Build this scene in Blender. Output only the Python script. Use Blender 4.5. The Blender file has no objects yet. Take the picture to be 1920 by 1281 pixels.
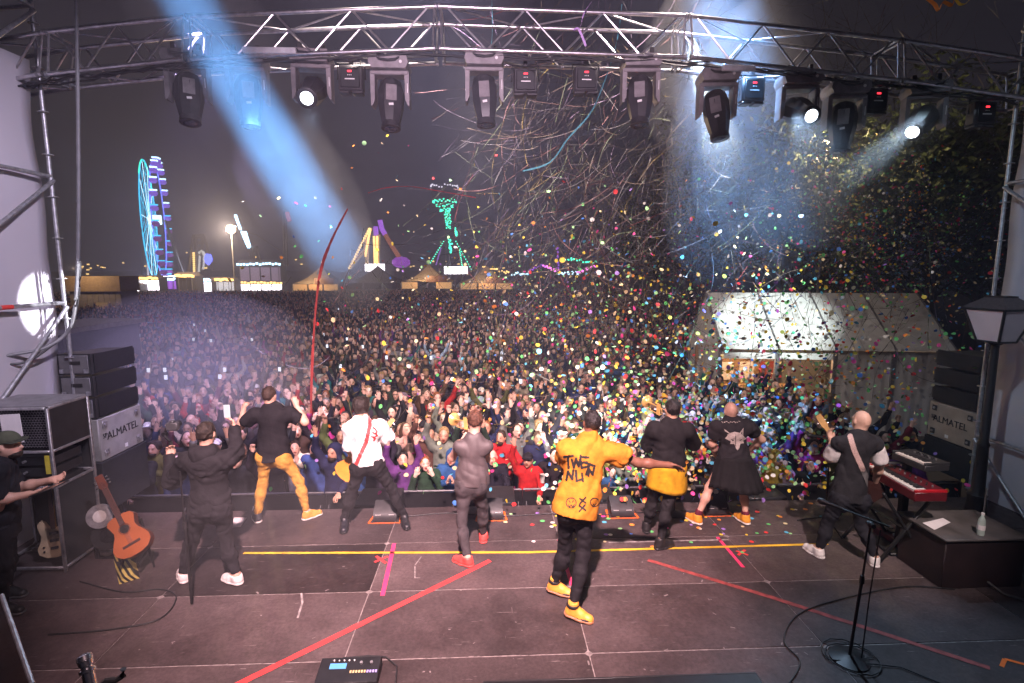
import bpy, math, random, colorsys
import numpy as np
from mathutils import Vector, Matrix
random.seed(7); RNG = np.random.default_rng(11)
R = math.radians
scn = bpy.context.scene
COL = scn.collection
# ------------------------------------------------------------------ camera
S = 1.4                                   # stage deck height above the ground
F, CX, CY = 1000.0, 960.0, 640.5          # focal length in photo pixels, picture centre
PITCH, YAW = R(7.7), R(2.5)
CAM = np.array([0.0, 0.0, S + 3.22])
cd = bpy.data.cameras.new('camera'); cam = bpy.data.objects.new('camera', cd); COL.objects.link(cam)
cd.sensor_fit = 'HORIZONTAL'; cd.sensor_width = 36; cd.lens = 36 * F / 1920
cd.clip_start = 0.05; cd.clip_end = 3000
cam.location = CAM; cam.rotation_euler = (R(90) - PITCH, 0, -YAW); scn.camera = cam
FW = np.array([math.sin(YAW) * math.cos(PITCH), math.cos(YAW) * math.cos(PITCH), -math.sin(PITCH)])
RT = np.array([math.cos(YAW), -math.sin(YAW), 0.0]); UP = np.cross(RT, FW)
def ray(u, v): return FW + RT * (u - CX) / F - UP * (v - CY) / F
def on_z(u, v, z): d = ray(u, v); return CAM + d * (z - CAM[2]) / d[2]
def at_y(u, v, y): d = ray(u, v); return CAM + d * y / d[1]
# ------------------------------------------------------------------ world (night sky with town glow)
W = bpy.data.worlds.new('World'); scn.world = W; W.use_nodes = True
wn = W.node_tree.nodes; wl = W.node_tree.links
bg = wn['Background']
tc = wn.new('ShaderNodeTexCoord'); sx = wn.new('ShaderNodeSeparateXYZ'); rp = wn.new('ShaderNodeValToRGB')
wl.new(tc.outputs['Generated'], sx.inputs[0]); wl.new(sx.outputs['Z'], rp.inputs[0]); wl.new(rp.outputs[0], bg.inputs[0])
rp.color_ramp.elements[0].position = 0.0; rp.color_ramp.elements[0].color = (0.021, 0.019, 0.031, 1)
rp.color_ramp.elements[1].position = 0.6; rp.color_ramp.elements[1].color = (0.014, 0.013, 0.021, 1)
bg.inputs[1].default_value = 0.62
scn.view_settings.view_transform = 'Standard'; scn.view_settings.look = 'None'
scn.view_settings.exposure = 0.0; scn.view_settings.gamma = 1.0; scn.view_settings.use_curve_mapping = False
scn.cycles.use_adaptive_sampling = True; scn.cycles.adaptive_threshold = 0.03; scn.cycles.max_bounces = 4; scn.cycles.volume_bounces = 0; scn.cycles.transparent_max_bounces = 8
scn.cycles.use_denoising = True
# ------------------------------------------------------------------ stage lighting
def spot(name, loc, target, watts, col, deg, blend=0.3, radius=0.06):
    l = bpy.data.lights.new(name, 'SPOT'); l.energy = watts; l.color = col; l.spot_size = R(deg); l.spot_blend = blend
    l.shadow_soft_size = radius
    o = bpy.data.objects.new(name, l); COL.objects.link(o); o.location = loc
    o.rotation_euler = (Vector(target) - Vector(loc)).to_track_quat('-Z', 'Y').to_euler(); return o
spot('wash_light', (-0.2, -0.6, 9.4), (-0.5, 6.5, S + .4), 21000, (1.0, 0.65, 0.67), 50, 1.0, .15)
spot('truss_lamp', (-0.4, -2.0, 6.0), (0.1, 6.9, 7.6), 5600, (1.0, 0.74, 0.92), 42, .9, .1)
spot('crowd_lamp', (-1.8, 7.0, 9.2), (-1.0, 15, 1.0), 3000, (1.0, 0.82, 0.76), 104, 1.0, .12)
spot('crowd_lamp', (2.8, 7.0, 9.2), (2.0, 15, 1.0), 2900, (1.0, 0.81, 0.72), 120, 1.0, .12)
BT0 = at_y(350, 0, 4.0); BT1 = at_y(690, 565, 60.0); BD = (BT1 - BT0) / np.linalg.norm(BT1 - BT0); BSRC = BT0 - BD * 3.0
spot('beam_lamp', tuple(BSRC), tuple(BT1), 100000, (0.17, 0.48, 1.0), 8.0, .8, .05)
spot('tent_lamp', (2.7, 7.5, 7.7), tuple(at_y(1450, 612, 15.2)), 13000, (0.85, 0.97, 0.96), 19, .6, .06)
spot('centre_lamp', (-1.0, 0.5, 7.0), tuple(on_z(1110, 800, 1.6)), 13000, (0.9, 0.97, 1.0), 14, .6, .05)
spot('tarp_lamp', (1.6, 6.2, 6.3), tuple(at_y(104, 565, 6.85)), 9000, (0.95, 0.93, 1.0), 6.0, .1, .03)
spot('tarp_fill', (1.5, 1.5, 9.0), (at_y(96, 345, 7.0)[0], 5.9, 4.6), 4200, (0.90, 0.78, 1.0), 42, .9, .1)  # unseen lamp added to brighten the left tarpaulin
spot('tarp_fill', (-0.5, 1.5, 9.0), (at_y(1893, 300, 7.0)[0], 6.2, 4.4), 1300, (0.62, 0.8, 1.0), 36, .9, .1)  # its bluish counterpart, added for the right tarpaulin
spot('side_light', tuple(at_y(-6, 742, 6.3) + np.array((.15, .04, -.02))), (0, 8, 1.2), 1500, (0.72, 0.58, 1.0), 80, .6, .08)
spot('lens_light', tuple(at_y(1490, 215, 6.55)), (3.6, 1.5, 1.0), 900, (0.5, 0.72, 1.0), 60, .9, .06)
spot('blue_beam', tuple(at_y(1310, -420, 6.6)), tuple(at_y(1405, 640, 8.8)), 20000, (0.16, 0.46, 1.0), 28, .9, .05)
spot('lens_light', tuple(at_y(590, 197, 6.55)), (-1.5, 1.0, 1.0), 350, (0.6, 0.75, 1.0), 40, .8, .06)
spot('lens_light', tuple(at_y(1745, 207, 6.4)), tuple(at_y(1600, 330, 6.5)), 700, (0.6, 0.8, 1.0), 30, .8, .06)
spot('far_crowd_fill', (-0.5, 7.0, 9.4), (-3.0, 42, 1.5), 9500, (1.0, 0.80, 0.88), 62, 1.0, .15)  # unseen lamp added to lift the rear of the crowd
spot('bass_lamp', (2.4, -0.4, 9.3), (4.1, 5.5, S + 1.0), 5000, (1.0, 0.80, 0.78), 20, 1.0, .1)
spot('violet_smoke_fill', (-3.6, 7.3, 7.6), (-5.6, 10.0, 1.5), 6500, (0.62, 0.48, 1.0), 64, 1.0, .08)  # unseen lamp added to tint the left smoke and crowd violet


# ------------------------------------------------------------------ materials
MATS = {}
def nodes_of(name):
    m = bpy.data.materials.new(name); m.use_nodes = True; MATS[name] = m
    return m, m.node_tree.nodes, m.node_tree.links, m.node_tree.nodes['Principled BSDF']
def mat(name, col=(0.5, 0.5, 0.5), rough=0.6, metal=0.0, var=0.25, scale=9.0, bump=0.15, objcol=False, attr=None, sheen=0.0, bscale=None, spec=0.5, trans=0.0, coat=0.0):
    if name in MATS: return MATS[name]
    m, n, l, b = nodes_of(name)
    b.inputs['Roughness'].default_value = rough; b.inputs['Metallic'].default_value = metal
    b.inputs['Specular IOR Level'].default_value = spec
    if sheen: b.inputs['Sheen Weight'].default_value = sheen
    if coat: b.inputs['Coat Weight'].default_value = coat
    if trans: b.inputs['Transmission Weight'].default_value = trans
    t = n.new('ShaderNodeTexCoord'); nz = n.new('ShaderNodeTexNoise'); nz.inputs['Scale'].default_value = scale; nz.inputs['Detail'].default_value = 4
    l.new(t.outputs['Object'], nz.inputs['Vector'])
    mr = n.new('ShaderNodeMapRange'); mr.inputs['From Min'].default_value = 0.3; mr.inputs['From Max'].default_value = 0.7
    mr.inputs['To Min'].default_value = 1 - var; mr.inputs['To Max'].default_value = 1 + var * 0.6; l.new(nz.outputs['Fac'], mr.inputs['Value'])
    mx = n.new('ShaderNodeMix'); mx.data_type = 'RGBA'; mx.blend_type = 'MULTIPLY'; mx.inputs['Factor'].default_value = 1
    if objcol: oi = n.new('ShaderNodeObjectInfo'); src = oi.outputs['Color']
    elif attr: at = n.new('ShaderNodeAttribute'); at.attribute_name = attr; src = at.outputs['Color']
    else: rgb = n.new('ShaderNodeRGB'); rgb.outputs[0].default_value = (*col, 1); src = rgb.outputs[0]
    if objcol and attr:
        at = n.new('ShaderNodeAttribute'); at.attribute_name = attr
        m2 = n.new('ShaderNodeMix'); m2.data_type = 'RGBA'; m2.blend_type = 'MULTIPLY'; m2.inputs['Factor'].default_value = 1
        l.new(src, m2.inputs['A']); l.new(at.outputs['Color'], m2.inputs['B']); src = m2.outputs['Result']
    l.new(src, mx.inputs['A']); l.new(mr.outputs[0], mx.inputs['B']); l.new(mx.outputs['Result'], b.inputs['Base Color'])
    if bump:
        n2 = n.new('ShaderNodeTexNoise'); n2.inputs['Scale'].default_value = bscale or scale * 5; n2.inputs['Detail'].default_value = 3
        l.new(t.outputs['Object'], n2.inputs['Vector'])
        bp = n.new('ShaderNodeBump'); bp.inputs['Strength'].default_value = bump; bp.inputs['Distance'].default_value = 0.01
        l.new(n2.outputs['Fac'], bp.inputs['Height']); l.new(bp.outputs[0], b.inputs['Normal'])
    return m
def glow(name, col, strength, sample=False, objcol=False, attr=None):
    if name in MATS: return MATS[name]
    m, n, l, b = nodes_of(name)
    b.inputs['Base Color'].default_value = (*[min(1, c) * 0.5 for c in col], 1); b.inputs['Emission Color'].default_value = (*col, 1)
    b.inputs['Emission Strength'].default_value = strength
    if objcol: oi = n.new('ShaderNodeObjectInfo'); l.new(oi.outputs['Color'], b.inputs['Emission Color'])
    if attr: at = n.new('ShaderNodeAttribute'); at.attribute_name = attr; l.new(at.outputs['Color'], b.inputs['Emission Color'])
    if not sample: m.cycles.emission_sampling = 'NONE'
    return m
# ------------------------------------------------------------------ objects
ORG = {}                                   # object -> world origin used for its vertices
def setp(o, label=None, cat=None, group=None, kind=None):
    if label: o['label'] = label
    if cat: o['category'] = cat
    if group: o['group'] = group
    if kind: o['kind'] = kind
    return o
def empty(name, loc=(0, 0, 0), label=None, cat=None, group=None):
    o = bpy.data.objects.new(name, None); COL.objects.link(o); o.location = loc; o.empty_display_size = 0.1
    ORG[o.name] = np.array(loc, float); return setp(o, label, cat, group)
def link_mesh(name, me, mats, parent=None, org=None):
    o = bpy.data.objects.new(name, me); COL.objects.link(o)
    if not isinstance(mats, (list, tuple)): mats = [mats]
    if mats[0] is not None and len(me.materials) == 0:
        for m in mats: me.materials.append(m)
    if parent is not None: o.parent = parent; ORG[o.name] = ORG[parent.name]
    else:
        o.location = org if org is not None else (0, 0, 0); ORG[o.name] = np.array(org if org is not None else (0, 0, 0), float)
    return o
def np_mesh(name, V, Q, smooth=True, col=None, cname='tint', midx=None):
    V = np.asarray(V, np.float32); Q = np.asarray(Q, np.int32); k = Q.shape[1]
    me = bpy.data.meshes.new(name); me.vertices.add(len(V)); me.vertices.foreach_set('co', V.ravel())
    me.loops.add(Q.size); me.loops.foreach_set('vertex_index', Q.ravel())
    me.polygons.add(len(Q)); me.polygons.foreach_set('loop_start', np.arange(0, Q.size, k, dtype=np.int32))
    me.polygons.foreach_set('use_smooth', np.full(len(Q), smooth, dtype=bool))
    if midx is not None: me.polygons.foreach_set('material_index', np.asarray(midx, np.int32))
    me.update(calc_edges=True)
    if col is not None:
        a = me.color_attributes.new(cname, 'FLOAT_COLOR', 'POINT')
        c4 = np.ones((len(V), 4), np.float32); c4[:, :3] = col; a.data.foreach_set('color', c4.ravel())
    me.validate(); return me
def frame(d, ref=(0, 0, 1)):
    d = np.asarray(d, float); d = d / (np.linalg.norm(d) + 1e-9); ref = np.asarray(ref, float)
    if abs(d @ ref) > 0.98: ref = np.array([1.0, 0, 0]) if abs(d[0]) < 0.9 else np.array([0, 1.0, 0])
    a = np.cross(ref, d); a /= np.linalg.norm(a); return a, np.cross(d, a), d
class MB:
    def __init__(s): s.v = []; s.f = []; s.m = []; s.cm = 0
    def add(s, vs, fs):
        o = len(s.v); s.v += [tuple(map(float, p)) for p in vs]; s.f += [tuple(i + o for i in f) for f in fs]; s.m += [s.cm] * len(fs); return s
    def box(s, c, size, ax=None, bevel=0.0):
        c = np.array(c, float); hx, hy, hz = [k / 2 for k in size]
        if ax is None: ax = np.eye(3)
        ax = [np.array(a, float) for a in ax]
        if bevel > 0:
            b = min(bevel, hx * .9, hy * .9, hz * .9); vs = []; fs = []; idx = {}
            for sxx in (-1, 1):
                for sy in (-1, 1):
                    for sz in (-1, 1):
                        for k in range(3):
                            e = [hx, hy, hz]; e = [h - b for h in e]; e[k] += b
                            idx[(sxx, sy, sz, k)] = len(vs); vs.append(c + ax[0] * sxx * e[0] + ax[1] * sy * e[1] + ax[2] * sz * e[2])
            def q(l): fs.append(l)
            for k in range(3):
                i, j = [(1, 2), (2, 0), (0, 1)][k]
                for sg in (-1, 1):
                    l = []
                    for (a, b2) in ((-1, -1), (1, -1), (1, 1), (-1, 1)):
                        t = [0, 0, 0]; t[k] = sg; t[i] = a; t[j] = b2; l.append(idx[(*t, k)])
                    q(l if sg > 0 else l[::-1])
            for k in range(3):
                i, j = [(1, 2), (2, 0), (0, 1)][k]
                for a in (-1, 1):
                    for b2 in (-1, 1):
                        t0 = [0, 0, 0]; t0[i] = a; t0[j] = b2; t1 = list(t0); t0[k] = -1; t1[k] = 1
                        l = [idx[(*t0, i)], idx[(*t1, i)], idx[(*t1, j)], idx[(*t0, j)]]
                        q(l if a * b2 < 0 else l[::-1])
            for t in [(a, b2, c2) for a in (-1, 1) for b2 in (-1, 1) for c2 in (-1, 1)]:
                l = [idx[(*t, 0)], idx[(*t, 1)], idx[(*t, 2)]]; q(l if t[0] * t[1] * t[2] > 0 else l[::-1])
            return s.add(vs, fs)
        vs = [c + ax[0] * a * hx + ax[1] * b * hy + ax[2] * d * hz for a in (-1, 1) for b in (-1, 1) for d in (-1, 1)]
        return s.add(vs, [(0, 1, 3, 2), (4, 6, 7, 5), (0, 4, 5, 1), (2, 3, 7, 6), (0, 2, 6, 4), (1, 5, 7, 3)])
    def cyl(s, a, b, r0, r1=None, n=10, caps=True):
        a = np.array(a, float); b = np.array(b, float); r1 = r0 if r1 is None else r1
        x, y, _ = frame(b - a); vs = []
        for p, r in ((a, r0), (b, r1)):
            vs += [p + (x * math.cos(2 * math.pi * i / n) + y * math.sin(2 * math.pi * i / n)) * r for i in range(n)]
        fs = [(i, (i + 1) % n, n + (i + 1) % n, n + i) for i in range(n)]
        if caps: fs += [tuple(range(n))[::-1], tuple(range(n, 2 * n))]
        return s.add(vs, fs)
    def tube(s, pts, r, n=6, closed=False):
        P = [np.array(p, float) for p in pts]; N = len(P); vs = []; rr = r if isinstance(r, (list, tuple)) else [r] * N
        ref = np.array([0.0, 0, 1])
        for i in range(N):
            d = P[(i + 1) % N] - P[i - 1] if closed else P[min(i + 1, N - 1)] - P[max(i - 1, 0)]
            x, y, _ = frame(d, ref)
            vs += [P[i] + (x * math.cos(2 * math.pi * j / n) + y * math.sin(2 * math.pi * j / n)) * rr[i] for j in range(n)]
        fs = []
        for i in range(N if closed else N - 1):
            k = (i + 1) % N
            fs += [(i * n + j, i * n + (j + 1) % n, k * n + (j + 1) % n, k * n + j) for j in range(n)]
        if not closed: fs += [tuple(range(n))[::-1], tuple(range((N - 1) * n, N * n))]
        return s.add(vs, fs)
    def lathe(s, prof, o, axis=(0, 0, 1), n=20):
        x, y, d = frame(axis); o = np.array(o, float); vs = []; m = len(prof)
        for (r, h) in prof:
            vs += [o + d * h + (x * math.cos(2 * math.pi * i / n) + y * math.sin(2 * math.pi * i / n)) * r for i in range(n)]
        fs = [(k * n + i, k * n + (i + 1) % n, (k + 1) * n + (i + 1) % n, (k + 1) * n + i) for k in range(m - 1) for i in range(n)]
        fs += [tuple(range(n))[::-1], tuple(range((m - 1) * n, m * n))]
        return s.add(vs, fs)
    def prism(s, poly, o, ax, ay, d):
        o = np.array(o, float); ax = np.array(ax, float); ay = np.array(ay, float); d = np.array(d, float); n = len(poly)
        vs = [o + ax * p[0] + ay * p[1] for p in poly] + [o + ax * p[0] + ay * p[1] + d for p in poly]
        fl = np.cross(ax, ay) @ d < 0
        fs = [tuple(range(n))[::-1], tuple(range(n, 2 * n))] + [(i, (i + 1) % n, n + (i + 1) % n, n + i) for i in range(n)]
        if fl: fs = [f[::-1] for f in fs]
        return s.add(vs, fs)
    def ball(s, c, r, n=10):
        c = np.array(c, float); rx, ry, rz = (r, r, r) if np.isscalar(r) else r; vs = []; m = n // 2
        for i in range(1, m):
            t = math.pi * i / m
            vs += [c + (rx * math.sin(t) * math.cos(2 * math.pi * j / n), ry * math.sin(t) * math.sin(2 * math.pi * j / n), rz * math.cos(t)) for j in range(n)]
        fs = [((i) * n + j, (i + 1) * n + j, (i + 1) * n + (j + 1) % n, i * n + (j + 1) % n) for i in range(m - 2) for j in range(n)]
        a = len(vs); vs += [c + (0, 0, rz), c - (0, 0, rz)]
        fs += [(a, j, (j + 1) % n) for j in range(n)] + [(a + 1, (m - 2) * n + (j + 1) % n, (m - 2) * n + j) for j in range(n)]
        return s.add(vs, fs)
    def mesh(s, name, org=(0, 0, 0), smooth=False):
        me = bpy.data.meshes.new(name); o = np.array(org, float)
        me.from_pydata([tuple(np.array(p) - o) for p in s.v], [], s.f)
        if any(s.m): me.polygons.foreach_set('material_index', s.m)
        if smooth: me.polygons.foreach_set('use_smooth', [True] * len(me.polygons)); me.set_sharp_from_angle(angle=R(40))
        me.update(); return me
    def build(s, name, mats, parent=None, org=None, smooth=True):
        og = ORG[parent.name] if parent is not None else (org if org is not None else (0, 0, 0))
        return link_mesh(name, s.mesh(name, og, smooth), mats, parent, org)
def dup(root, parent=None):
    c = root.copy(); COL.objects.link(c); c.parent = parent
    for ch in root.children: dup(ch, c)
    return c
def text(name, body, m, parent, size, o, ax, ay, depth=0.002, align='CENTER'):
    """lettering as thin real geometry: o = centre of the line, ax = reading direction, ay = up"""
    cu = bpy.data.curves.new(name, 'FONT'); cu.body = body; cu.size = size; cu.extrude = depth; cu.align_x = align; cu.align_y = 'CENTER'; cu.resolution_u = 2
    t = bpy.data.objects.new(name, cu); COL.objects.link(t)
    dg = bpy.context.evaluated_depsgraph_get(); me = bpy.data.meshes.new_from_object(t.evaluated_get(dg))
    bpy.data.objects.remove(t); bpy.data.curves.remove(cu)
    ax = Vector(ax).normalized(); ay = Vector(ay).normalized(); az = ax.cross(ay)
    M = Matrix((ax, ay, az)).transposed().to_4x4(); M.translation = Vector(o) - Vector(ORG[parent.name]); me.transform(M)
    me.materials.clear()
    return link_mesh(name, me, m, parent)
# ------------------------------------------------------------------ implicit surfaces for bodies and clothes
def cap(a, b, ra, rb=None, k=0.03, fd=None, fl=1.0): return ('c', np.array(a, float), np.array(b, float), ra, ra if rb is None else rb, k, None if fd is None else np.array(fd, float), fl)
def ell(c, ax, rad, k=0.03): return ('e', np.array(c, float), np.array(ax, float), np.array(rad, float), k)
def sdf_eval(prims, lo, shape, h, pad=0.06):
    Fd = np.full(shape, 0.5, np.float32)
    for p in prims:
        if p[0] == 'c':
            mx = max(p[3], p[4]) + pad; l = np.minimum(p[1], p[2]) - mx; u = np.maximum(p[1], p[2]) + mx
        else: mx = p[3].max() + pad; l = p[1] - mx; u = p[1] + mx
        i0 = np.clip(np.floor((l - lo) / h).astype(int), 0, shape); i1 = np.clip(np.ceil((u - lo) / h).astype(int) + 1, 0, shape)
        if (i1 <= i0).any(): continue
        X = (lo[0] + h * np.arange(i0[0], i1[0]))[:, None, None].astype(np.float32); Y = (lo[1] + h * np.arange(i0[1], i1[1]))[None, :, None].astype(np.float32); Z = (lo[2] + h * np.arange(i0[2], i1[2]))[None, None, :].astype(np.float32)
        if p[0] == 'c':
            a, b, ra, rb, k, fd, fl = p[1:]
            x, y, z = X - a[0], Y - a[1], Z - a[2]; ba = b - a
            t = np.clip((x * ba[0] + y * ba[1] + z * ba[2]) / max(ba @ ba, 1e-9), 0, 1)
            x = x - t * ba[0]; y = y - t * ba[1]; z = z - t * ba[2]; d2 = x * x + y * y + z * z
            if fd is not None:
                q = x * fd[0] + y * fd[1] + z * fd[2]; d2 = d2 + q * q * (1 / fl ** 2 - 1)
            d = np.sqrt(d2) - (ra + (rb - ra) * t)
            if fd is not None: d = d * (0.5 + 0.5 * fl)
        else:
            c, ax, rad, k = p[1:]
            x, y, z = X - c[0], Y - c[1], Z - c[2]
            q = [(x * ax[i][0] + y * ax[i][1] + z * ax[i][2]) for i in range(3)]
            k0 = np.sqrt(sum((q[i] / rad[i]) ** 2 for i in range(3))); k1 = np.sqrt(sum((q[i] / rad[i] ** 2) ** 2 for i in range(3))) + 1e-6
            d = k0 * (k0 - 1) / k1
        sl = tuple(slice(i0[i], i1[i]) for i in range(3)); A = Fd[sl]
        if k > 0:
            hh = np.maximum(k - np.abs(A - d), 0) / k; Fd[sl] = np.minimum(A, d) - hh * hh * k * 0.25
        else: Fd[sl] = np.minimum(A, d)
    return Fd
def nets(Fd, lo, h):
    Sg = Fd < 0; c = np.zeros(tuple(n - 1 for n in Fd.shape), np.int8); CR = [(i, j, k) for i in (0, 1) for j in (0, 1) for k in (0, 1)]
    sl = lambda A, d: A[d[0]:A.shape[0] - 1 + d[0], d[1]:A.shape[1] - 1 + d[1], d[2]:A.shape[2] - 1 + d[2]]
    for d in CR: c += sl(Sg, d)
    act = (c > 0) & (c < 8); ijk = np.argwhere(act); idx = np.full(c.shape, -1, np.int32); idx[act] = np.arange(len(ijk))
    val = {d: Fd[ijk[:, 0] + d[0], ijk[:, 1] + d[1], ijk[:, 2] + d[2]] for d in CR}
    acc = np.zeros((len(ijk), 3)); w = np.zeros(len(ijk))
    for a in CR:
        for ax in range(3):
            if a[ax]: continue
            b = list(a); b[ax] = 1; b = tuple(b); va, vb = val[a], val[b]; m = (va < 0) != (vb < 0)
            t = va[m] / (va[m] - vb[m]); p = np.tile(np.array(a, float), (m.sum(), 1)); p[:, ax] += t; acc[m] += p; w[m] += 1
    V = lo + h * (ijk + acc / np.maximum(w, 1)[:, None]); Q = []
    for ax in range(3):
        o1, o2 = (ax + 1) % 3, (ax + 2) % 3
        s0 = [slice(None)] * 3; s1 = [slice(None)] * 3; s0[ax] = slice(0, -1); s1[ax] = slice(1, None)
        A, B = Sg[tuple(s0)], Sg[tuple(s1)]; ch = np.argwhere(A != B)
        ch = ch[(ch[:, o1] > 0) & (ch[:, o2] > 0) & (ch[:, o1] < Fd.shape[o1] - 1) & (ch[:, o2] < Fd.shape[o2] - 1)]
        ins = A[tuple(ch.T)]; cs = []
        for (p, q) in ((-1, -1), (0, -1), (0, 0), (-1, 0)):
            t = ch.copy(); t[:, o1] += p; t[:, o2] += q; cs.append(idx[tuple(t.T)])
        qd = np.stack(cs, 1); qd[~ins] = qd[~ins][:, ::-1]; Q.append(qd)
    return V, np.concatenate(Q)
def sdf_mesh(name, prims, h, cuts=(), wr=0.0, wl=0.09, seed=0, cols=None, org=(0, 0, 0), sub=()):
    pts = []
    for p in prims:
        if p[0] == 'c': m = max(p[3], p[4]); pts += [np.minimum(p[1], p[2]) - m, np.maximum(p[1], p[2]) + m]
        else: m = p[3].max(); pts += [p[1] - m, p[1] + m]
    pts = np.array(pts); lo = pts.min(0) - 3 * h - 0.01; hi = pts.max(0) + 3 * h + 0.01
    shape = tuple(np.ceil((hi - lo) / h).astype(int) + 1); Fd = sdf_eval(prims, lo, shape, h)
    G = [(lo[i] + h * np.arange(shape[i])).astype(np.float32) for i in range(3)]
    X, Y, Z = G[0][:, None, None], G[1][None, :, None], G[2][None, None, :]
    if wr:
        r = np.random.default_rng(seed); ii = np.nonzero(np.abs(Fd) < 0.035); x, y, z = G[0][ii[0]], G[1][ii[1]], G[2][ii[2]]; d = np.zeros(len(x), np.float32)
        for i in range(4):
            kx = r.normal(size=3) * (1, 1, 1.6); kx /= np.linalg.norm(kx); k2 = r.normal(size=3); f = 2 * math.pi / (wl * r.uniform(0.9, 2.0))
            ph = (x * kx[0] + y * kx[1] + z * kx[2]) * f * .5 + 1.3 * np.sin((x * k2[0] + y * k2[1] + z * k2[2]) * f * 0.3 + r.uniform(0, 6)) + r.uniform(0, 6)
            d += np.abs(np.sin(ph)) * (.5 + .5 * np.sin((x * k2[1] + y * k2[2] + z * k2[0]) * f * .22 + r.uniform(0, 6)))
        Fd[ii] -= (d - .75) * wr * .62
    for q in sub: Fd = np.maximum(Fd, -sdf_eval([q], lo, shape, h))
    for (p0, nn) in cuts:
        Fd = np.maximum(Fd, ((X - p0[0]) * nn[0] + (Y - p0[1]) * nn[1] + (Z - p0[2]) * nn[2]))
    V, Q = nets(Fd, lo, h); C = None
    if cols is not None: C = cols(V)
    return np_mesh(name, V - np.asarray(org), Q, True, C)

# ------------------------------------------------------------------ people
from mathutils.bvhtree import BVHTree
SKIN = mat('skin', objcol=True, attr='tint', rough=0.5, var=0.12, scale=14, bump=0.08, spec=0.4)
CLOTH = mat('cloth', objcol=True, rough=0.85, var=0.3, scale=12, bump=0.55, bscale=26, spec=0.2)
SATIN = mat('satin', objcol=True, rough=0.6, var=0.2, scale=9, bump=0.25, bscale=30, spec=0.5)
DENIM = mat('denim', objcol=True, rough=0.8, var=0.3, scale=16, bump=0.3, bscale=90, spec=0.25)
LEATHER = mat('leather', objcol=True, rough=0.45, var=0.2, scale=20, bump=0.2, spec=0.5)
HAIR = mat('hair', objcol=True, rough=0.5, var=0.7, scale=45, bump=1.0, bscale=110, spec=0.4)
def nrm(v): v = np.asarray(v, float); return v / (np.linalg.norm(v) + 1e-9)
def hand(wr, d, nr, curl, side, sc=1.0, hold=None):
    """palm, four bent fingers of unequal length, thumb off the palm's side; nr = palm side, side = +1/-1 thumb side"""
    d = nrm(d); nr = nrm(np.asarray(nr, float) - d * (np.asarray(nr) @ d)); s = np.cross(d, nr) * side; P = []
    P.append(cap(wr, wr + d * 0.03 * sc, 0.027, 0.03, 0.02)); P.append(cap(wr + d * 0.03 * sc, wr + d * 0.078 * sc, 0.031 * sc, 0.036 * sc, 0.015, nr, 0.5))
    for i, L in enumerate((0.072, 0.082, 0.076, 0.058)):
        b = wr + d * (0.088 - 0.004 * abs(i - 1)) * sc + s * (1.5 - i) * 0.0205 * sc; p = b
        for j, (fr, a) in enumerate(((0.45, 0.55), (0.32, 1.25), (0.23, 1.7))):
            an = curl * a; q = p + (d * math.cos(an) + nr * math.sin(an) + s * (1.5 - i) * 0.06 * (1 - curl * 0.5)) * L * fr * sc * 1.05
            P.append(cap(p, q, (0.0095 - 0.0008 * j) * sc, (0.009 - 0.0008 * j) * sc, 0.004)); p = q
    b = wr + d * 0.03 * sc + s * 0.026 * sc; q = b + (d * 0.55 + s * (0.75 - 0.5 * curl * 0.5) + nr * 0.25 * curl) * 0.042 * sc
    P.append(cap(b, q, 0.014 * sc, 0.0115 * sc, 0.012)); P.append(cap(q, q + nrm(d * 0.9 + s * (0.35 - 0.5 * curl) + nr * 0.5 * curl) * 0.034 * sc, 0.0108 * sc, 0.009 * sc, 0.004))
    return P
def head_prims(c, f, u, neck, sc=1.0):
    f = nrm(f); u = nrm(u - f * (u @ f)); r = np.cross(f, u); A = (r, f, u); e = lambda a, b, d: c + (r * a + f * b + u * d) * sc
    P = [ell(e(0, -0.01, 0.018), A, np.array((0.076, 0.098, 0.1)) * sc, 0.02), ell(e(0, 0.032, -0.05), A, np.array((0.06, 0.064, 0.068)) * sc, 0.05),
         cap(e(0, 0.085, 0.008), e(0, 0.108, -0.03), 0.009 * sc, 0.0145 * sc, 0.014), cap(e(0, 0.075, -0.098), e(0, 0.07, -0.1), 0.02 * sc, 0.02 * sc, 0.03)]
    for s in (-1, 1): P.append(ell(e(s * 0.079, -0.008, -0.008), A, np.array((0.011, 0.02, 0.03)) * sc, 0.012)); P.append(cap(e(s * 0.018, 0.088, 0.026), e(s * 0.05, 0.075, 0.024), 0.009 * sc, 0.007 * sc, 0.02))
    P.append(cap(neck, c - u * 0.06 * sc - f * 0.012, 0.062, 0.054, 0.04))
    return P, (r, f, u)
def face_tint(c, A, sc=1.0, mouth=1.0):
    r, f, u = A
    def fn(V):
        q = V - c; x, y, z = q @ r / sc, q @ f / sc, q @ u / sc; C = np.ones((len(V), 3)); fr = y > 0.045
        for s in (-1, 1):
            e = fr & ((((x - s * 0.033) / 0.017) ** 2 + ((z - 0.006) / 0.009) ** 2) < 1); C[e] = (0.33, 0.27, 0.25)
            b = fr & (np.abs(x - s * 0.034) < 0.021) & (np.abs(z - 0.03) < 0.006); C[b] = (0.6, 0.52, 0.48)
        l = fr & (((x / 0.03) ** 2 + ((z + 0.068) / (0.009 + 0.016 * mouth)) ** 2) < 1); C[l] = (0.75, 0.4, 0.38)
        m = fr & (((x / 0.022) ** 2 + ((z + 0.068) / (0.003 + 0.014 * mouth)) ** 2) < 1); C[m] = (0.22, 0.07, 0.07)
        ch = fr & (((np.abs(x) - 0.04) ** 2 + (z + 0.03) ** 2) < 0.0004); C[ch] *= (1.04, 0.88, 0.86)
        return C
    return fn
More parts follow.
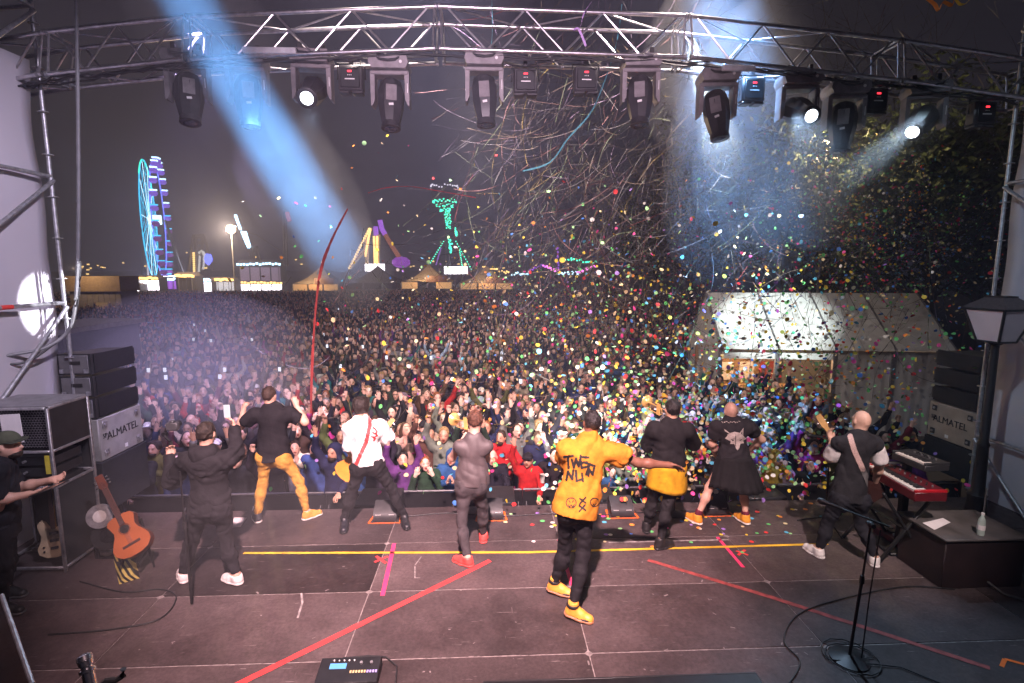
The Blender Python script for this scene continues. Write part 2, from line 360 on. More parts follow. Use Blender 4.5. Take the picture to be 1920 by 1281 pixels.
def hair_prims(c, A, style, sc=1.0):
    r, f, u = A; e = lambda a, b, d: c + (r * a + f * b + u * d) * sc
    P = [ell(e(0, -0.018, 0.03), A, np.array((0.085, 0.1, 0.1)) * sc, 0.02)]; cuts = [(e(0, 0.052, 0.04), nrm(f * 0.86 - u * 0.5)), (e(0, 0.04, 0.0), nrm(f * 0.9 - u * 0.15)), (e(0, 0, -0.055), -u)]
    if style == 'long':
        P += [cap(e(-0.06, -0.05, -0.02), e(-0.085, -0.03, -0.24), 0.05, 0.035, 0.04), cap(e(0.06, -0.05, -0.02), e(0.085, -0.03, -0.24), 0.05, 0.035, 0.04), cap(e(0, -0.07, 0), e(0, -0.09, -0.26), 0.06, 0.045, 0.05)]
        cuts = [(e(0, 0.06, 0.05), nrm(f * 0.86 - u * 0.5)), (e(0, 0.025, 0.0), f)]
    if style == 'mop': P += [cap(e(-0.05, 0.02, 0.09), e(0.06, 0.03, 0.085), 0.04, 0.04, 0.03), ell(e(0, -0.03, 0.04), A, np.array((0.1, 0.1, 0.105)) * sc, 0.02)]
    if style == 'crop': P = [ell(e(0, -0.013, 0.022), A, np.array((0.08, 0.101, 0.1)) * sc, 0.02)]
    if style == 'bun': P += [ell(e(0, -0.09, 0.1), A, np.array((0.045, 0.045, 0.04)), 0.02)]
    return P, cuts
def limb(a, b, f): return a + (b - a) * f
def bvh_world(objs):
    V = []; Fc = []
    for o in objs:
        n = len(V); og = ORG[o.name]; V += [tuple(np.array(v.co) + og) for v in o.data.vertices]; Fc += [tuple(i + n for i in p.vertices) for p in o.data.polygons]
    return BVHTree.FromPolygons(V, Fc)
def decal(name, m, parent, tree, box, inside, step=1.0, off=0.004):
    """flat print laid on the cloth: cells of the design's outline, each snapped to the surface it is printed on"""
    u0, v0, u1, v1 = box; nu = int((u1 - u0) / step) + 1; nv = int((v1 - v0) / step) + 1; idx = {}; V = []; Q = []
    def vert(i, j):
        if (i, j) not in idx:
            d = Vector(ray(u0 + i * step, v0 + j * step)).normalized(); hit = tree.ray_cast(Vector(CAM), d)
            if hit[0] is None: idx[(i, j)] = -1
            else:
                idx[(i, j)] = len(V); V.append(np.array(hit[0]) - np.array(d) * off - ORG[parent.name])
        return idx[(i, j)]
    for i in range(nu):
        for j in range(nv):
            if inside(u0 + (i + .5) * step, v0 + (j + .5) * step):
                q = [vert(i, j), vert(i, j + 1), vert(i + 1, j + 1), vert(i + 1, j)]
                if -1 in q: continue
                ds = [np.linalg.norm(V[q[k]] - V[q[k - 1]]) for k in range(4)]
                if max(ds) < 0.06: Q.append(q)
    if not Q: return None
    return link_mesh(name, np_mesh(name, V, Q, True), m, parent)
def seg_d(u, v, a, b):
    dx, dy = b[0] - a[0], b[1] - a[1]; t = max(0, min(1, ((u - a[0]) * dx + (v - a[1]) * dy) / (dx * dx + dy * dy + 1e-9)))
    return math.hypot(u - a[0] - t * dx, v - a[1] - t * dy)
def strokes(lines, w): return lambda u, v: any(seg_d(u, v, l[i], l[i + 1]) < w for l in lines for i in range(len(l) - 1))
def inpoly(poly):
    def fn(u, v):
        c = False; n = len(poly)
        for i in range(n):
            (x1, y1), (x2, y2) = poly[i], poly[i - 1]
            if (y1 > v) != (y2 > v) and u < (x2 - x1) * (v - y1) / (y2 - y1) + x1: c = not c
        return c
    return fn
def box_of(pts, pad=3): a = np.array(pts); return (a[:, 0].min() - pad, a[:, 1].min() - pad, a[:, 0].max() + pad, a[:, 1].max() + pad)
def performer(label, y0, J, feet, skin, lr=.88, fwd=(0, 1, 0), H=0.0095, hair=('short', (0.02, 0.015, 0.012)), top=None, legs=None, shoes=((0.5, 0.5, 0.5),) * 2, hands=None, hs=1.0, name='person'):
    """J: joint -> (u, v, depth offset); feet: side -> (heel px, toe px, heel lift)"""
    p = {k: at_y(v[0], v[1], y0 + (v[2] if len(v) > 2 else 0)) for k, v in J.items()}; ft = {}
    for s in 'LR':
        (hp, tp, lift) = feet[s]; h_ = on_z(hp[0], hp[1], S); t_ = on_z(tp[0], tp[1], S); m_ = (h_ + t_) / 2; d_ = nrm(t_ - h_); fl = 0.275
        h_ = m_ - d_ * fl / 2; t_ = m_ + d_ * fl / 2; h_ = h_ + np.array((0, 0, lift)); d_ = nrm(t_ - h_); un = nrm(np.array((0, 0, 1.0)) - d_ * d_[2])
        ft[s] = (h_, t_, d_, un); p['an' + s] = h_ + d_ * 0.07 + un * 0.1
        kk = p['kn' + s]; yy = (p['hip' + s][1] + p['an' + s][1]) / 2 + 0.03
        q = J['kn' + s]; p['kn' + s] = at_y(q[0], q[1], yy + (q[2] if len(q) > 2 else 0))
    org = np.array(((ft['L'][0][0] + ft['R'][0][0]) / 2, (ft['L'][0][1] + ft['R'][0][1]) / 2, S)); f = nrm(fwd)
    pel = (p['hipL'] + p['hipR']) / 2; up = nrm(p['neck'] - pel); rt = nrm(p['shR'] - p['shL']); tf = nrm(np.cross(up, rt)); tf = tf if tf @ f > -0.2 else -tf
    sw = np.linalg.norm(p['shR'] - p['shL']); ct = (p['shL'] + p['shR']) / 2 - up * 0.1; wa = limb(pel, p['neck'], 0.36)
    def torso(g, k=0.07): return [cap(p['shL'] - up * 0.02, p['shR'] - up * 0.02, 0.058 + g, 0.058 + g, k), cap(limb(p['neck'], p['shL'], .15), limb(p['neck'], p['shR'], .15), 0.06 + g, 0.06 + g, k), cap(ct, wa, 0.36 * sw + 0.008 + g, 0.325 * sw + g, k, tf, 0.66), cap(wa, pel + up * 0.03, 0.325 * sw + g, 0.148 + g, k, tf, 0.72)]
    def arm(s, g, k=0.04): return [cap(p['sh' + s], p['el' + s], 0.050 + g, 0.040 + g, k), cap(p['el' + s], limb(p['el' + s], p['wr' + s], .35), 0.043 + g, 0.043 + g, k), cap(limb(p['el' + s], p['wr' + s], .35), p['wr' + s], 0.043 + g, 0.029 + g, k)]
    def leg(s, g, k=0.05, fit=1.0): return [cap(p['hip' + s], p['kn' + s], (0.087 * (.5 + .5 * lr) + g) * fit, 0.056 * lr + g, k), cap(p['kn' + s], limb(p['kn' + s], p['an' + s], .35) - f * 0.015, 0.054 * lr + g, 0.056 * lr + g, k), cap(limb(p['kn' + s], p['an' + s], .35) - f * 0.015, p['an' + s], 0.056 * lr + g, 0.038 * lr + g, k), ell(p['hip' + s] - tf * 0.05 + up * 0.0, (rt, tf, up), np.array((0.085, 0.082, 0.1)) + g, 0.06)]
    hd = p['head']; hu = nrm(nrm(hd - p['neck']) * 0.4 + np.array((0, 0, 1.0))); hf = nrm(J.get('look', fwd)) if 'look' in J else f
    P, A = head_prims(hd, hf, hu, p['neck'], hs); P = torso(-0.014) + P
    for s in 'LR': P += arm(s, -0.006 if (top or {}).get('sleeve', 0) > 1 else 0) + leg(s, -0.014 if legs else -0.002)
    for s in 'LR':
        d_, nr_, cu = hands[s]; P += hand(p['wr' + s], d_, nr_, cu, 1 if s == 'L' else -1)
        P.append(cap(p['an' + s], ft[s][0] + ft[s][2] * 0.2 + ft[s][3] * 0.04, 0.04, 0.03, 0.03))
    root = link_mesh(name, sdf_mesh('person_body', P, H, cols=face_tint(hd, A, hs, 0.4), org=org), SKIN, None, org); root.color = (*skin, 1); setp(root, label, 'person', 'performers and crew on the stage')
    def part(nm, prims, m, c, h=H, cuts=(), wr=0.0, wl=0.09, par=None, sub=()):
        o = link_mesh(nm, sdf_mesh(nm, prims, h, cuts, wr, wl, len(nm) + int(1000 * abs(org[0])), org=org, sub=sub), m, par or root); o.color = (*c, 1); return o
    out = dict(root=root, p=p, org=org, up=up, rt=rt, tf=tf, pel=pel, wa=wa, ft=ft, part=part, torso=torso, arm=arm, leg=leg, sw=sw, A=A, hd=hd)
    if hair:
        hp, hc = hair_prims(hd, A, hair[0], hs); out['hair'] = part('hair', hp, HAIR, hair[1], .008, hc, 0.009, 0.022)
    if legs:
        c, m, g, fit, wr = legs; hc = limb(pel, p['neck'], 0.14)
        out['trousers'] = part('trousers', torso(g)[3:] + leg('L', g, .05, fit) + leg('R', g, .05, fit), m, c, H, [(hc, up)], wr, 0.075, sub=[cap(limb(p['kn' + s_], p['an' + s_], .93) + nrm(p['an' + s_] - p['kn' + s_]) * .085, p['an' + s_] + nrm(p['an' + s_] - p['kn' + s_]) * .1, .085) for s_ in 'LR'])
    if top:
        g = top['g']; hem = top['hem']; PR = torso(g) + [cap(pel + up * 0.1, pel - up * 0.1, top.get('hemr', .160) + g, top.get('hemr', .160) + .012 + g, 0.06, tf, 0.78)]
        for s in 'LR':
            sl = top.get('sleeve', 0.6)
            if sl > 1.01: PR += arm(s, g + 0.004)
            elif sl > 0: PR.append(cap(p['sh' + s], limb(p['sh' + s], p['el' + s], sl), 0.062 + g, 0.06 + g + top.get('wide', 0), 0.04))
        cuts = [(at_y(*hem, y0) if not np.isscalar(hem) else pel + up * hem, -up)]
        subs = []
        for s in 'LR':
            sl = top.get('sleeve', 0.6)
            if 0 < sl <= 1.01: q_ = limb(p['sh' + s], p['el' + s], sl); d_ = nrm(p['el' + s] - p['sh' + s]); subs.append(cap(q_ + d_ * .1, q_ + d_ * .13, .105))
        out['shirt'] = part(top.get('name', 'shirt'), PR, top.get('mat', CLOTH), top['col'], H, cuts, top.get('wr', 0.008), 0.12, sub=subs)
        if top.get('collar'): out['collar'] = part('collar', [cap(p['neck'] - up * 0.01, p['neck'] + up * 0.025, 0.074, 0.068, 0.01)], CLOTH, top['collar'], H, [(p['neck'] + up * 0.035, up)], par=out['shirt'])
    for i, s in enumerate('LR'):
        h_, t_, d_, un = ft[s]; c = shoes[i]; hi = shoes[2] if len(shoes) > 2 else 0.07; sole = shoes[3] if len(shoes) > 3 else (0.6, 0.6, 0.6)
        a_, b_ = h_ + d_ * 0.045 + un * 0.04, t_ - d_ * 0.045 + un * 0.03
        PR = [cap(a_, limb(a_, b_, .55), 0.042, 0.047, 0.03), cap(limb(a_, b_, .55), b_, 0.047, 0.043, 0.03), cap(h_ + d_ * 0.065 + un * 0.06, h_ + d_ * 0.07 + un * (0.03 + hi), 0.05, 0.05, 0.03), cap(h_ + d_ * 0.07 + un * 0.09, limb(a_, b_, .6) + un * 0.03, 0.042, 0.03, 0.03)]
        sh = part('shoe', PR, LEATHER, c, 0.0085, [(h_ + un * 0.022, -un), (h_ + un * (0.045 + hi), un)]); out['shoe' + s] = sh
        part('sole', [cap(a_ - un * 0.02, limb(a_, b_, .55) - un * 0.02, 0.05, 0.054, 0.02), cap(limb(a_, b_, .55) - un * 0.02, b_ - un * 0.012, 0.054, 0.049, 0.02)], LEATHER, sole, 0.0085, [(h_ + un * 0.027, un), (h_ + un * 0.003, -un)], par=sh)
        out['laces' + s] = None
    return out

# ------------------------------------------------------------------ the band
PALE = (0.60, 0.36, 0.27); TAN = (0.5, 0.28, 0.19); BROWN = (0.17, 0.075, 0.048); BLACK = (0.012, 0.012, 0.014)
INK = mat('ink', (0.012, 0.010, 0.010), 0.8, var=0.2, bump=0); GOLD = mat('brass', (0.80, 0.50, 0.16), 0.3, 0.4, var=0.1, bump=0)
CHROME = mat('chrome', (0.75, 0.75, 0.77), 0.2, 1.0, var=0.1, bump=0); BLKMET = mat('black_metal', (0.018, 0.018, 0.02), 0.45, 0.3, var=0.3, bump=0.05); BLKPLA = mat('black_plastic', (0.02, 0.02, 0.022), 0.5, var=0.3, bump=0.1)
REDTAPE = mat('red_tape', (0.72, 0.05, 0.05), 0.55, var=0.12); FOXINK = mat('fox_print', (0.42, 0.36, 0.33), 0.8, var=0.25, scale=60, bump=0); REDPRINT = mat('red_print', (0.65, 0.03, 0.03), 0.8, bump=0)
WHITEPRINT = mat('white_print', (0.75, 0.72, 0.7), 0.7, bump=0); PINKSTRAP = mat('strap_pink', (0.5, 0.33, 0.3), 0.8, var=0.3, scale=80); GREYWEB = mat('strap_grey', (0.12, 0.11, 0.11), 0.8)
# 1 man in black hoodie filming
OP = performer('man in a black hooded sweatshirt and white socks, filming with phone and gimbal raised', 5.27,
    dict(head=(387, 813, .06), neck=(386, 845, .03), shL=(348, 862, 0), shR=(424, 860, 0), elL=(322, 902, .12), wrL=(318, 858, .3), elR=(443, 850, .15), wrR=(440, 806, .28), hipL=(374, 956), hipR=(416, 956), knL=(358, 1018, .02), knR=(425, 1020, .02)),
    dict(L=((348, 1097), (338, 1072), 0), R=((452, 1096), (420, 1086), 0)), PALE, hair=('crop', (0.03, 0.02, 0.015)),
    top=dict(col=(0.016, 0.015, 0.018), g=0.022, hem=-0.02, sleeve=2, wr=0.02, name='hooded_sweatshirt'), legs=((0.014, 0.013, 0.016), CLOTH, 0.006, .95, 0.016), shoes=((0.72, 0.66, 0.64), (0.72, 0.66, 0.64), 0.05, (0.7, 0.64, 0.62)),
    hands=dict(L=((0, .2, 1), (.6, -.8, 0), 1.0), R=((-.15, .1, 1), (-.7, -.5, 0), .8)))
OP['part']('hood', [cap(OP['p']['neck'] - OP['tf'] * .05 - OP['rt'] * .07, OP['p']['neck'] - OP['tf'] * .05 + OP['rt'] * .07, .065, .065, .03), ell(OP['p']['neck'] - OP['tf'] * .085 - OP['up'] * .05, (OP['rt'], OP['tf'], OP['up']), (.11, .06, .09), .04)], CLOTH, (0.016, 0.015, 0.018), wr=.008)
# 2 flexing man in mustard trousers
YP = performer('man in black T-shirt and mustard trousers flexing both raised fists towards the crowd', 6.72,
    dict(head=(505, 742, .06), neck=(507, 763, .02), shL=(479, 776, 0), shR=(543, 774, 0), elL=(451, 800, .03), wrL=(456, 772, .12), elR=(572, 792, .03), wrR=(556, 761, .12), hipL=(497, 857), hipR=(532, 860), knL=(493, 907, 0), knR=(562, 902, 0)),
    dict(L=((485, 981), (478, 968), 0), R=((574, 974), (597, 966), 0)), PALE, hair=('crop', (0.05, 0.03, 0.022)),
    top=dict(col=(0.016, 0.015, 0.018), g=0.018, hem=-0.02, sleeve=.55, wr=0.02, name='t_shirt'), legs=((0.48, 0.25, 0.045), DENIM, 0.006, 1.0, 0.014), shoes=((0.03, 0.03, 0.035), (0.6, 0.3, 0.06), 0.07, (0.6, 0.56, 0.52)),
    hands=dict(L=((.25, .1, 1), (.4, .9, 0), 1.3), R=((-.35, .1, 1), (-.4, .9, 0), 1.3)))
# 3 left-handed guitarist in white jacket
GT = performer('guitarist in a white shirt with red rose print, legs astride on black trousers', 6.41,
    dict(head=(677, 765, .05), neck=(676, 787, .02), shL=(656, 803, -.02), shR=(710, 800, .03), elL=(654, 842, .02), wrL=(668, 862, .24), elR=(727, 822, .12), wrR=(722, 806, .32), hipL=(674, 874), hipR=(706, 872), knL=(659, 926, 0), knR=(734, 917, 0)),
    dict(L=((647, 985), (644, 1000), 0), R=((757, 978), (764, 995), 0)), PALE, hair=('mop', (0.022, 0.015, 0.012)),
    top=dict(col=(0.8, 0.76, 0.75), g=0.02, hem=0.03, sleeve=.95, wr=0.024, collar=(0.015, 0.014, 0.016), name='white_shirt'), legs=((0.013, 0.012, 0.014), CLOTH, 0.008, 1.0, 0.014), shoes=((0.014, 0.014, 0.02), (0.014, 0.014, 0.016), 0.09, (0.012, 0.012, 0.012)),
    hands=dict(L=((.5, .5, -.4), (0, -1, .2), .8), R=((-.2, .2, 1), (-.3, -1, 0), .9)))
t3 = bvh_world([GT['shirt']])
decal('rose_print', REDPRINT, GT['shirt'], t3, (695, 798, 710, 830), strokes([[(700, 802), (704, 805), (707, 810), (703, 814), (699, 811)], [(705, 812), (707, 817), (702, 820), (697, 819)], [(700, 821), (704, 822), (701, 826)]], 1.5), .8)
# 4 trumpeter in satin vest
VE = performer('trumpeter in a dark satin waistcoat and bright red trainers', 5.8,
    dict(head=(891, 789, .06), neck=(889, 819, .02), shL=(861, 833, 0), shR=(914, 834, 0), elL=(848, 858, .22), wrL=(873, 818, .36), elR=(912, 860, .25), wrR=(886, 820, .40), hipL=(870, 910), hipR=(898, 910), knL=(866, 976, 0), knR=(904, 962, 0)),
    dict(L=((882, 1062), (854, 1052), 0), R=((906, 1018), (908, 1002), 0)), PALE, hair=('short', (0.10, 0.045, 0.028)),
    top=dict(col=(0.075, 0.06, 0.062), g=0.014, hem=0.02, sleeve=0, wr=0.014, mat=SATIN, name='waistcoat'), legs=((0.05, 0.042, 0.045), DENIM, 0.004, 1.0, 0.014), shoes=((0.7, 0.07, 0.06), (0.7, 0.07, 0.06), 0.06, (0.65, 0.08, 0.07)),
    hands=dict(L=((.3, .6, .5), (.8, -.2, 0), 1.0), R=((-.5, .6, .5), (-.8, -.2, 0), 1.0)))
# 5 singer in yellow shirt
SI = performer('singer in a yellow lettered shirt and black trousers with one arm stretched out', 4.75,
    dict(head=(1110, 793, .2), neck=(1104, 826, .13), shL=(1064, 840, .08), shR=(1139, 846, .10), elL=(1060, 880, .30), wrL=(1082, 868, .5), elR=(1197, 868, .12), wrR=(1253, 872, .12), hipL=(1061, 955, -.02), hipR=(1097, 957, 0), knL=(1060, 1025, 0.05), knR=(1093, 1042, 0.05)),
    dict(L=((1032, 1112), (1068, 1119), .035), R=((1064, 1158), (1106, 1168), .035)), BROWN, 1.05, hair=('crop', (0.012, 0.01, 0.01)),
    top=dict(col=(0.48, 0.18, 0.018), g=0.03, hem=-0.05, hemr=.18, sleeve=.40, wide=0.015, wr=0.02, name='yellow_shirt'), legs=((0.010, 0.009, 0.011), DENIM, 0.002, .95, 0.011), shoes=((0.72, 0.33, 0.05), (0.72, 0.33, 0.05), 0.11, (0.42, 0.19, 0.1)),
    hands=dict(L=((.3, .8, .3), (0, 0, -1), .5), R=((1, .1, -.25), (.1, -.7, -1), .5)))
t5 = bvh_world([SI['shirt']])
LET = [[(1053, 855), (1069, 853)], [(1060, 855), (1061, 876)], [(1067, 860), (1071, 875), (1075, 858), (1080, 873), (1084, 853)], [(1083, 856), (1086, 876)], [(1085, 855), (1098, 856)], [(1086, 866), (1096, 865)], [(1087, 875), (1098, 873)],
       [(1090, 865), (1110, 872)], [(1101, 868), (1094, 888)], [(1098, 890), (1100, 878), (1106, 888), (1109, 876)], [(1057, 898), (1060, 882), (1068, 897), (1070, 880)], [(1075, 881), (1076, 900), (1086, 897)], [(1086, 886), (1088, 900)]]
LET = [[(u + 5, v + 2) for u, v in l_] for l_ in LET]
decal('shirt_lettering', INK, SI['shirt'], t5, (1050, 848, 1122, 910), strokes(LET, 2.2), .8)
decal('cross_print', INK, SI['shirt'], t5, (1080, 928, 1106, 962), strokes([[(1087, 935), (1098, 943)], [(1098, 933), (1087, 945)], [(1086, 948), (1098, 957)], [(1097, 947), (1086, 959)]], 1.6), .8)
cir = lambda cx, cy, r, n=14: [(cx + r * math.cos(2 * math.pi * i / n), cy + r * math.sin(2 * math.pi * i / n)) for i in range(n + 1)]
decal('round_face_print', INK, SI['shirt'], t5, (1058, 930, 1086, 956), strokes([cir(1071, 943, 9.5), [(1066, 947), (1068, 951), (1071, 947), (1074, 951), (1077, 946)], [(1067, 939), (1069, 942)], [(1075, 939), (1073, 942)]], .8), .6)
decal('smile_print', INK, SI['shirt'], t5, (1106, 928, 1122, 958), strokes([cir(1115, 942, 8), [(1112, 945), (1115, 948), (1118, 944)]], .9), .6)
for s in 'LR':
    h_, t_, d_, un = SI['ft'][s]
    q = SI['part']('ankle_strap', [cap(h_ + d_ * .066 + un * .105, h_ + d_ * .07 + un * .125, .06, .06, .01)], LEATHER, (0.02, 0.016, 0.014), .0085, [(h_ + un * .1, -un), (h_ + un * .132, un)], par=SI['shoe' + s])
    q = SI['part']('side_panel', [cap(h_ + d_ * .14 + un * .03, h_ + d_ * .21 + un * .028, .055, .054, .01)], LEATHER, (0.03, 0.02, 0.016), .0085, [(h_ + un * .026, -un), (h_ + un * .042, un)], par=SI['shoe' + s])
# 6 trumpeter in black T-shirt over mustard shirt tail
TS = performer('trumpeter in a black T-shirt over a long mustard shirt tail and black trousers', 6.0,
    dict(head=(1260, 768, .06), neck=(1259, 792, .02), shL=(1227, 805, 0), shR=(1289, 806, 0), elL=(1214, 838, .2), wrL=(1240, 798, .38), elR=(1303, 836, .2), wrR=(1262, 798, .42), hipL=(1236, 885), hipR=(1268, 885), knL=(1220, 947, 0), knR=(1250, 950, 0)),
    dict(L=((1212, 1000), (1211, 984), 0), R=((1231, 1030), (1260, 1023), 0)), TAN, hair=('short', (0.014, 0.011, 0.01)),
    top=dict(col=(0.013, 0.012, 0.013), g=0.02, hem=0.0, sleeve=.85, wide=0.01, wr=0.018, name='t_shirt'), legs=((0.012, 0.011, 0.012), DENIM, 0.003, 1.0, 0.014), shoes=((0.016, 0.015, 0.015), (0.016, 0.015, 0.015), 0.09, (0.02, 0.02, 0.02)),
    hands=dict(L=((.4, .5, .6), (.8, -.2, 0), 1.0), R=((-.4, .5, .6), (-.8, -.2, 0), 1.0)))
def skirt(P, name, z0, z1, w0, w1, d0, d1, col, m, pleat=0.01, np_=14, shift=(0, 0), wavy=0.0):
    N, M = 64, 9; V = []; rt, up, tf = P['rt'], P['up'], P['tf']
    for j in range(M):
        t = j / (M - 1)
        for i in range(N):
            a = 2 * math.pi * i / N; w = w0 + (w1 - w0) * t ** .8; d = d0 + (d1 - d0) * t; pl = 1 + pleat * t * 4 * math.cos(a * np_)
            z = z0 + (z1 - z0) * t + wavy * t * math.sin(a * 2 + .6)
            V.append(P['pel'] + rt * (math.cos(a) * w * pl + shift[0] * t) + tf * (math.sin(a) * d * pl + shift[1] * t) + up * z - P['org'])
    Q = [(j * N + i, (j + 1) * N + i, (j + 1) * N + (i + 1) % N, j * N + (i + 1) % N) for j in range(M - 1) for i in range(N)]
    o = link_mesh(name, np_mesh(name, V, Q), m, P['root']); o.color = (*col, 1)
    md = o.modifiers.new('thick', 'SOLIDIFY'); md.thickness = 0.006; return o
skirt(TS, 'shirt_tail', .10, -.2, .215, .245, .18, .2, (0.48, 0.26, 0.012), CLOTH, 0.004, 7, wavy=.02)
# 7 man in fox vest and kilt
FX = performer('man in black vest with a grey fox head print, black kilt and orange trainers', 6.35,
    dict(head=(1370, 771, .08), neck=(1373, 790, .05), shL=(1345, 801, 0), shR=(1401, 799, 0), elL=(1336, 832, .06), wrL=(1343, 856, .25), elR=(1428, 824, .08), wrR=(1404, 846, .3), hipL=(1357, 868), hipR=(1396, 868), knL=(1330, 914, 0), knR=(1393, 920, 0)),
    dict(L=((1313, 984), (1287, 970), 0), R=((1402, 984), (1379, 969), 0)), PALE, hair=None,
    top=dict(col=(0.022, 0.02, 0.023), g=0.024, hem=0.0, sleeve=.5, wr=0.018, name='vest'), legs=None, shoes=((0.72, 0.3, 0.03), (0.72, 0.3, 0.03), 0.08, (0.7, 0.64, 0.58)),
    hands=dict(L=((.6, .6, 0), (0, 0, 1), .7), R=((-.7, .5, 0), (0, 0, 1), .7)), hs=.98)
FX['part']('hair', [ell(FX['hd'] + FX['A'][2] * .02 + FX['A'][0] * .01, FX['A'], (.081, .1, .1), .02)], HAIR, (0.35, 0.16, 0.08), cuts=[(FX['hd'] + FX['A'][2] * .005, FX['A'][2]), (FX['hd'] + FX['A'][0] * .03, -FX['A'][0]), (FX['hd'] - FX['A'][2] * .05, -FX['A'][2]), (FX['hd'] + FX['A'][1] * .05, FX['A'][1])])
skirt(FX, 'kilt', .1, -.31, .20, .335, .18, .24, (0.012, 0.011, 0.012), CLOTH, 0.016, 18, shift=(.0, -.02), wavy=.035)
for s in 'LR':
    FX['part']('sock', [cap(FX['p']['an' + s], limb(FX['p']['an' + s], FX['p']['kn' + s], .16), .046, .05, .02)], CLOTH, (0.13, 0.02, 0.035), cuts=[(limb(FX['p']['an' + s], FX['p']['kn' + s], .2), nrm(FX['p']['kn' + s] - FX['p']['an' + s]))])
t7 = bvh_world([FX['shirt']]); fx = lambda x, y: (1140 + x / 3.767, 720 + y / 3.767)
FOX = [[(817, 316), (860, 346), (895, 338), (930, 346), (958, 310), (955, 365), (978, 388), (955, 400), (960, 420), (935, 422), (928, 455), (915, 470), (905, 455), (893, 425), (862, 425), (868, 408), (826, 384), (845, 366)]]
FOXH = [[(828, 334), (838, 362), (856, 352)], [(948, 330), (940, 350), (950, 362)], [(868, 388), (893, 400), (880, 404)], [(950, 386), (925, 400), (938, 402)], [(900, 352), (904, 352), (903, 440), (899, 440)]]
fo = [inpoly([fx(*q) for q in pl]) for pl in FOX]; fh = [inpoly([fx(*q) for q in pl]) for pl in FOXH]
decal('fox_head_print', FOXINK, FX['shirt'], t7, (1350, 798, 1405, 850), lambda u, v: any(f_(u, v) for f_ in fo) and not any(f_(u, v) for f_ in fh), .55)
decal('vest_lettering', FOXINK, FX['shirt'], t7, (1350, 786, 1392, 797), strokes([[(1353 + i * 4, 791 + (i % 2) * 1.6 + abs(i - 4) * -.3), (1355.5 + i * 4, 793 - (i % 3) * 1.2)] for i in range(9)], .5), .5)
# 8 bald bassist
BA = performer('bald bass player in a black shirt with white sleeves and white trainers', 5.43,
    dict(head=(1615, 790, .06), neck=(1612, 817, .02), shL=(1575, 828, 0), shR=(1640, 829, 0), elL=(1556, 860, .15), wrL=(1560, 826, .33), elR=(1650, 868, .04), wrR=(1640, 908, .22), hipL=(1571, 935), hipR=(1608, 935), knL=(1551, 984, 0), knR=(1617, 990, 0)),
    dict(L=((1538, 1046), (1512, 1030), 0), R=((1641, 1064), (1628, 1044), 0)), PALE, hair=None,
    top=dict(col=(0.022, 0.02, 0.023), g=0.02, hem=-0.01, sleeve=0, wr=0.018, name='sleeveless_shirt'), legs=((0.016, 0.015, 0.02), DENIM, 0.006, 1.0, 0.014), shoes=((0.75, 0.7, 0.68), (0.75, 0.7, 0.68), 0.06, (0.75, 0.7, 0.68)),
    hands=dict(L=((-.3, .3, 1), (.3, -1, 0), .9), R=((-.3, .5, -.8), (-.6, -.6, 0), .7)))
for s in 'LR':
    a_, b_ = BA['p']['sh' + s], BA['p']['el' + s]
    BA['part']('sleeve', [cap(limb(a_, b_, .3), limb(a_, b_, .8), .075, .088, .02)], CLOTH, (0.8, 0.73, 0.72), wr=.006, cuts=[(limb(a_, b_, .95), nrm(b_ - a_)), (limb(a_, b_, .22), -nrm(b_ - a_))])
# 9 stagehand at the left edge
SH = performer('stagehand in a cap and dark T-shirt, holding out his hand beside the amplifier rack', 4.85,
    dict(head=(14, 834, .0), neck=(2, 864, .0), shL=(2, 882, .19), shR=(-6, 884, -.19), elL=(38, 914, .18), wrL=(96, 900, .16), elR=(-8, 938, -.2), wrR=(48, 928, -.12), hipL=(2, 988, .1), hipR=(-4, 990, -.1), knL=(14, 1050, .03), knR=(8, 1056, -.05)),
    dict(L=((8, 1118), (42, 1118), 0), R=((0, 1150), (38, 1150), 0)), PALE, fwd=(1, .15, 0), hair=None,
    top=dict(col=(0.014, 0.014, 0.018), g=0.02, hem=-0.06, sleeve=.8, wr=0.018, name='t_shirt'), legs=((0.014, 0.014, 0.018), CLOTH, 0.012, 1.05, 0.018), shoes=((0.02, 0.02, 0.02), (0.02, 0.02, 0.02), 0.07, (0.1, 0.1, 0.1)),
    hands=dict(L=((1, .1, .25), (0, -.6, .6), .5), R=((1, .2, .2), (0, .1, 1), .3)))
cp = SH['part']('cap', [ell(SH['hd'] + SH['A'][2] * .035, SH['A'], (.09, .106, .095), .02)], CLOTH, (0.07, 0.075, 0.05), cuts=[(SH['hd'] + SH['A'][2] * .03, -SH['A'][2])])
SH['part']('visor', [cap(SH['hd'] + SH['A'][1] * .08 + SH['A'][2] * .04 - SH['A'][0] * .04, SH['hd'] + SH['A'][1] * .08 + SH['A'][2] * .04 + SH['A'][0] * .04, .07, .07, .01, SH['A'][2], .14)], CLOTH, (0.05, 0.055, 0.04), par=cp)
SH['part']('beard', [ell(SH['hd'] + SH['A'][1] * .045 - SH['A'][2] * .085, SH['A'], (.058, .058, .045), .02)], HAIR, (0.03, 0.02, 0.015), wr=.005, wl=.03)
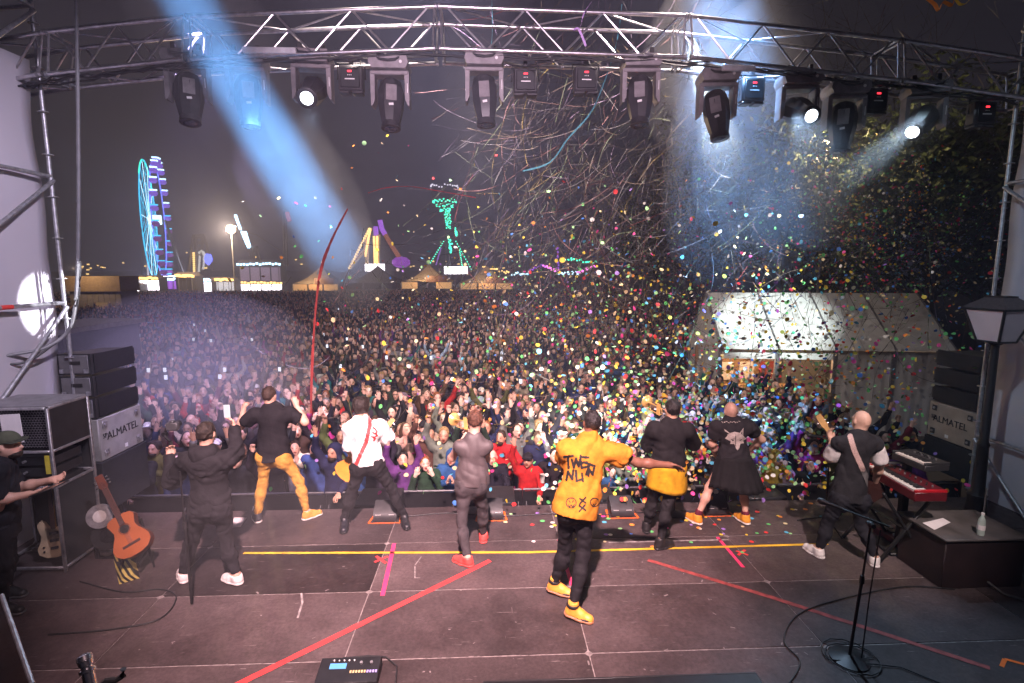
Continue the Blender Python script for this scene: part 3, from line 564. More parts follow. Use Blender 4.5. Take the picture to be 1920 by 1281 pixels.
# ------------------------------------------------------------------ instruments they play
def guitar(name, label, cat, B, E, n, col_m, blen=.42, bw=.16, neckr=.022, acoustic=False, top_m=None, side_m=None, neck_m=None, nstr=6):
    B = np.array(B, float); E = np.array(E, float); d = nrm(E - B); n = nrm(np.array(n, float) - d * (np.array(n, float) @ d)); w = np.cross(d, n); L = np.linalg.norm(E - B)
    root = empty(name, B, label, cat); nm = neck_m or mat('maple', (0.5, 0.28, 0.1), .4)
    if acoustic: pr = [(-.5, .0), (-.49, .35), (-.44, .7), (-.33, .95), (-.2, 1.0), (-.05, .82), (.06, .64), (.16, .58), (.28, .66), (.38, .74), (.46, .62), (.5, .3), (.5, 0)]; th = .095
    else: pr = [(-.5, .0), (-.48, .5), (-.38, .92), (-.22, 1.0), (-.05, .78), (.1, .72), (.24, .84), (.4, .9), (.5, .72), (.44, .5), (.3, .3), (.26, 0)]; th = .045
    poly = [(t * blen, h * bw) for t, h in pr] + [(t * blen, -h * bw) for t, h in pr[::-1][1:-1]]
    m = MB(); m.prism(poly, B - n * th / 2, d, w, n * th); bd = m.build('body', side_m or col_m, root)
    if acoustic:
        m = MB(); m.prism([(a * .985, b * .985) for a, b in poly], B + n * (th / 2), d, w, n * .004); sb = m.build('soundboard', top_m, root)
        sh_ = B + d * .07 + n * (th / 2 + .004)
        m = MB(); m.lathe([(.045, 0), (.045, .0015)], sh_, n, 24); m.build('sound_hole', INK, sb)
        m = MB(); m.tube([sh_ + n * .002 + (d * math.cos(a) + w * math.sin(a)) * .053 for a in np.linspace(0, 2 * math.pi, 25)[:-1]], .004, 5, True); m.build('rosette', nm, sb)
        br = B - d * .11 + n * (th / 2 + .008); m = MB(); m.box(br, (.025, .17, .012), (d, w, n)); m.build('bridge', mat('rosewood', (0.05, 0.015, 0.01), .5), sb)
    else:
        for q in (-.02, .06): m = MB(); m.box(B + d * q + n * (th / 2 + .004), (.03, .08, .01), (d, w, n)); m.build('pickup', BLKPLA, root)
        br = B - d * .1 + n * (th / 2 + .006); m = MB(); m.box(br, (.03, .07, .012), (d, w, n)); m.build('bridge', CHROME, root)
        for q in (.05, .08): m = MB(); m.cyl(B - d * q * 1.6 - w * bw * .6 + n * th / 2, B - d * q * 1.6 - w * bw * .6 + n * (th / 2 + .015), .011); m.build('knob', CHROME, root)
    nb = B + d * blen * .26 + n * (th / 2 - .005); ne = E - d * .17 + n * (th / 2 - .005)
    m = MB(); m.box((nb + ne) / 2, (np.linalg.norm(ne - nb), neckr * 2, .026), (d, w, n)); nk = m.build('neck', nm, root)
    m = MB(); m.box((nb + ne) / 2 + n * .0145, (np.linalg.norm(ne - nb), neckr * 1.9, .004), (d, w, n)); m.build('fretboard', mat('rosewood', (0.05, 0.015, 0.01), .5), nk)
    m = MB(); m.prism([(0, neckr), (.03, neckr * 1.6), (.165, neckr * 1.35), (.17, -neckr * 1.35), (.03, -neckr * 1.6), (0, -neckr)], ne - n * .008, d, w, n * .016); hs = m.build('headstock', nm, root)
    for i in range(nstr):
        sd = 1 if i % 2 else -1; q = ne + d * (.04 + .04 * (i // 2)) + w * sd * neckr * 1.5
        m = MB(); m.cyl(q, q + w * sd * .022, .006); m.ball(q + w * sd * .026, .009, 6); m.build('tuning_peg', CHROME, hs)
    m = MB(); m.cm = 0
    for i in range(nstr): o_ = w * (i - (nstr - 1) / 2) * neckr * .28; m.tube([br + o_ + n * .006, ne + o_ + n * .012, ne + d * .08 + o_ + n * .012], .0009, 4)
    m.build('strings', CHROME, root); return root
G1 = guitar('electric_guitar', 'orange electric guitar on a red strap, slung on the guitarist in white', 'guitar', at_y(661, 872, 6.41 + .2), at_y(738, 785, 6.41 + .38), (.1, 1, -.15), mat('amber_wood', (0.62, 0.24, 0.03), .3, coat=.5))
decal('strap', REDTAPE, G1, t3, (660, 780, 702, 872), strokes([[(694, 780), (693, 800), (686, 830), (668, 870)]], 3.6), 1.0, .01)
G2 = guitar('bass_guitar', 'dark bass guitar on a wide pale strap, slung on the bald bass player', 'guitar', at_y(1618, 905, 5.43 + .22), at_y(1534, 778, 5.43 + .5), (.1, 1, -.1), mat('dark_lacquer', (0.03, 0.012, 0.01), .25, coat=.5), .46, .17, .024, nstr=4)
t8 = bvh_world([BA['shirt']])
decal('strap', PINKSTRAP, G2, t8, (1580, 812, 1625, 885), strokes([[(1594, 818), (1602, 845), (1618, 880)]], 5), 1.0, .01); decal('strap_end', GREYWEB, G2, t8, (1605, 878, 1650, 935), strokes([[(1618, 880), (1640, 932)]], 5), 1.0, .01)
def trumpet(label, mouth, bell):
    mouth = np.array(mouth); bell = np.array(bell); d = nrm(bell - mouth); L = .48; bell = mouth + d * L; x, y, _ = frame(d); dn = -y if y[2] > 0 else y
    root = empty('trumpet', mouth, label, 'trumpet', 'trumpets of the horn players')
    m = MB(); m.lathe([(.006, -.3), (.0065, -.16), (.009, -.1), (.015, -.05), (.034, -.02), (.056, -.008), (.078, 0), (.08, .003), (.076, .003), (.055, -.008), (.03, -.024), (.012, -.055)], bell, d, 28); m.build('bell', GOLD, root)
    m = MB(); m.lathe([(.008, 0), (.012, .004), (.013, .01), (.006, .03), (.005, .07), (.0065, .075)], mouth, d, 14); m.build('mouthpiece', CHROME, root)
    m = MB(); m.tube([mouth + d * .07, mouth + d * .3], .006, 8); m.tube([bell - d * .3, bell - d * .34 + dn * .02, bell - d * .34 + dn * .07, bell - d * .3 + dn * .09, bell - d * .1 + dn * .09, bell - d * .06 + dn * .07, bell - d * .06 + dn * .02, bell - d * .1], .0062, 8); m.build('tubing', GOLD, root)
    for i in range(3):
        c = mouth + d * (.19 + .026 * i); m = MB(); m.cyl(c - dn * .045, c + dn * .1, .0105, None, 12); v = m.build('valve', GOLD, root); m = MB(); m.cyl(c - dn * .06, c - dn * .045, .007, None, 10); m.build('valve_button', CHROME, v)
    return root
for P_, bp in ((VE, (862, 788, .46)), (TS, (1230, 761, .44))):
    y_ = {id(VE): 5.8, id(TS): 6.0}[id(P_)]; mo = P_['hd'] + P_['A'][1] * .115 - P_['A'][2] * .06
    trumpet('brass trumpet played by the %s' % ('man in the satin waistcoat' if P_ is VE else 'man in the mustard shirt tail'), mo, at_y(bp[0], bp[1], y_ + bp[2]))
# phone and gimbal in the filming man's hands
def slab(name, label, cat, c, ax, size, m1, m2):
    r = empty(name, c, label, cat); m = MB(); m.box(c, size, ax, .004); m.build('case', m1, r)
    m = MB(); m.box(np.array(c) - np.array(ax[1]) * (size[1] / 2 + .001), (size[0] * .9, .002, size[2] * .93), ax); m.build('screen', m2, r)
    for q in (0, 1, 2): m = MB(); m.lathe([(.006, 0), (.006, .003)], np.array(c) + np.array(ax[1]) * size[1] / 2 + np.array(ax[0]) * size[0] * .25 * (1 if q % 2 else .2) + np.array(ax[2]) * size[2] * (.4 - .06 * q), ax[1], 10); m.build('lens', BLKPLA, r)
    return r
slab('phone', 'smartphone with lit screen held up in the raised right hand of the filming man', 'phone', at_y(426, 771, 5.27 + .3), ((1, 0, 0), (0, 1, 0), (0, 0, 1)), (.074, .009, .15), BLKPLA, glow('phone_screen', (0.5, 0.55, 0.62), .7))
gp = OP['p']['wrL'] + np.array((0, .04, .06)); r_ = empty('camera_gimbal', gp, 'black camera on a hand-held gimbal in the left hand of the filming man', 'camera')
m = MB(); m.cyl(gp - (0, 0, .09), gp + (0, 0, .1), .017, .02, 12); m.build('grip', BLKPLA, r_)
m = MB(); m.tube([gp + (0, 0, .1), gp + (-.05, .02, .13), gp + (-.08, .04, .18), gp + (-.06, .06, .24)], .014, 8); m.cyl(gp + (-.08, .02, .17), gp + (-.08, .07, .17), .024); m.build('arm', BLKMET, r_)
m = MB(); m.box(gp + (0, .06, .25), (.12, .06, .085), None, .008); m.box(gp + (0, .06, .3), (.04, .05, .025), None, .006); cb = m.build('camera_body', mat('camera_grey', (0.07, 0.07, 0.075), .4), r_)
m = MB(); m.lathe([(.032, 0), (.034, .03), (.03, .07), (.033, .09)], gp + (0, .09, .25), (0, 1, 0), 18); m.build('lens', BLKPLA, cb)
tp = SH['p']['wrR'] + nrm((1, .2, .2)) * .1 + np.array((.08, .02, .02)); slab('tablet', 'dark tablet held flat by the stagehand at the left edge', 'tablet', tp, (nrm((1, .1, .35)), np.array((0., 0, -1)), np.array((0, 1., 0))), (.24, .01, .17), BLKPLA, mat('dark_glass', (0.01, 0.01, 0.012), .1, bump=0))

# ------------------------------------------------------------------ the setting: ground and stage
m, n, l, b = nodes_of('ground_dirt'); b.inputs['Roughness'].default_value = .9
t = n.new('ShaderNodeTexNoise'); t.inputs['Scale'].default_value = 1.5; t.inputs['Detail'].default_value = 8; r_ = n.new('ShaderNodeValToRGB'); l.new(t.outputs[0], r_.inputs[0]); l.new(r_.outputs[0], b.inputs[0])
r_.color_ramp.elements[0].color = (0.03, 0.028, 0.026, 1); r_.color_ramp.elements[1].color = (0.075, 0.07, 0.065, 1)
q = MB(); q.add([(-900, -300, 0), (900, -300, 0), (900, 1500, 0), (-900, 1500, 0)], [(0, 1, 2, 3)]); setp(q.build('ground', MATS['ground_dirt']), kind='structure')
ALU = mat('aluminium', (0.62, 0.6, 0.6), .38, .9, var=.25, scale=30, bump=.05); ALUD = mat('aluminium_dull', (0.36, 0.35, 0.36), .5, .8, var=.3, scale=20)
EDGE = mat('deck_edge', (0.3, 0.26, 0.25), .6, .2, var=.5, scale=25, bump=.1); STEEL = mat('galvanised_steel', (0.42, 0.42, 0.44), .45, .8, var=.3, scale=25, bump=.08)
# plywood deck panels: dark film-faced board with scuffs and scratches
m, n, l, b = nodes_of('deck_board'); b.inputs['Roughness'].default_value = .55; b.inputs['Specular IOR Level'].default_value = .35
tc = n.new('ShaderNodeTexCoord'); oi = n.new('ShaderNodeObjectInfo'); ad = n.new('ShaderNodeVectorMath'); ad.operation = 'ADD'; l.new(tc.outputs['Object'], ad.inputs[0])
mu = n.new('ShaderNodeMath'); mu.operation = 'MULTIPLY'; mu.inputs[1].default_value = 57; l.new(oi.outputs['Random'], mu.inputs[0]); l.new(mu.outputs[0], ad.inputs[1])
def noise(sc, det, vec=ad.outputs[0], rough=.6):
    t = n.new('ShaderNodeTexNoise'); t.inputs['Scale'].default_value = sc; t.inputs['Detail'].default_value = det; t.inputs['Roughness'].default_value = rough; l.new(vec, t.inputs['Vector']); return t.outputs['Fac']
def ramp(src, a, b_, c0, c1):
    r = n.new('ShaderNodeValToRGB'); r.color_ramp.elements[0].position = a; r.color_ramp.elements[1].position = b_; r.color_ramp.elements[0].color = (*c0, 1); r.color_ramp.elements[1].color = (*c1, 1); l.new(src, r.inputs[0]); return r.outputs[0]
def mixc(fac, a, b_, mode='MIX'):
    x = n.new('ShaderNodeMix'); x.data_type = 'RGBA'; x.blend_type = mode
    if isinstance(fac, float): x.inputs['Factor'].default_value = fac
    else: l.new(fac, x.inputs['Factor'])
    for k, v in (('A', a), ('B', b_)):
        if isinstance(v, tuple): x.inputs[k].default_value = (*v, 1)
        else: l.new(v, x.inputs[k])
    return x.outputs['Result']
base = mixc(1.0, oi.outputs['Color'], ramp(noise(1.3, 6), .3, .7, (.5, .48, .48), (1.3, 1.25, 1.25)), 'MULTIPLY')
base = mixc(1.0, base, ramp(noise(34, 5), .35, .7, (.75, .74, .74), (1.2, 1.2, 1.2)), 'MULTIPLY')
mp = n.new('ShaderNodeMapping'); mp.inputs['Scale'].default_value = (1.2, 16, 1); mp.inputs['Rotation'].default_value = (0, 0, .5); l.new(ad.outputs[0], mp.inputs[0])
scr = ramp(noise(3.2, 3, mp.outputs[0], .75), .67, .71, (0, 0, 0), (1, 1, 1)); base = mixc(scr, base, (.2, .17, .165))
mp2 = n.new('ShaderNodeMapping'); mp2.inputs['Scale'].default_value = (14, 1.4, 1); mp2.inputs['Rotation'].default_value = (0, 0, .2); l.new(ad.outputs[0], mp2.inputs[0])
base = mixc(ramp(noise(2.6, 3, mp2.outputs[0], .75), .72, .745, (0, 0, 0), (1, 1, 1)), base, (.16, .135, .13))
base = mixc(ramp(noise(14, 2), .76, .79, (0, 0, 0), (1, 1, 1)), base, (.24, .2, .2))
l.new(base, b.inputs['Base Color']); l.new(ramp(noise(5, 4), .3, .7, (.42, .42, .42), (.7, .7, .7)), b.inputs['Roughness'])
bp = n.new('ShaderNodeBump'); bp.inputs['Strength'].default_value = .25; bp.inputs['Distance'].default_value = .003; l.new(noise(160, 2), bp.inputs['Height']); l.new(bp.outputs[0], b.inputs['Normal'])
q = MB(); q.box((.9, 3.43, S - .106), (18.6, 7.06, .2)); q.box((.9, 3.4, .6), (18, 6.6, 1.19)); fl = setp(q.build('stage_floor', EDGE), kind='structure')
PW, PD = 2.05, .96; pme = {}
for i in range(-4, 5):
    for j in range(0, 7):
        x0 = -1.22 + PW * (i - 0); y1 = 6.97 - PD * j; g, gy = .005, .0085; c = .03; w, h = PW - 2 * g, PD - 2 * gy
        if 'a' not in pme:
            k = MB(); pl = [(c, 0), (w - c, 0), (w, c), (w, h - c), (w - c, h), (c, h), (0, h - c), (0, c)]; k.prism(pl, (0, 0, 0), (1, 0, 0), (0, 1, 0), (0, 0, .018)); pme['a'] = k.mesh('deck_panel')
        o = link_mesh('deck_panel', pme['a'], MATS['deck_board'], fl); v = random.uniform(.72, 1.25) * (.62 if (i, j) == (-1, 1) else .62 if j >= 3 and random.random() < .3 else 1)
        o.location = (x0 + g, y1 - PD + gy, S - .0175 - random.random() * .0015); o.color = (.078 * v, .060 * v, .060 * v, 1)
# front skirt of the stage
q = MB(); q.box((.9, 6.985, .62), (18, .03, 1.2)); q.build('front_skirt', mat('black_cloth', (0.012, 0.012, 0.013), .9, var=.3), fl)
# tape on the deck
YELT = mat('yellow_tape', (0.72, 0.44, 0.03), .6, var=.3, scale=5); PINKT = mat('pink_tape', (0.8, 0.05, 0.16), .5, var=.15); ORAT = mat('orange_tape', (0.85, 0.16, 0.02), .5, var=.15); OLDT = mat('worn_red_tape', (0.30, 0.06, 0.055), .7, var=.45, scale=14); WORNW = mat('worn_white_tape', (0.3, 0.27, 0.26), .8, var=.6, scale=18)
def tape(label, lines, w, m, cat='tape', org=None, group='tape on the stage deck'):
    k = MB()
    for li, (a, b_) in enumerate(lines):
        A = on_z(*a, S + .002); B = on_z(*b_, S + .002); d = nrm(B - A); s = np.cross(d, (0, 0, 1)); L = np.linalg.norm(B - A); N = max(2, int(L / .15)); z = np.array((0, 0, .0012 * li))
        prev = None
        for i in range(N):
            a0 = A + d * L * i / N; a1 = A + d * L * (i + 1) / N; ww = w * (1 + .06 * math.sin(i * 2.3 + li))
            k.add([a0 - s * w / 2 + z, a1 - s * ww / 2 + z, a1 + s * ww / 2 + z, a0 + s * w / 2 + z], [(0, 1, 2, 3)]); w_ = ww
    return setp(k.build('floor_tape', m, org=tuple(on_z(*lines[0][0], S + .002))), label, cat, group)
tape('long yellow tape line running across the whole stage deck', [((457, 1037), (1000, 1035.5)), ((1000, 1035.5), (1552, 1020))], .042, YELT)
tape('long bright red tape line slanting up to the red trainers of the trumpeter', [((440, 1286), (919, 1051))], .062, REDTAPE)
tape('worn dark red tape line slanting down to the microphone stand at right', [((1215, 1050), (1440, 1118)), ((1440, 1118), (1856, 1253))], .055, OLDT)
tape('pink tape strip left of the waistcoated trumpeter', [((739, 1019), (717, 1117))], .045, PINKT)
tape('pink tape strip behind the legs of the singer in yellow', [((1048, 1012), (1072, 1098))], .04, PINKT)
tape('pink tape strip to the right of the man in the kilt', [((1345, 1007), (1394, 1064))], .04, PINKT)
tape('red tape cross beside the left pink strip', [((702, 1054), (728, 1043)), ((705, 1043), (724, 1056))], .032, REDTAPE)
tape('red tape cross beside the right pink strip', [((1384, 1041), (1397, 1031)), ((1380, 1033), (1403, 1041))], .03, REDTAPE)
tape('worn white tape line in front of the man with the mustard shirt tail', [((1141, 1017), (1366, 1012))], .03, WORNW)
tape('orange tape corner at the right edge of the deck', [((1878, 1250), (1884, 1236)), ((1884, 1236), (1925, 1247))], .03, ORAT)
for a, b_ in (((562, 1110), (565, 1135)), ((565, 1135), (558, 1158))): pass
tape('chalky white scrape on the deck left of the long red tape', [((565, 1112), (567, 1130)), ((567, 1130), (558, 1159))], .018, WORNW)
tape('thin chalk angle on the deck left of the red trainers', [((778, 1062), (778, 1084)), ((778, 1060), (790, 1044)), ((778, 1084), (788, 1084))], .01, WORNW)
# papers on the deck
PAPER = mat('paper', (0.75, 0.7, 0.7), .8, var=.08, bump=0)
def paper(label, px, z=S + .002):
    k = MB(); P_ = [on_z(*p, z) for p in px]; k.add(P_ + [p + np.array((0, 0, .004)) for p in P_], [(0, 1, 2, 3), (4, 7, 6, 5), (0, 4, 5, 1), (1, 5, 6, 2), (2, 6, 7, 3), (3, 7, 4, 0)]); return setp(k.build('set_list', PAPER, org=tuple(P_[0])), label, 'paper', 'papers lying on the stage')
paper('white sheet of paper on the deck right of the filming man', [(431, 990), (451, 988), (463, 971), (439, 971)])
# ------------------------------------------------------------------ effect boxes at the lip of the stage, with orange tape
STICK = mat('white_sticker', (0.7, 0.68, 0.66), .6, bump=0)
for i, (u, nm) in enumerate(((730, 'between the legs of the guitarist in white'), (921, 'behind the waistcoated trumpeter'), (1158, 'left of the mustard shirt tail'), (1333, 'under the kilt'))):
    c = on_z(u, 958 - (i > 1) * 6, S); c[1] = 6.68; w = .3; e = empty('effect_box', c, 'low black effect box at the deck edge, %s' % nm, 'effect box', 'effect boxes along the stage front')
    k = MB(); k.prism([(0, 0), (.26, 0), (.26, .15), (.2, .2), (.03, .1), (0, .05)], c + (-w / 2, -.13, .012), (0, 1, 0), (0, 0, 1), (w, 0, 0)); k.build('housing', BLKPLA, e)
    k = MB(); k.box(c + (0, .03, .16), (w * .8, .14, .012), ((1, 0, 0), nrm((0, .17, .1)), nrm((0, -.1, .17)))); k.build('top_panel', BLKMET, e)
    for s_ in (-1, 1):
        k = MB(); k.box(c + (s_ * .085, -.112, .085), (.07, .003, .014), ((1, 0, 0), nrm((0, 1, .5)), nrm((0, -.5, 1)))); k.build('sticker', STICK, e)
        k = MB(); k.cyl(c + (s_ * .12, -.1, 0), c + (s_ * .12, -.1, .014), .015); k.build('foot', BLKPLA, e)
    k = MB(); z = S + .0025
    for (a, b_) in (((-.2, -.16), (.2, -.16)), ((-.2, -.16), (-.17, .1)), ((.2, -.16), (.17, .1))):
        A = np.array((c[0] + a[0], c[1] + a[1], z)); B = np.array((c[0] + b_[0], c[1] + b_[1], z)); d = nrm(B - A); s_ = np.cross(d, (0, 0, 1)) * .012; z += .0012
        k.add([A - s_, B - s_, B + s_, A + s_], [(0, 1, 2, 3)])
    setp(k.build('floor_tape', ORAT, org=tuple(c)), 'orange tape outline round the effect box %s' % nm, 'tape', 'orange tape outlines')
# ------------------------------------------------------------------ crowd barrier
ALUDK = mat('barrier_rail', (0.14, 0.14, 0.15), .5, .6)
BN = ['far left behind the loudspeaker case', 'left behind the acoustic guitar', 'beyond the filming man', 'beyond the man in mustard trousers', 'left of the guitarist in white', 'beyond the guitarist in white', 'between guitarist and waistcoated trumpeter', 'beyond the waistcoated trumpeter', 'left of the singer in yellow', 'beyond the outstretched arm', 'beyond the mustard shirt tail', 'beyond the kilt', 'right of the kilt', 'beyond the bald bass player', 'far right behind the keyboards']
for i, x in enumerate(np.arange(-6.3, 8.4, 1.05)):
    e = empty('crowd_barrier', (x, 8.2, 0), 'black crowd barrier panel with steel rail, %s' % BN[i], 'barrier', 'crowd barrier in front of the stage')
    k = MB(); k.cyl((x - .51, 8.2, 1.1), (x + .51, 8.2, 1.1), .02, None, 10); k.build('top_rail', ALUDK, e)
    k = MB(); k.box((x, 8.2, .58), (1.0, .02, .98)); k.build('panel', BLKMET, e)
    for s_ in (-1, 1):
        k = MB(); k.box((x + s_ * .505, 8.19, .55), (.035, .05, 1.08)); k.build('post', BLKMET, e); k = MB(); k.cyl((x + s_ * .46, 8.19, .9), (x + s_ * .46, 7.5, .03), .02); k.build('brace', BLKMET, e)
    k = MB(); k.box((x, 7.85, .015), (1.0, .9, .03)); k.build('step_plate', BLKMET, e)
for i, x in enumerate((-1.6, .05, 1.5, 4.0)):
    e = empty('front_speaker', (x, 7.45, 0), 'black front speaker box in the pit, ' + ['beyond the guitarist in white', 'beyond the waistcoated trumpeter', 'left of the mustard shirt tail', 'right of the kilt'][i], 'loudspeaker', 'front speakers in the pit')
    k = MB(); k.box((x, 7.45, .68), (.62, .6, 1.36), None, .015); k.build('cabinet', BLKPLA, e); k = MB(); k.box((x, 7.76, .68), (.56, .02, 1.28)); k.build('grille', BLKMET, e); k = MB(); k.tube([(x - .12, 7.14, 1.2), (x - .1, 7.11, 1.2), (x + .1, 7.11, 1.2), (x + .12, 7.14, 1.2)], .01); k.build('handle', ALUD, e)
# ------------------------------------------------------------------ PA stacks with case lids
CASEG = mat('grey_case_board', (0.27, 0.255, 0.24), .65, var=.2, scale=6); CASEB = mat('brown_case_board', (0.33, 0.26, 0.2), .7, var=.2, scale=6); GRILL = mat('speaker_grille', (0.014, 0.014, 0.016), .6, .4, var=.2, scale=200, bump=.5, bscale=400); PAGREY = mat('speaker_side', (0.12, 0.115, 0.12), .6, var=.3, scale=5)
def pa(side, X0, X1, Y0, Y1, Z0, zt, board, word_col, face):
    e = empty('loudspeaker_stack', ((X0 + X1) / 2, (Y0 + Y1) / 2, S), 'stack of black loudspeaker modules on a case lettered ALMATEL, %s' % side, 'loudspeaker', 'loudspeaker stacks beside the stage'); N = 3; hh = (zt - Z0) / N
    for i in range(N):
        z = Z0 + hh * (i + .5); k = MB(); k.prism([(0, -hh / 2 + .01), (Y1 - Y0, -hh / 2 + .05), (Y1 - Y0, hh / 2 - .05), (0, hh / 2 - .01)], (X0, Y0, z), (0, 1, 0), (0, 0, 1), (X1 - X0, 0, 0)); c = k.build('cabinet', BLKPLA, e)
        k = MB(); k.box(((X0 + X1) / 2, Y0 - .008, z), ((X1 - X0) * .86, .014, hh * .8), None, .005); k.build('side_panel', PAGREY, c)
        k = MB(); k.box(((X0 + X1) / 2 + .02, Y0 - .018, z + .02), (.13, .012, .045)); k.build('handle', INK, c)
        for s_ in (-1, 1): k = MB(); k.box(((X0 + X1) / 2 + s_ * (X1 - X0) * .36, Y0 - .02, z - hh * .3), (.05, .014, .05)); k.build('lock_plate', STEEL, c)
        k = MB(); k.box((X1 + .006 if face > 0 else X0 - .006, (Y0 + Y1) / 2, z), (.012, (Y1 - Y0) * .9, hh * .86)); k.build('grille', GRILL, c)
    e2 = empty('speaker_base', ((X0 + X1) / 2, (Y0 + Y1) / 2, S), 'black draped base and board-fronted case lettered ALMATEL, %s' % side, 'flight case', 'cases under the loudspeaker stacks')
    k = MB(); k.box(((X0 + X1) / 2, (Y0 + Y1) / 2, (S + Z0 - .58) / 2), (X1 - X0 + .06, Y1 - Y0 + .06, Z0 - .58 - S), None, .01); k.build('draped_base', MATS['black_cloth'], e2)
    k = MB(); k.box(((X0 + X1) / 2, (Y0 + Y1) / 2, Z0 - .29), (X1 - X0 + .02, Y1 - Y0 + .02, .57), None, .012); cs = k.build('case', board, e2)
    xf = (X1 + .012) if face > 0 else (X0 - .012); ax = (0, face, 0)
    text('lettering', 'ALMATEL', word_col, e2, .15, (xf + face * .002, (Y0 + Y1) / 2 + .02, Z0 - .27), ax, (0, 0, 1)); text('small_lettering', 'SP', word_col, e2, .09, (xf + face * .002, (Y0 + Y1) / 2 - face * .0 + (-.33 if face > 0 else .33), Z0 - .25), ax, (0, 0, 1))
    text('small_lettering', 'SOUND AND STAGE', word_col, e2, .035, (xf + face * .002, (Y0 + Y1) / 2, Z0 - .37), ax, (0, 0, 1)) if False else None
    for a in (-1, 1):
        for z in (-.1, -.48): k = MB(); k.box((xf + face * .004, (Y0 + Y1) / 2 + a * (Y1 - Y0) * .38, Z0 + z), (.012, .085, .085), None, .003); k.build('corner_plate', ALUD if face > 0 else BLKPLA, e2); k = MB(); k.lathe([(.02, 0), (.02, .012)], (xf + face * .008, (Y0 + Y1) / 2 + a * (Y1 - Y0) * .38, Z0 + z), (face, 0, 0), 10); k.build('corner_bolt', STEEL, e2)
    k = MB(); k.box((xf + face * .004, (Y0 + Y1) / 2 + .05, Z0 - .5), (.004, .06, .05)); k.build('sticker', STICK, e2)
A_ = at_y(182, 787, 7.0); LX = A_[0]
pa('left of the stage', LX - .42, LX, 7.0, 7.85, A_[2], at_y(203, 662, 7.0)[2], CASEG, INK, 1)
B_ = at_y(1834, 776, 7.4); RX = B_[0]
pa('right of the stage', RX, RX + .75, 7.4, 8.25, B_[2], at_y(1850, 668, 7.4)[2], CASEB, INK, -1)
# ------------------------------------------------------------------ amplifier cart, left
HONEY = mat('punched_metal', (0.3, 0.28, 0.3), .45, .7, var=.2, scale=60)
cx0, cx1, cy0, cy1, zt = on_z(18, 1080, S)[0] - .2, on_z(130, 1068, S)[0], 5.55, 6.1, 3.2
e = empty('amplifier_cart', ((cx0 + cx1) / 2, cy0, S), 'tall aluminium-edged amplifier cart with a punched metal top section at the left', 'rack')
for x in (cx0, cx1):
    for y in (cy0, cy1): k = MB(); k.box((x, y, (S + zt) / 2), (.03, .03, zt - S), None, .004); k.build('upright', ALUD, e)
for z in (S + .05, S + .95, 2.74, zt):
    for y in (cy0, cy1): k = MB(); k.box(((cx0 + cx1) / 2, y, z), (cx1 - cx0 - .03, .028, .028), None, .004); k.build('rail', ALU if z > 2.6 else ALUD, e)
    for x in (cx0, cx1): k = MB(); k.box((x, (cy0 + cy1) / 2, z), (.028, cy1 - cy0 - .03, .028), None, .004); k.build('rail', ALUD, e)
k = MB(); k.box(((cx0 + cx1) / 2, cy1 + .02, (S + zt) / 2), (cx1 - cx0, .01, zt - S)); k.build('back_board', MATS['black_cloth'], e); k = MB(); k.box(((cx0 + cx1) / 2, (cy0 + cy1) / 2, zt + .02), (cx1 - cx0, cy1 - cy0, .012)); k.build('top_board', mat('cart_top', (0.2, 0.19, 0.2), .5), e); k = MB(); k.box((cx1 + .002, (cy0 + cy1) / 2, 2.97), (.008, cy1 - cy0 - .04, .43)); k.build('black_side', BLKMET, e); k = MB(); k.box((cx1 - .006, (cy0 + cy1) / 2, S + .5), (.008, cy1 - cy0 - .04, .86)); k.build('black_side', MATS['black_cloth'], e)  # the lower black side sheet stands in for shade in the open side
k = MB(); k.box(((cx0 + cx1) / 2, cy0 + .06, 2.97), (cx1 - cx0 - .04, .01, .42)); pb = k.build('backing_sheet', BLKMET, e)
k = MB(); W_, H_ = cx1 - cx0 - .05, .42; p_ = .03; nx, nz = int(W_ / p_), int(H_ / p_ / .866)
for i in range(nx):                                    # honeycomb of real thin webs
    for j in range(nz):
        x = cx0 + .04 + (i + .5 * (j % 2)) * p_; z = 2.77 + j * p_ * .866
        if x > cx1 - .03: continue
        for a in (0, 60, 120):
            a_ = R(a + 30); rr = p_ * .577; P0 = np.array((x + rr * math.cos(R(a - 30 + 30)), cy0 + .045, z + rr * math.sin(R(a)))); P1 = np.array((x + rr * math.cos(R(a + 60)), cy0 + .045, z + rr * math.sin(R(a + 60)))); d = nrm(P1 - P0); s_ = np.cross(d, (0, 1, 0)) * .0035
            k.add([P0 - s_, P1 - s_, P1 + s_, P0 + s_], [(0, 3, 2, 1)])
o = k.build('punched_front', HONEY, e, smooth=False); o['kind'] = 'stuff'
k = MB(); k.box(((cx0 + cx1) / 2 + .02, cy0 - .02, 3.0), (.2, .004, .3), ((1, 0, .04), (0, 1, 0), (-.04, 0, 1))); setp(k.build('notice_sheet', PAPER, org=((cx0 + cx1) / 2, cy0 - .02, 2.85)), 'white sheet of paper clipped to the punched metal front of the cart', 'paper')
for i, z in enumerate((2.62, 2.5, 2.36)):
    ee = empty('amplifier', ((cx0 + cx1) / 2, cy0 + .2, z), 'black rack amplifier, %s in the cart' % ['topmost', 'middle one', 'lowest'][i], 'amplifier', 'amplifiers in the cart'); k = MB(); k.box(((cx0 + cx1) / 2, cy0 + .24, z), (cx1 - cx0 - .06, .38, .09)); k.build('housing', BLKMET, ee)
    for j in range(4): k = MB(); k.cyl((cx0 + .12 + j * .1, cy0 + .05, z), (cx0 + .12 + j * .1, cy0 + .02, z), .014); k.build('knob', ALUD, ee)
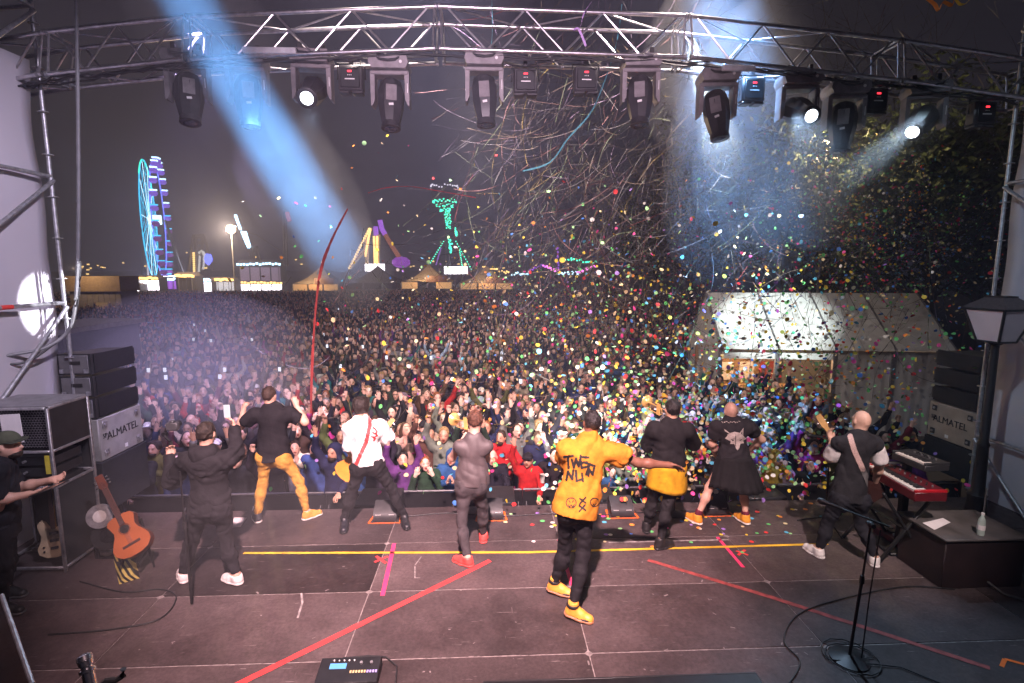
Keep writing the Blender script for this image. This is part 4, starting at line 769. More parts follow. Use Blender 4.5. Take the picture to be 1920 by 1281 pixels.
k = MB(); k.box((cx1 - .05, cy0 - .005, 2.6), (.05, .004, .2)); setp(k.build('warning_label', mat('yellow_label', (0.6, 0.5, 0.05), .6), org=(cx1 - .05, cy0, 2.5)), 'yellow warning label on the upright of the amplifier cart', 'label')
WOODG = mat('spruce_top', (0.40, 0.30, 0.19), .4); g3 = guitar('guitar_in_rack', 'pale-topped electric guitar standing dimly inside the amplifier cart', 'guitar', ((cx0 + cx1) / 2 + .12, cy0 + .22, S + .28), ((cx0 + cx1) / 2 + .04, cy0 + .34, S + 1.15), (0.3, -1, .2), WOODG)
for i, (z, x) in enumerate(((S + .62, cx1 + .01), (S + .75, cx1 + .01))):
    pass
# acoustic guitar on its stand
CEDAR = mat('cedar_top', (0.36, 0.10, 0.03), .35, var=.2, scale=3, coat=.3); MAHO = mat('mahogany', (0.12, 0.03, 0.015), .4)
gB = at_y(243, 1003, 5.5); gE = at_y(188, 893, 5.75)
guitar('acoustic_guitar', 'orange-brown acoustic guitar leaning on a stand beside the amplifier cart', 'guitar', gB, gE, (.35, -1, .25), CEDAR, .47, .18, .026, True, CEDAR, MAHO, MAHO)
e = empty('guitar_stand', (gB[0], gB[1], S), 'black folding guitar stand with padded arms under the acoustic guitar', 'guitar stand')
for s_ in (-1, 1):
    k = MB(); k.tube([(gB[0] + s_ * .04, gB[1] + .14, S + .55), (gB[0] + s_ * .17, gB[1] + .08, S + .02)], .012); k.build('leg', BLKMET, e); k = MB(); k.tube([(gB[0] + s_ * .1, gB[1] + .1, S + .2), (gB[0] + s_ * .1 + .03, gB[1] - .1, S + .14), (gB[0] + s_ * .1 + .03, gB[1] - .12, S + .19)], .014); k.build('cradle_arm', BLKPLA, e)
k = MB(); k.tube([(gB[0], gB[1] + .16, S + .56), (gB[0], gB[1] + .3, S + .02)], .012); k.build('leg', BLKMET, e)
# striped cable ramp and round floor lamps by the cart
HAZ, n, l, b = nodes_of('hazard_stripe'); b.inputs['Roughness'].default_value = .6; t = n.new('ShaderNodeTexWave'); t.inputs['Scale'].default_value = 9; t.bands_direction = 'DIAGONAL'; tc = n.new('ShaderNodeTexCoord'); l.new(tc.outputs['Object'], t.inputs[0]); r_ = n.new('ShaderNodeValToRGB'); r_.color_ramp.interpolation = 'CONSTANT'; r_.color_ramp.elements[1].position = .5; r_.color_ramp.elements[0].color = (.015, .015, .015, 1); r_.color_ramp.elements[1].color = (.55, .45, .12, 1); l.new(t.outputs['Fac'], r_.inputs[0]); l.new(r_.outputs[0], b.inputs[0])
a_, b_ = on_z(243, 1090, S), on_z(218, 985, S); k = MB(); d = nrm(b_ - a_); s_ = np.cross(d, (0, 0, 1)); k.prism([(-.09, 0), (.09, 0), (.05, .06), (-.05, .06)], a_, s_, (0, 0, 1), b_ - a_); setp(k.build('cable_ramp', HAZ, org=tuple(a_)), 'black and yellow striped cable ramp beside the acoustic guitar', 'cable ramp')
for i, (u, v, rr, lab) in enumerate(((188, 968, .13, 'round pale floor lamp standing behind the acoustic guitar'), (203, 1003, .16, 'larger dim round floor lamp leaning below the pale one'))):
    c = at_y(u, v, 5.75); e = empty('floor_lamp', (c[0], c[1], S), lab, 'floor lamp', 'round floor lamps by the cart'); ax = nrm((.25, -1, .3))
    k = MB(); k.lathe([(rr * .5, -.12), (rr, -.02), (rr, .02), (rr * .93, .02)], c, ax, 24); k.build('housing', ALUD if i == 0 else BLKMET, e); k = MB(); k.lathe([(rr * .92, .005), (rr * .5, .02), (.01, .03)], c, ax, 24); k.build('lens', mat('lamp_glass', (0.5, 0.48, 0.46), .15, var=.2, bump=0) if i == 0 else mat('dark_glass', (0.01, 0.01, 0.012), .1), e)
    k = MB(); k.tube([c - ax * .05 + (rr, 0, 0), (c[0] + rr, c[1] + .05, S + .01), (c[0] - rr, c[1] + .05, S + .01), c - ax * .05 - (rr, 0, 0)], .012); k.build('yoke', BLKMET, e)
k = MB(); pc = on_z(200, 1042, S); k.ball(pc + (0, 0, .05), (.09, .06, .05), 10); setp(k.build('towel', mat('white_towel', (0.5, 0.46, 0.45), .9, bump=.6, scale=20), org=tuple(pc)), 'crumpled white towel on the floor below the round lamps', 'towel')
# ------------------------------------------------------------------ microphone stands
def micstand(label, base, top, boom=None, mic=True, round_base=True, legs=3, org_r=.13):
    base = np.array(base, float); top = np.array(top, float); e = empty('microphone_stand', base, label, 'mic stand', 'microphone stands on the stage')
    if round_base: k = MB(); k.lathe([(org_r, 0), (org_r, .012), (org_r * .5, .03), (.02, .045)], base, (0, 0, 1), 28); k.build('base', BLKMET, e)
    for i in range(legs): a = 2.1 * i + .5; k = MB(); k.tube([base + (0, 0, .14), base + (.32 * math.cos(a), .32 * math.sin(a), .012)], .009); k.build('leg', BLKMET, e)
    k = MB(); mid = limb(base, top, .6); k.cyl(base + (0, 0, .02), mid, .0125, None, 10); k.build('lower_tube', BLKMET, e); k = MB(); k.cyl(mid, top, .0085, None, 8); k.build('upper_tube', BLKMET, e); k = MB(); k.cyl(mid - (0, 0, .03), mid + (0, 0, .035), .02, .017, 12); k.build('clutch', BLKPLA, e)
    if boom is not None:
        a, b_ = [np.array(q, float) for q in boom]; k = MB(); k.cyl(a, b_, .0085, None, 8); bm = k.build('boom', BLKMET, e); k = MB(); k.ball(top, .028, 10); k.cyl(top - (0, .035, 0), top + (0, .035, 0), .02); k.build('boom_clamp', BLKPLA, e); d = nrm(a - b_)
        if mic: k = MB(); k.lathe([(.012, -.02), (.014, .0), (.019, .1), (.026, .125), (.027, .145), (.02, .168), (.004, .175)], a, d, 14); k.build('microphone', BLKMET, e)
        return e
    if mic: k = MB(); k.lathe([(.012, 0), (.019, .1), (.026, .125), (.02, .165), (.004, .172)], top, (0, .7, .5), 14); k.build('microphone', BLKMET, e)
    return e
b0 = on_z(1592, 1236, S); tp_ = at_y(1633, 984, 3.95); m5 = micstand('tall microphone stand with angled boom in the right foreground', b0, tp_, (at_y(1575, 953, 4.1), at_y(1668, 988, 3.85)), legs=0, org_r=.15)
k = MB(); th = np.linspace(0, 9.5, 60); P_ = [b0 + (.02 + .19 * math.cos(a) * (1 + .06 * a / 5), .19 * math.sin(a) * (.8 + .05 * a), .012 + .004 * (i % 3)) for i, a in enumerate(th)] + [b0 + (.35 + .1 * i, -.12 - .1 * i, .012) for i in range(7)]; P_ = [tp_ + (.06, -.03, -.03), limb(tp_, b0, .5) + (.07, -.02, 0), b0 + (.09, -.02, .02)] + P_; k.tube(P_, .0055, 6); setp(k.build('microphone_cable', BLKPLA, org=tuple(b0)), 'black cable coiled round the base of the foreground microphone stand', 'cable')
b1 = on_z(360, 1135, S); micstand('thin straight microphone stand in front of the filming man', b1, at_y(337, 884, 5.0), None, False, False, 0)
b2 = on_z(1548, 988, S); micstand('tripod microphone stand in front of the bald bass player', b2, at_y(1556, 828, b2[1] + .15), (at_y(1540, 820, b2[1] + .15), at_y(1600, 830, b2[1] + .1)), True, False, 3)
b3 = on_z(1265, 965, S); micstand('straight microphone stand just beyond the mustard shirt tail', (b3[0], 6.62, S), (b3[0] + .02, 6.66, S + 1.45), None, True, True, 0)
# ------------------------------------------------------------------ keyboards at the right
KRED = mat('red_lacquer', (0.42, 0.012, 0.02), .3, coat=.5); IVORY = mat('ivory_keys', (0.72, 0.66, 0.6), .35, bump=0)
def keyboard(label, A, B, depth, th, body, nkeys, e_m):
    A = np.array(A, float); B = np.array(B, float); d = nrm(B - A); L = np.linalg.norm(B - A); w = nrm(np.cross((0, 0, 1), d)); z = np.array((0, 0, 1.0)); e = empty('keyboard', A, label, 'keyboard', 'stage keyboards'); ax = (d, w, z)
    c = A + d * L / 2 + w * depth / 2; k = MB(); k.box(c - z * th / 2, (L, depth, th), ax, .008); k.build('body', body, e)
    for s_ in (0, 1): k = MB(); k.box(A + d * (L * s_ + (.012 if s_ == 0 else -.012)) + w * depth * .5 + z * .012, (.024, depth * 1.0, .03), ax, .004); k.build('end_cheek', e_m, e)
    k = MB(); k.box(A + d * L / 2 + w * depth * .72 + z * .012, (L - .06, depth * .5, .022), ax, .003); cp = k.build('control_panel', body, e)
    for i in range(nkeys):
        if i % 7 in (0, 3): pass
        k = MB() if i == 0 else k
    kw = (L - .08) / nkeys; wm = None
    for i in range(nkeys):
        if wm is None: q = MB(); q.box((0, 0, 0), (kw * .9, depth * .38, .016), ax); wm = q.mesh('white_key')
        o = link_mesh('white_key', wm, IVORY, e); o.location = A + d * (.04 + kw * (i + .5)) + w * depth * .23 + z * .008 - ORG[e.name]
    bm_ = None
    for i in range(nkeys - 1):
        if i % 7 in (2, 6): continue
        if bm_ is None: q = MB(); q.box((0, 0, 0), (kw * .5, depth * .24, .014), ax); bm_ = q.mesh('black_key')
        o = link_mesh('black_key', bm_, BLKPLA, e); o.location = A + d * (.04 + kw * (i + 1)) + w * depth * .31 + z * .021 - ORG[e.name]
    for i in range(16): q = A + d * (.1 + (L - .2) * i / 15) + w * depth * (.65 + .1 * (i % 2)); k = MB(); k.cyl(q + z * .022, q + z * .038, .009); k.build('knob', BLKPLA if i % 3 else ALUD, cp)
    return e
zk = S + .93; A_ = on_z(1716, 924, zk); B_ = on_z(1622, 872, zk); keyboard('red stage piano with white keys to the right of the bald bass player', B_, A_, .34, .1, mat('dark_red_panel', (0.09, 0.008, 0.012), .4), 36, KRED)
zk2 = S + 1.12; C_ = on_z(1735, 874, zk2); D_ = on_z(1672, 848, zk2); keyboard('small black synthesizer with white keys beyond the red stage piano', D_, C_, .3, .07, BLKPLA, 22, BLKPLA)
mid = (A_ + B_) / 2 + (.12, .12, 0); e = empty('keyboard_stand', (mid[0], mid[1], S), 'black cross-legged keyboard stand under the red stage piano', 'keyboard stand'); d = nrm(A_ - B_); w = np.cross((0, 0, 1), d)
for s_ in (-1, 1):
    for q in (-.3, .3): k = MB(); k.box(mid + d * q + (0, 0, -(.93 - .1) / 2 - .1) + w * 0, (.04, .025, 1.0), (d, nrm(w * .75 + np.array((0, 0, s_ * .6))), nrm(np.array((0, 0, .8)) - w * s_ * .55)), .004); k.build('leg', BLKMET, e)
k = MB(); k.cyl(mid - d * .35 + (0, 0, -.52), mid + d * .35 + (0, 0, -.52), .016); k.build('crossbar', BLKMET, e)
m2_ = (C_ + D_) / 2 + (.1, .12, 0); e = empty('synthesizer_stand', (m2_[0], m2_[1], S), 'black column stand under the small synthesizer', 'keyboard stand'); k = MB(); k.box((m2_[0], m2_[1], (S + zk2) / 2 - .04), (.08, .08, zk2 - S - .09), None, .01); k.build('column', BLKMET, e); k = MB(); k.box((m2_[0], m2_[1], S + .02), (.5, .4, .03), None, .006); k.build('base', BLKMET, e); k = MB(); k.box((m2_[0], m2_[1], zk2 - .09), (.5, .05, .02), None, .004); k.build('tray', BLKMET, e)
# red pedal board with a paper on it
pb_ = [on_z(1640, 1003, S), on_z(1690, 1040, S), on_z(1735, 1030, S), on_z(1690, 992, S)]; c = sum(pb_) / 4; d = nrm(pb_[1] - pb_[0]); w = np.cross((0, 0, 1), d); L = np.linalg.norm(pb_[1] - pb_[0]); D = .36
e = empty('pedal_board', c, 'dark red pedal case lying on the deck right of the bass player', 'pedal board'); k = MB(); k.box(c + (0, 0, .045), (L, D, .09), (d, w, (0, 0, 1)), .01); k.build('case', mat('dark_red_case', (0.11, 0.012, 0.02), .5), e)
for i in range(4): q = c + d * L * (.22 * i - .33) - w * .06 + (0, 0, .1); k = MB(); k.box(q, (.07, .11, .03), (d, w, (0, 0, 1)), .005); k.build('pedal', BLKMET if i % 2 else ALUD, e)
paper('sheet of paper lying on the red pedal case', [(1692, 1027), (1723, 1030), (1724, 1018), (1688, 1017)], S + .1)
# wooden riser block with bottle
q0 = on_z(1765, 1106, S); zt = at_y(1775, 1014, q0[1])[2]; e = empty('riser_block', (q0[0] + .5, q0[1] + .3, S), 'dark wooden riser block with a worn pale top, right of the deck', 'riser'); k = MB(); k.box((q0[0] + .43, q0[1] + .31, (S + zt) / 2 - .01), (.85, .6, zt - S - .02), None, .008); k.build('block', mat('dark_red_wood', (0.022, 0.011, 0.012), .6, var=.4, scale=3), e); k = MB(); k.box((q0[0] + .43, q0[1] + .31, zt), (.9, .65, .025), None, .006); k.build('top_board', mat('worn_board', (0.08, 0.07, 0.068), .6, var=.5, scale=4), e)
c = on_z(1838, 1003, zt + .013); e = empty('water_bottle', c, 'clear plastic water bottle with a pale label standing on the riser block', 'bottle'); k = MB(); k.lathe([(.03, 0), (.033, .01), (.033, .13), (.028, .17), (.013, .2), (.013, .215)], c, (0, 0, 1), 16); k.build('bottle', mat('clear_plastic', (0.45, 0.55, 0.5), .12, spec=.8, bump=0), e); k = MB(); k.lathe([(.0338, .06), (.0338, .11)], c, (0, 0, 1), 16); k.build('label_band', PAPER, e); k = MB(); k.lathe([(.015, .215), (.015, .235)], c, (0, 0, 1), 12); k.build('cap', STICK, e)
paper('pale set list lying on the riser block', [(1730, 981), (1752, 994), (1782, 980), (1768, 972)], zt + .016)
# ------------------------------------------------------------------ lantern post
pc = on_z(1826, 978, S); lz = at_y(1880, 640, pc[1])[2]; e = empty('street_lantern', pc, 'dark lantern post with pale glass panes standing at the right of the stage', 'street lamp'); IRON = mat('cast_iron', (0.02, 0.016, 0.016), .5, .3)
k = MB(); k.lathe([(.17, 0), (.17, .06), (.12, .1), (.1, .35), (.11, .37), (.075, .42), (.06, 1.0), (.07, 1.03), (.05, 1.08), (.042, lz - S - .05), (.07, lz - S - .03), (.05, lz - S)], pc, (0, 0, 1), 20); k.build('post', IRON, e)
H0, H1, w0, w1 = lz, lz + .40, .13, .235; PANE = mat('milky_glass', (0.62, 0.5, 0.52), .3, var=.12, scale=3, bump=.02)
c = np.array((pc[0], pc[1], 0)); rot = lambda a: np.array((math.cos(a), math.sin(a), 0))
for i in range(4):
    a0, a1 = R(45 + 90 * i + 8), R(135 + 90 * i + 8); r0, r1 = w0 * 1.414, w1 * 1.414; P0, P1, P2, P3 = c + rot(a0) * r0 + (0, 0, H0), c + rot(a1) * r0 + (0, 0, H0), c + rot(a1) * r1 + (0, 0, H1), c + rot(a0) * r1 + (0, 0, H1)
    k = MB(); k.add([P0, P1, P2, P3], [(0, 1, 2, 3)]); o = k.build('pane', PANE, e, smooth=False)
    k = MB(); k.tube([P0, P3], .016, 6); k.build('corner_bar', IRON, e); k = MB(); k.tube([P3, P2], .02, 6); k.build('frame_bar', IRON, e); k = MB(); k.tube([P0, P1], .014, 6); k.build('frame_bar', IRON, e)
    k = MB(); k.add([c + rot(a0) * r1 * 1.1 + (0, 0, H1 + .01), c + rot(a1) * r1 * 1.1 + (0, 0, H1 + .01), c + rot(a1) * r1 * .45 + (0, 0, H1 + .14), c + rot(a0) * r1 * .45 + (0, 0, H1 + .14)], [(0, 1, 2, 3)]); k.build('roof_panel', mat('lantern_roof', (0.10, 0.075, 0.075), .5, .3, scale=30), e, smooth=False)
k = MB(); k.box(c + (0, 0, H1 + .145), (.22, .22, .02), (rot(R(8)), rot(R(98)), (0, 0, 1))); k.build('roof_cap', IRON, e)
# ------------------------------------------------------------------ dark equipment at the right edge
for i, (x, y, w, d, h, lab) in enumerate(((6.9, 5.5, .9, .55, 1.35, 'dark equipment rack at the right edge behind the lantern post'), (6.55, 4.6, .8, .6, 1.0, 'lower dark equipment case at the right edge, nearest the camera'))):
    e = empty('equipment_rack', (x, y, S), lab, 'rack', 'dark racks at the right edge'); k = MB(); k.box((x, y, S + h / 2), (w, d, h), None, .012); k.build('case', BLKMET, e)
    for j in range(5): k = MB(); k.box((x - w / 2 - .008, y, S + .15 + j * (h - .25) / 4), (.012, d * .8, .12), None, .004); u_ = k.build('rack_unit', BLKPLA, e); k = MB(); k.cyl((x - w / 2 - .014, y - .12, S + .15 + j * (h - .25) / 4), (x - w / 2 - .03, y - .12, S + .15 + j * (h - .25) / 4), .015); k.build('knob', ALUD, u_)
    for q in (-1, 1): k = MB(); k.box((x - w / 2, y + q * d / 2, S + h / 2), (.025, .025, h)); k.build('edge_rail', ALUD, e)
c = np.array((6.75, 5.45, S + 1.36)); e = empty('mug', c, 'pale paper cups stacked on the dark rack at the right edge', 'cup'); k = MB(); k.lathe([(.035, 0), (.045, .12), (.042, .12), (.032, .005)], c, (0, 0, 1), 14); k.build('cup', STICK, e); k = MB(); k.lathe([(.04, .11), (.048, .2), (.045, .2)], c, (0, 0, 1), 14); k.build('upper_cup', STICK, e)
k = MB(); a = on_z(1845, 1105, S); k.tube([a + (0, .3, .5), a + (.02, .1, .1), a + (.1, -.1, .015), a + (.35, -.35, .012), a + (.8, -.5, .012)], .012, 6); k.tube([a + (.3, .4, .9), a + (.25, .35, .3), a + (.35, .2, .02), a + (.6, .1, .015)], .009, 6); setp(k.build('cable_loom', mat('grey_cable', (0.08, 0.078, 0.08), .6), org=tuple(a)), 'grey cables trailing from the dark racks over the deck', 'cable')
# ------------------------------------------------------------------ foreground: pedal processor, monitor, drum hardware
c = on_z(655, 1272, S); e = empty('guitar_processor', c, 'black guitar processor with blue display and rows of tiny lights at the bottom edge', 'effects unit'); tl = ((1, 0, 0), nrm((0, 1, .25)), nrm((0, -.25, 1)))
k = MB(); k.box(c + (0, 0, .05), (.48, .22, .07), tl, .006); k.build('housing', BLKMET, e)
T = np.array(tl[2]); Yv = np.array(tl[1]); top0 = c + (0, 0, .05) + T * .0365
k = MB(); k.box(top0 + (-.09, 0, 0) + Yv * .03, (.13, .045, .003), tl); k.build('display', glow('blue_display', (0.12, 0.4, 0.9), .8), e)
for i in range(5): k = MB(); k.cyl(top0 + (-.13 + .04 * i, 0, 0) + Yv * .075, top0 + (-.13 + .04 * i, 0, 0) + Yv * .075 + T * .008, .006); k.build('button', STICK, e)
for i in range(10): k = MB(); k.box(top0 + (.02 + .022 * i, 0, 0) - Yv * .02, (.014, .02, .005), tl); k.build('switch', glow('switch_amber', (0.8, 0.6, 0.3), .5) if i < 6 else glow('switch_violet', (0.5, 0.4, 0.9), .6), e)
for i in range(2): k = MB(); k.cyl(top0 + (.09 + .08 * i, 0, 0) + Yv * .05, top0 + (.09 + .08 * i, 0, 0) + Yv * .05 + T * .014, .012); k.build('knob', ALUD, e)
k = MB(); k.tube([c + (-.2, .12, .03), c + (-.1, .2, .02), c + (.1, .23, .012), c + (.25, .21, .012), c + (.36, .1, .012), c + (.4, -.3, .012)], .007, 6); setp(k.build('instrument_cable', BLKPLA, org=tuple(c)), 'black cable looping behind the guitar processor at the bottom edge', 'cable')
c0 = on_z(905, 1278, S + .12); c1 = on_z(1420, 1262, S + .12); e = empty('drum_riser', (1.0, 3.2, S), 'long low black riser edge along the bottom of the view', 'riser'); k = MB(); k.box(((c0[0] + c1[0]) / 2, c0[1] - .3, S + .06), (c1[0] - c0[0], .6, .12), None, .01); k.build('deck', BLKMET, e); k = MB(); k.box(((c0[0] + c1[0]) / 2, c0[1] + .012, S + .06), (c1[0] - c0[0], .02, .1), None, .004); k.build('edge_strip', BLKPLA, e)
c = on_z(30, 1215, S); e = empty('drum_case', (c[0] - .35, c[1] - .5, S), 'brown wooden drum case with a metal edge in the bottom left corner', 'case'); a = at_y(0, 1118, 3.0); b_ = at_y(57, 1285, 2.5); d = nrm(b_ - a); k = MB(); k.prism([(0, 0), (.9, 0), (.9, -.06), (0, -.06)], a, d, nrm(np.cross(d, (0, 1, 0)) + np.array((-.2, 0, 0))), nrm((-1, .1, -.2)) * .8); k.build('shell', mat('brown_wood', (0.022, 0.012, 0.01), .5, var=.5, scale=6), e); k = MB(); k.tube([a + (0.01, 0, .005), b_ + (0.01, 0, .005)], .012, 8); k.build('metal_edge', ALUD, e)
c = at_y(172, 1290, 2.35); e = empty('cymbal_stand', c - (0, 0, 1.0), 'chrome cymbal stand top with a wing nut in the bottom left foreground', 'drum hardware'); c2 = at_y(157, 1226, 2.4)
d = nrm(c2 - c); L = np.linalg.norm(c2 - c); k = MB(); k.cyl(c - (0, 0, 1.0), c, .012); k.build('tube', CHROME, e); k = MB(); k.lathe([(.026, 0), (.026, L * .45), (.034, L * .47), (.034, L * .55), (.024, L * .58), (.024, L * .64), (.03, L * .66), (.03, L * .8), (.033, L * .82), (.03, L * .95), (.012, L)], c, d, 14); k.build('tilter', CHROME, e); k = MB(); k.box(c + d * L * .86 + (.016, 0, 0), (.03, .006, .016)); k.build('wing_nut', ALU, e); k = MB(); k.tube([c + (.0, 0, -.02), c + (.07, 0, .035), c + (.11, .01, .03), c + (.14, .01, .05), c + (.145, .01, .085)], .014, 8); k.build('hook_arm', BLKMET, e)

# ------------------------------------------------------------------ white side lamp at the left edge
c = at_y(-6, 742, 6.3); e = empty('side_lamp', (c[0], c[1], S), 'glaring white lamp on a stand at the left edge behind the amplifier cart', 'stage light'); d = nrm((1, .25, -.12)); k = MB(); k.lathe([(.06, -.2), (.1, -.12), (.1, .1)], c, d, 18); k.build('can', BLKMET, e); k = MB(); k.lathe([(.095, 0), (.05, .015), (.01, .02)], c + d * .085, d, 18); k.build('lens', glow('side_lens', (.85, .85, 1.0), 12), e); k = MB(); k.cyl((c[0], c[1], S), c - (0, 0, .1), .02); k.build('stand', BLKMET, e)

# ------------------------------------------------------------------ arched front truss
TY, TS_ = 6.85, .47
TOP = [(-40, 82), (85, 60), (350, 31), (820, 12), (1290, 30), (1690, 76), (1960, 116)]
TP = [at_y(u, v, TY) for u, v in TOP]
ALUT = mat('truss_aluminium', (0.6, 0.58, 0.6), .33, .95, var=.25, scale=14, bump=.04)
def truss(A, B, label, nv):
    e = empty('truss_section', A, label, 'truss', 'sections of the front lighting truss'); d = nrm(B - A); L = np.linalg.norm(B - A); by = np.array((0, TS_, 0)); dn = nrm(np.cross(np.cross((0, 0, -1.0), d) * -1, d)); dn = np.array((-d[2] * d[0], 0, -(d[0] ** 2))); dn = nrm(dn) * TS_; A0 = A + d * .008; B0 = B - d * .008; L0 = L - .016
    for o in (0, by, dn, by + dn): k = MB(); k.cyl(A0 + o, B0 + o, .025, None, 10); k.build('chord', ALUT, e)
    for f in (.03, L0 - .03):
        for (p, q) in ((0, dn), (by, by + dn), (0, by), (dn, by + dn)): k = MB(); k.cyl(A0 + d * f + p, A0 + d * f + q, .012, None, 8); k.build('end_brace', ALUT, e)
        for o in (0, by, dn, by + dn): k = MB(); k.cyl(A0 + d * (f - .03 if f < 1 else f) + o, A0 + d * (f if f < 1 else f + .03) + o, .033, None, 10); k.build('coupler', ALUD, e)
    n2 = nv * 2; st = (L0 - .2) / n2
    for i in range(n2):
        a, b_ = A0 + d * (.1 + st * i), A0 + d * (.1 + st * (i + 1)); up = i % 2
        for o in (0, by): k = MB(); k.cyl(a + o + (dn if up else 0), b_ + o + (0 if up else dn), .013, None, 8); k.build('brace', ALUT, e)
        if i % 2 == 0:
            for o in (0, dn): k = MB(); k.cyl(a + o + (by if (i // 2) % 2 else 0), b_ + d * st + o + (0 if (i // 2) % 2 else by), .011, None, 8); k.build('cross_brace', ALUT, e)
    return e
NM = ['at the far left edge, dim', 'left end, warm-lit, above the dark fixture', 'left of centre, above the first lit lamp', 'in the centre, brightest, pinkish', 'right of centre, bluish, crossed by smoke', 'right end, dark, running to the right tower']
for i in range(6): truss(TP[i], TP[i + 1], 'aluminium truss section ' + NM[i], max(1, round(3 * np.linalg.norm(TP[i + 1] - TP[i]) / 3.25)))
k = MB(); rr = random.Random(3)
for j in range(4):
    P_ = []
    for i in range(len(TP) - 1):
        for s in np.linspace(0, 1, 9)[:-1]: P_.append(limb(TP[i], TP[i + 1], s) + (0, .02 + .03 * j + rr.uniform(-.02, .02), -TS_ - .03 + rr.uniform(-.045, .03)))
    k.tube(P_, .011, 6)
setp(k.build('truss_cables', BLKPLA, org=tuple(TP[3])), 'bundle of black cables tied along the lower chord of the front truss', 'cable')
for j, (u, v, w) in enumerate(((505, 95, 90), (1385, 128, 60))):
    c = at_y(u, v, TY - .04); k = MB(); k.box(c, (w / 145, .05, .07), None, .01); setp(k.build('connector_strip', mat('pale_strip', (0.55, 0.55, 0.57), .5), org=tuple(c)), ['pale connector strip on the lower chord left of the first lit lamp', 'dull connector strip on the lower chord right of centre'][j], 'connector', 'connector strips on the truss')
# ------------------------------------------------------------------ moving heads
FIX = mat('fixture_grey', (0.2, 0.18, 0.185), .42, var=.25, scale=12, bump=.08); FIXD = mat('fixture_dark', (0.035, 0.033, 0.036), .4, var=.25, bump=.05)
LENS_ON = glow('lens_lit', (0.85, 0.92, 1.0), 9); LENS_OFF = mat('lens_off', (0.02, 0.03, 0.05), .06, spec=.9, bump=0)
def moving_head(u, v, aim, label, on=False, yaw=0.0):
    c = at_y(u, v, TY + .2); e = empty('moving_head', c, label, 'stage light', 'moving-head lamps hung on the front truss')
    ax = np.array((math.cos(yaw), math.sin(yaw), 0)); ay = np.array((-ax[1], ax[0], 0)); z = np.array((0, 0, 1.0))
    k = MB(); k.prism([(-.21, -.07), (.21, -.07), (.24, .0), (.22, .07), (-.22, .07), (-.24, .0)], c - ay * .17, ax, z, ay * .34); bs = k.build('base', FIX, e)
    k = MB(); k.tube([c - ay * .18 + ax * s for s in ()] or [c - ay * .175 - ax * .13 + z * .05, c - ay * .21 - ax * .1 + z * .015, c - ay * .22 + z * .0, c - ay * .21 + ax * .1 + z * .015, c - ay * .175 + ax * .13 + z * .05], .013, 6); k.build('handle', FIXD, bs)
    k = MB(); k.lathe([(.018, 0), (.018, .006)], c - ay * .172 + ax * .15, -ay, 12); k.build('power_socket', STICK, bs)
    for s in (-1, 1): k = MB(); k.box(c + ax * s * .14 + z * .13, (.05, .05, .13), (ax, ay, z), .006); k.build('clamp', FIXD, e)
    k = MB(); k.box(c - z * .1, (.46, .2, .05), (ax, ay, z), .012); yk = k.build('yoke_bridge', FIX, e)
    for s in (-1, 1): k = MB(); k.prism([(0, 0), (.055, 0), (.05, -.33), (.02, -.4), (0, -.4)] if s < 0 else [(0, 0), (-.055, 0), (-.05, -.33), (-.02, -.4), (0, -.4)], c + ax * s * .235 - z * .085 - ay * .09, ax, z, ay * .18); k.build('yoke_arm', FIX, e)
    k = MB(); k.box(c + ax * .215 - z * .28 - ay * .092, (.008, .003, .11), (ax, ay, z)); k.build('yoke_lettering', STICK, e)
    hc = c - z * .36; d = nrm(aim); r0 = np.cross(d, ax); r0 = nrm(r0); sd = nrm(np.cross(r0, d)); prof = [(-.2, .1), (-.17, .135), (-.05, .165), (.12, .16), (.27, .13), (.36, .11)]; k = MB(); n_ = 8; V = []
    for (h, r) in prof: V += [hc + d * h + (sd * math.cos(R(22.5 + 45 * i)) + r0 * math.sin(R(22.5 + 45 * i))) * r for i in range(n_)]
    Fc = [(a * n_ + i, a * n_ + (i + 1) % n_, (a + 1) * n_ + (i + 1) % n_, (a + 1) * n_ + i) for a in range(len(prof) - 1) for i in range(n_)] + [tuple(range(n_))[::-1], tuple(range((len(prof) - 1) * n_, len(prof) * n_))]
    k.add(V, Fc); hd = k.build('lamp_head', FIXD, e)
    k = MB(); k.lathe([(.112, 0), (.118, .03), (.118, .07), (.1, .075)], hc + d * .34, d, 24); k.build('lens_ring', FIXD, hd)
    k = MB(); k.lathe([(.1, 0), (.085, .012), (.05, .022), (.01, .026)], hc + d * .4, d, 24); k.build('lens', LENS_ON if on else LENS_OFF, hd)
    vw = nrm(CAM - hc); fc = nrm(vw - d * (vw @ d)); s2 = np.cross(d, fc)
    if not on:
        k = MB(); k.box(hc + d * .02 + fc * .157, (.13, .2, .012), (s2, d, fc), .004); k.build('top_cover', FIX, hd)
        k = MB(); k.box(hc + d * .17 + fc * .157, (.055, .028, .004), (nrm(s2 + d * .15), nrm(d - s2 * .15), fc)); k.build('sticker', STICK, hd)
    return e, hc + d * .44
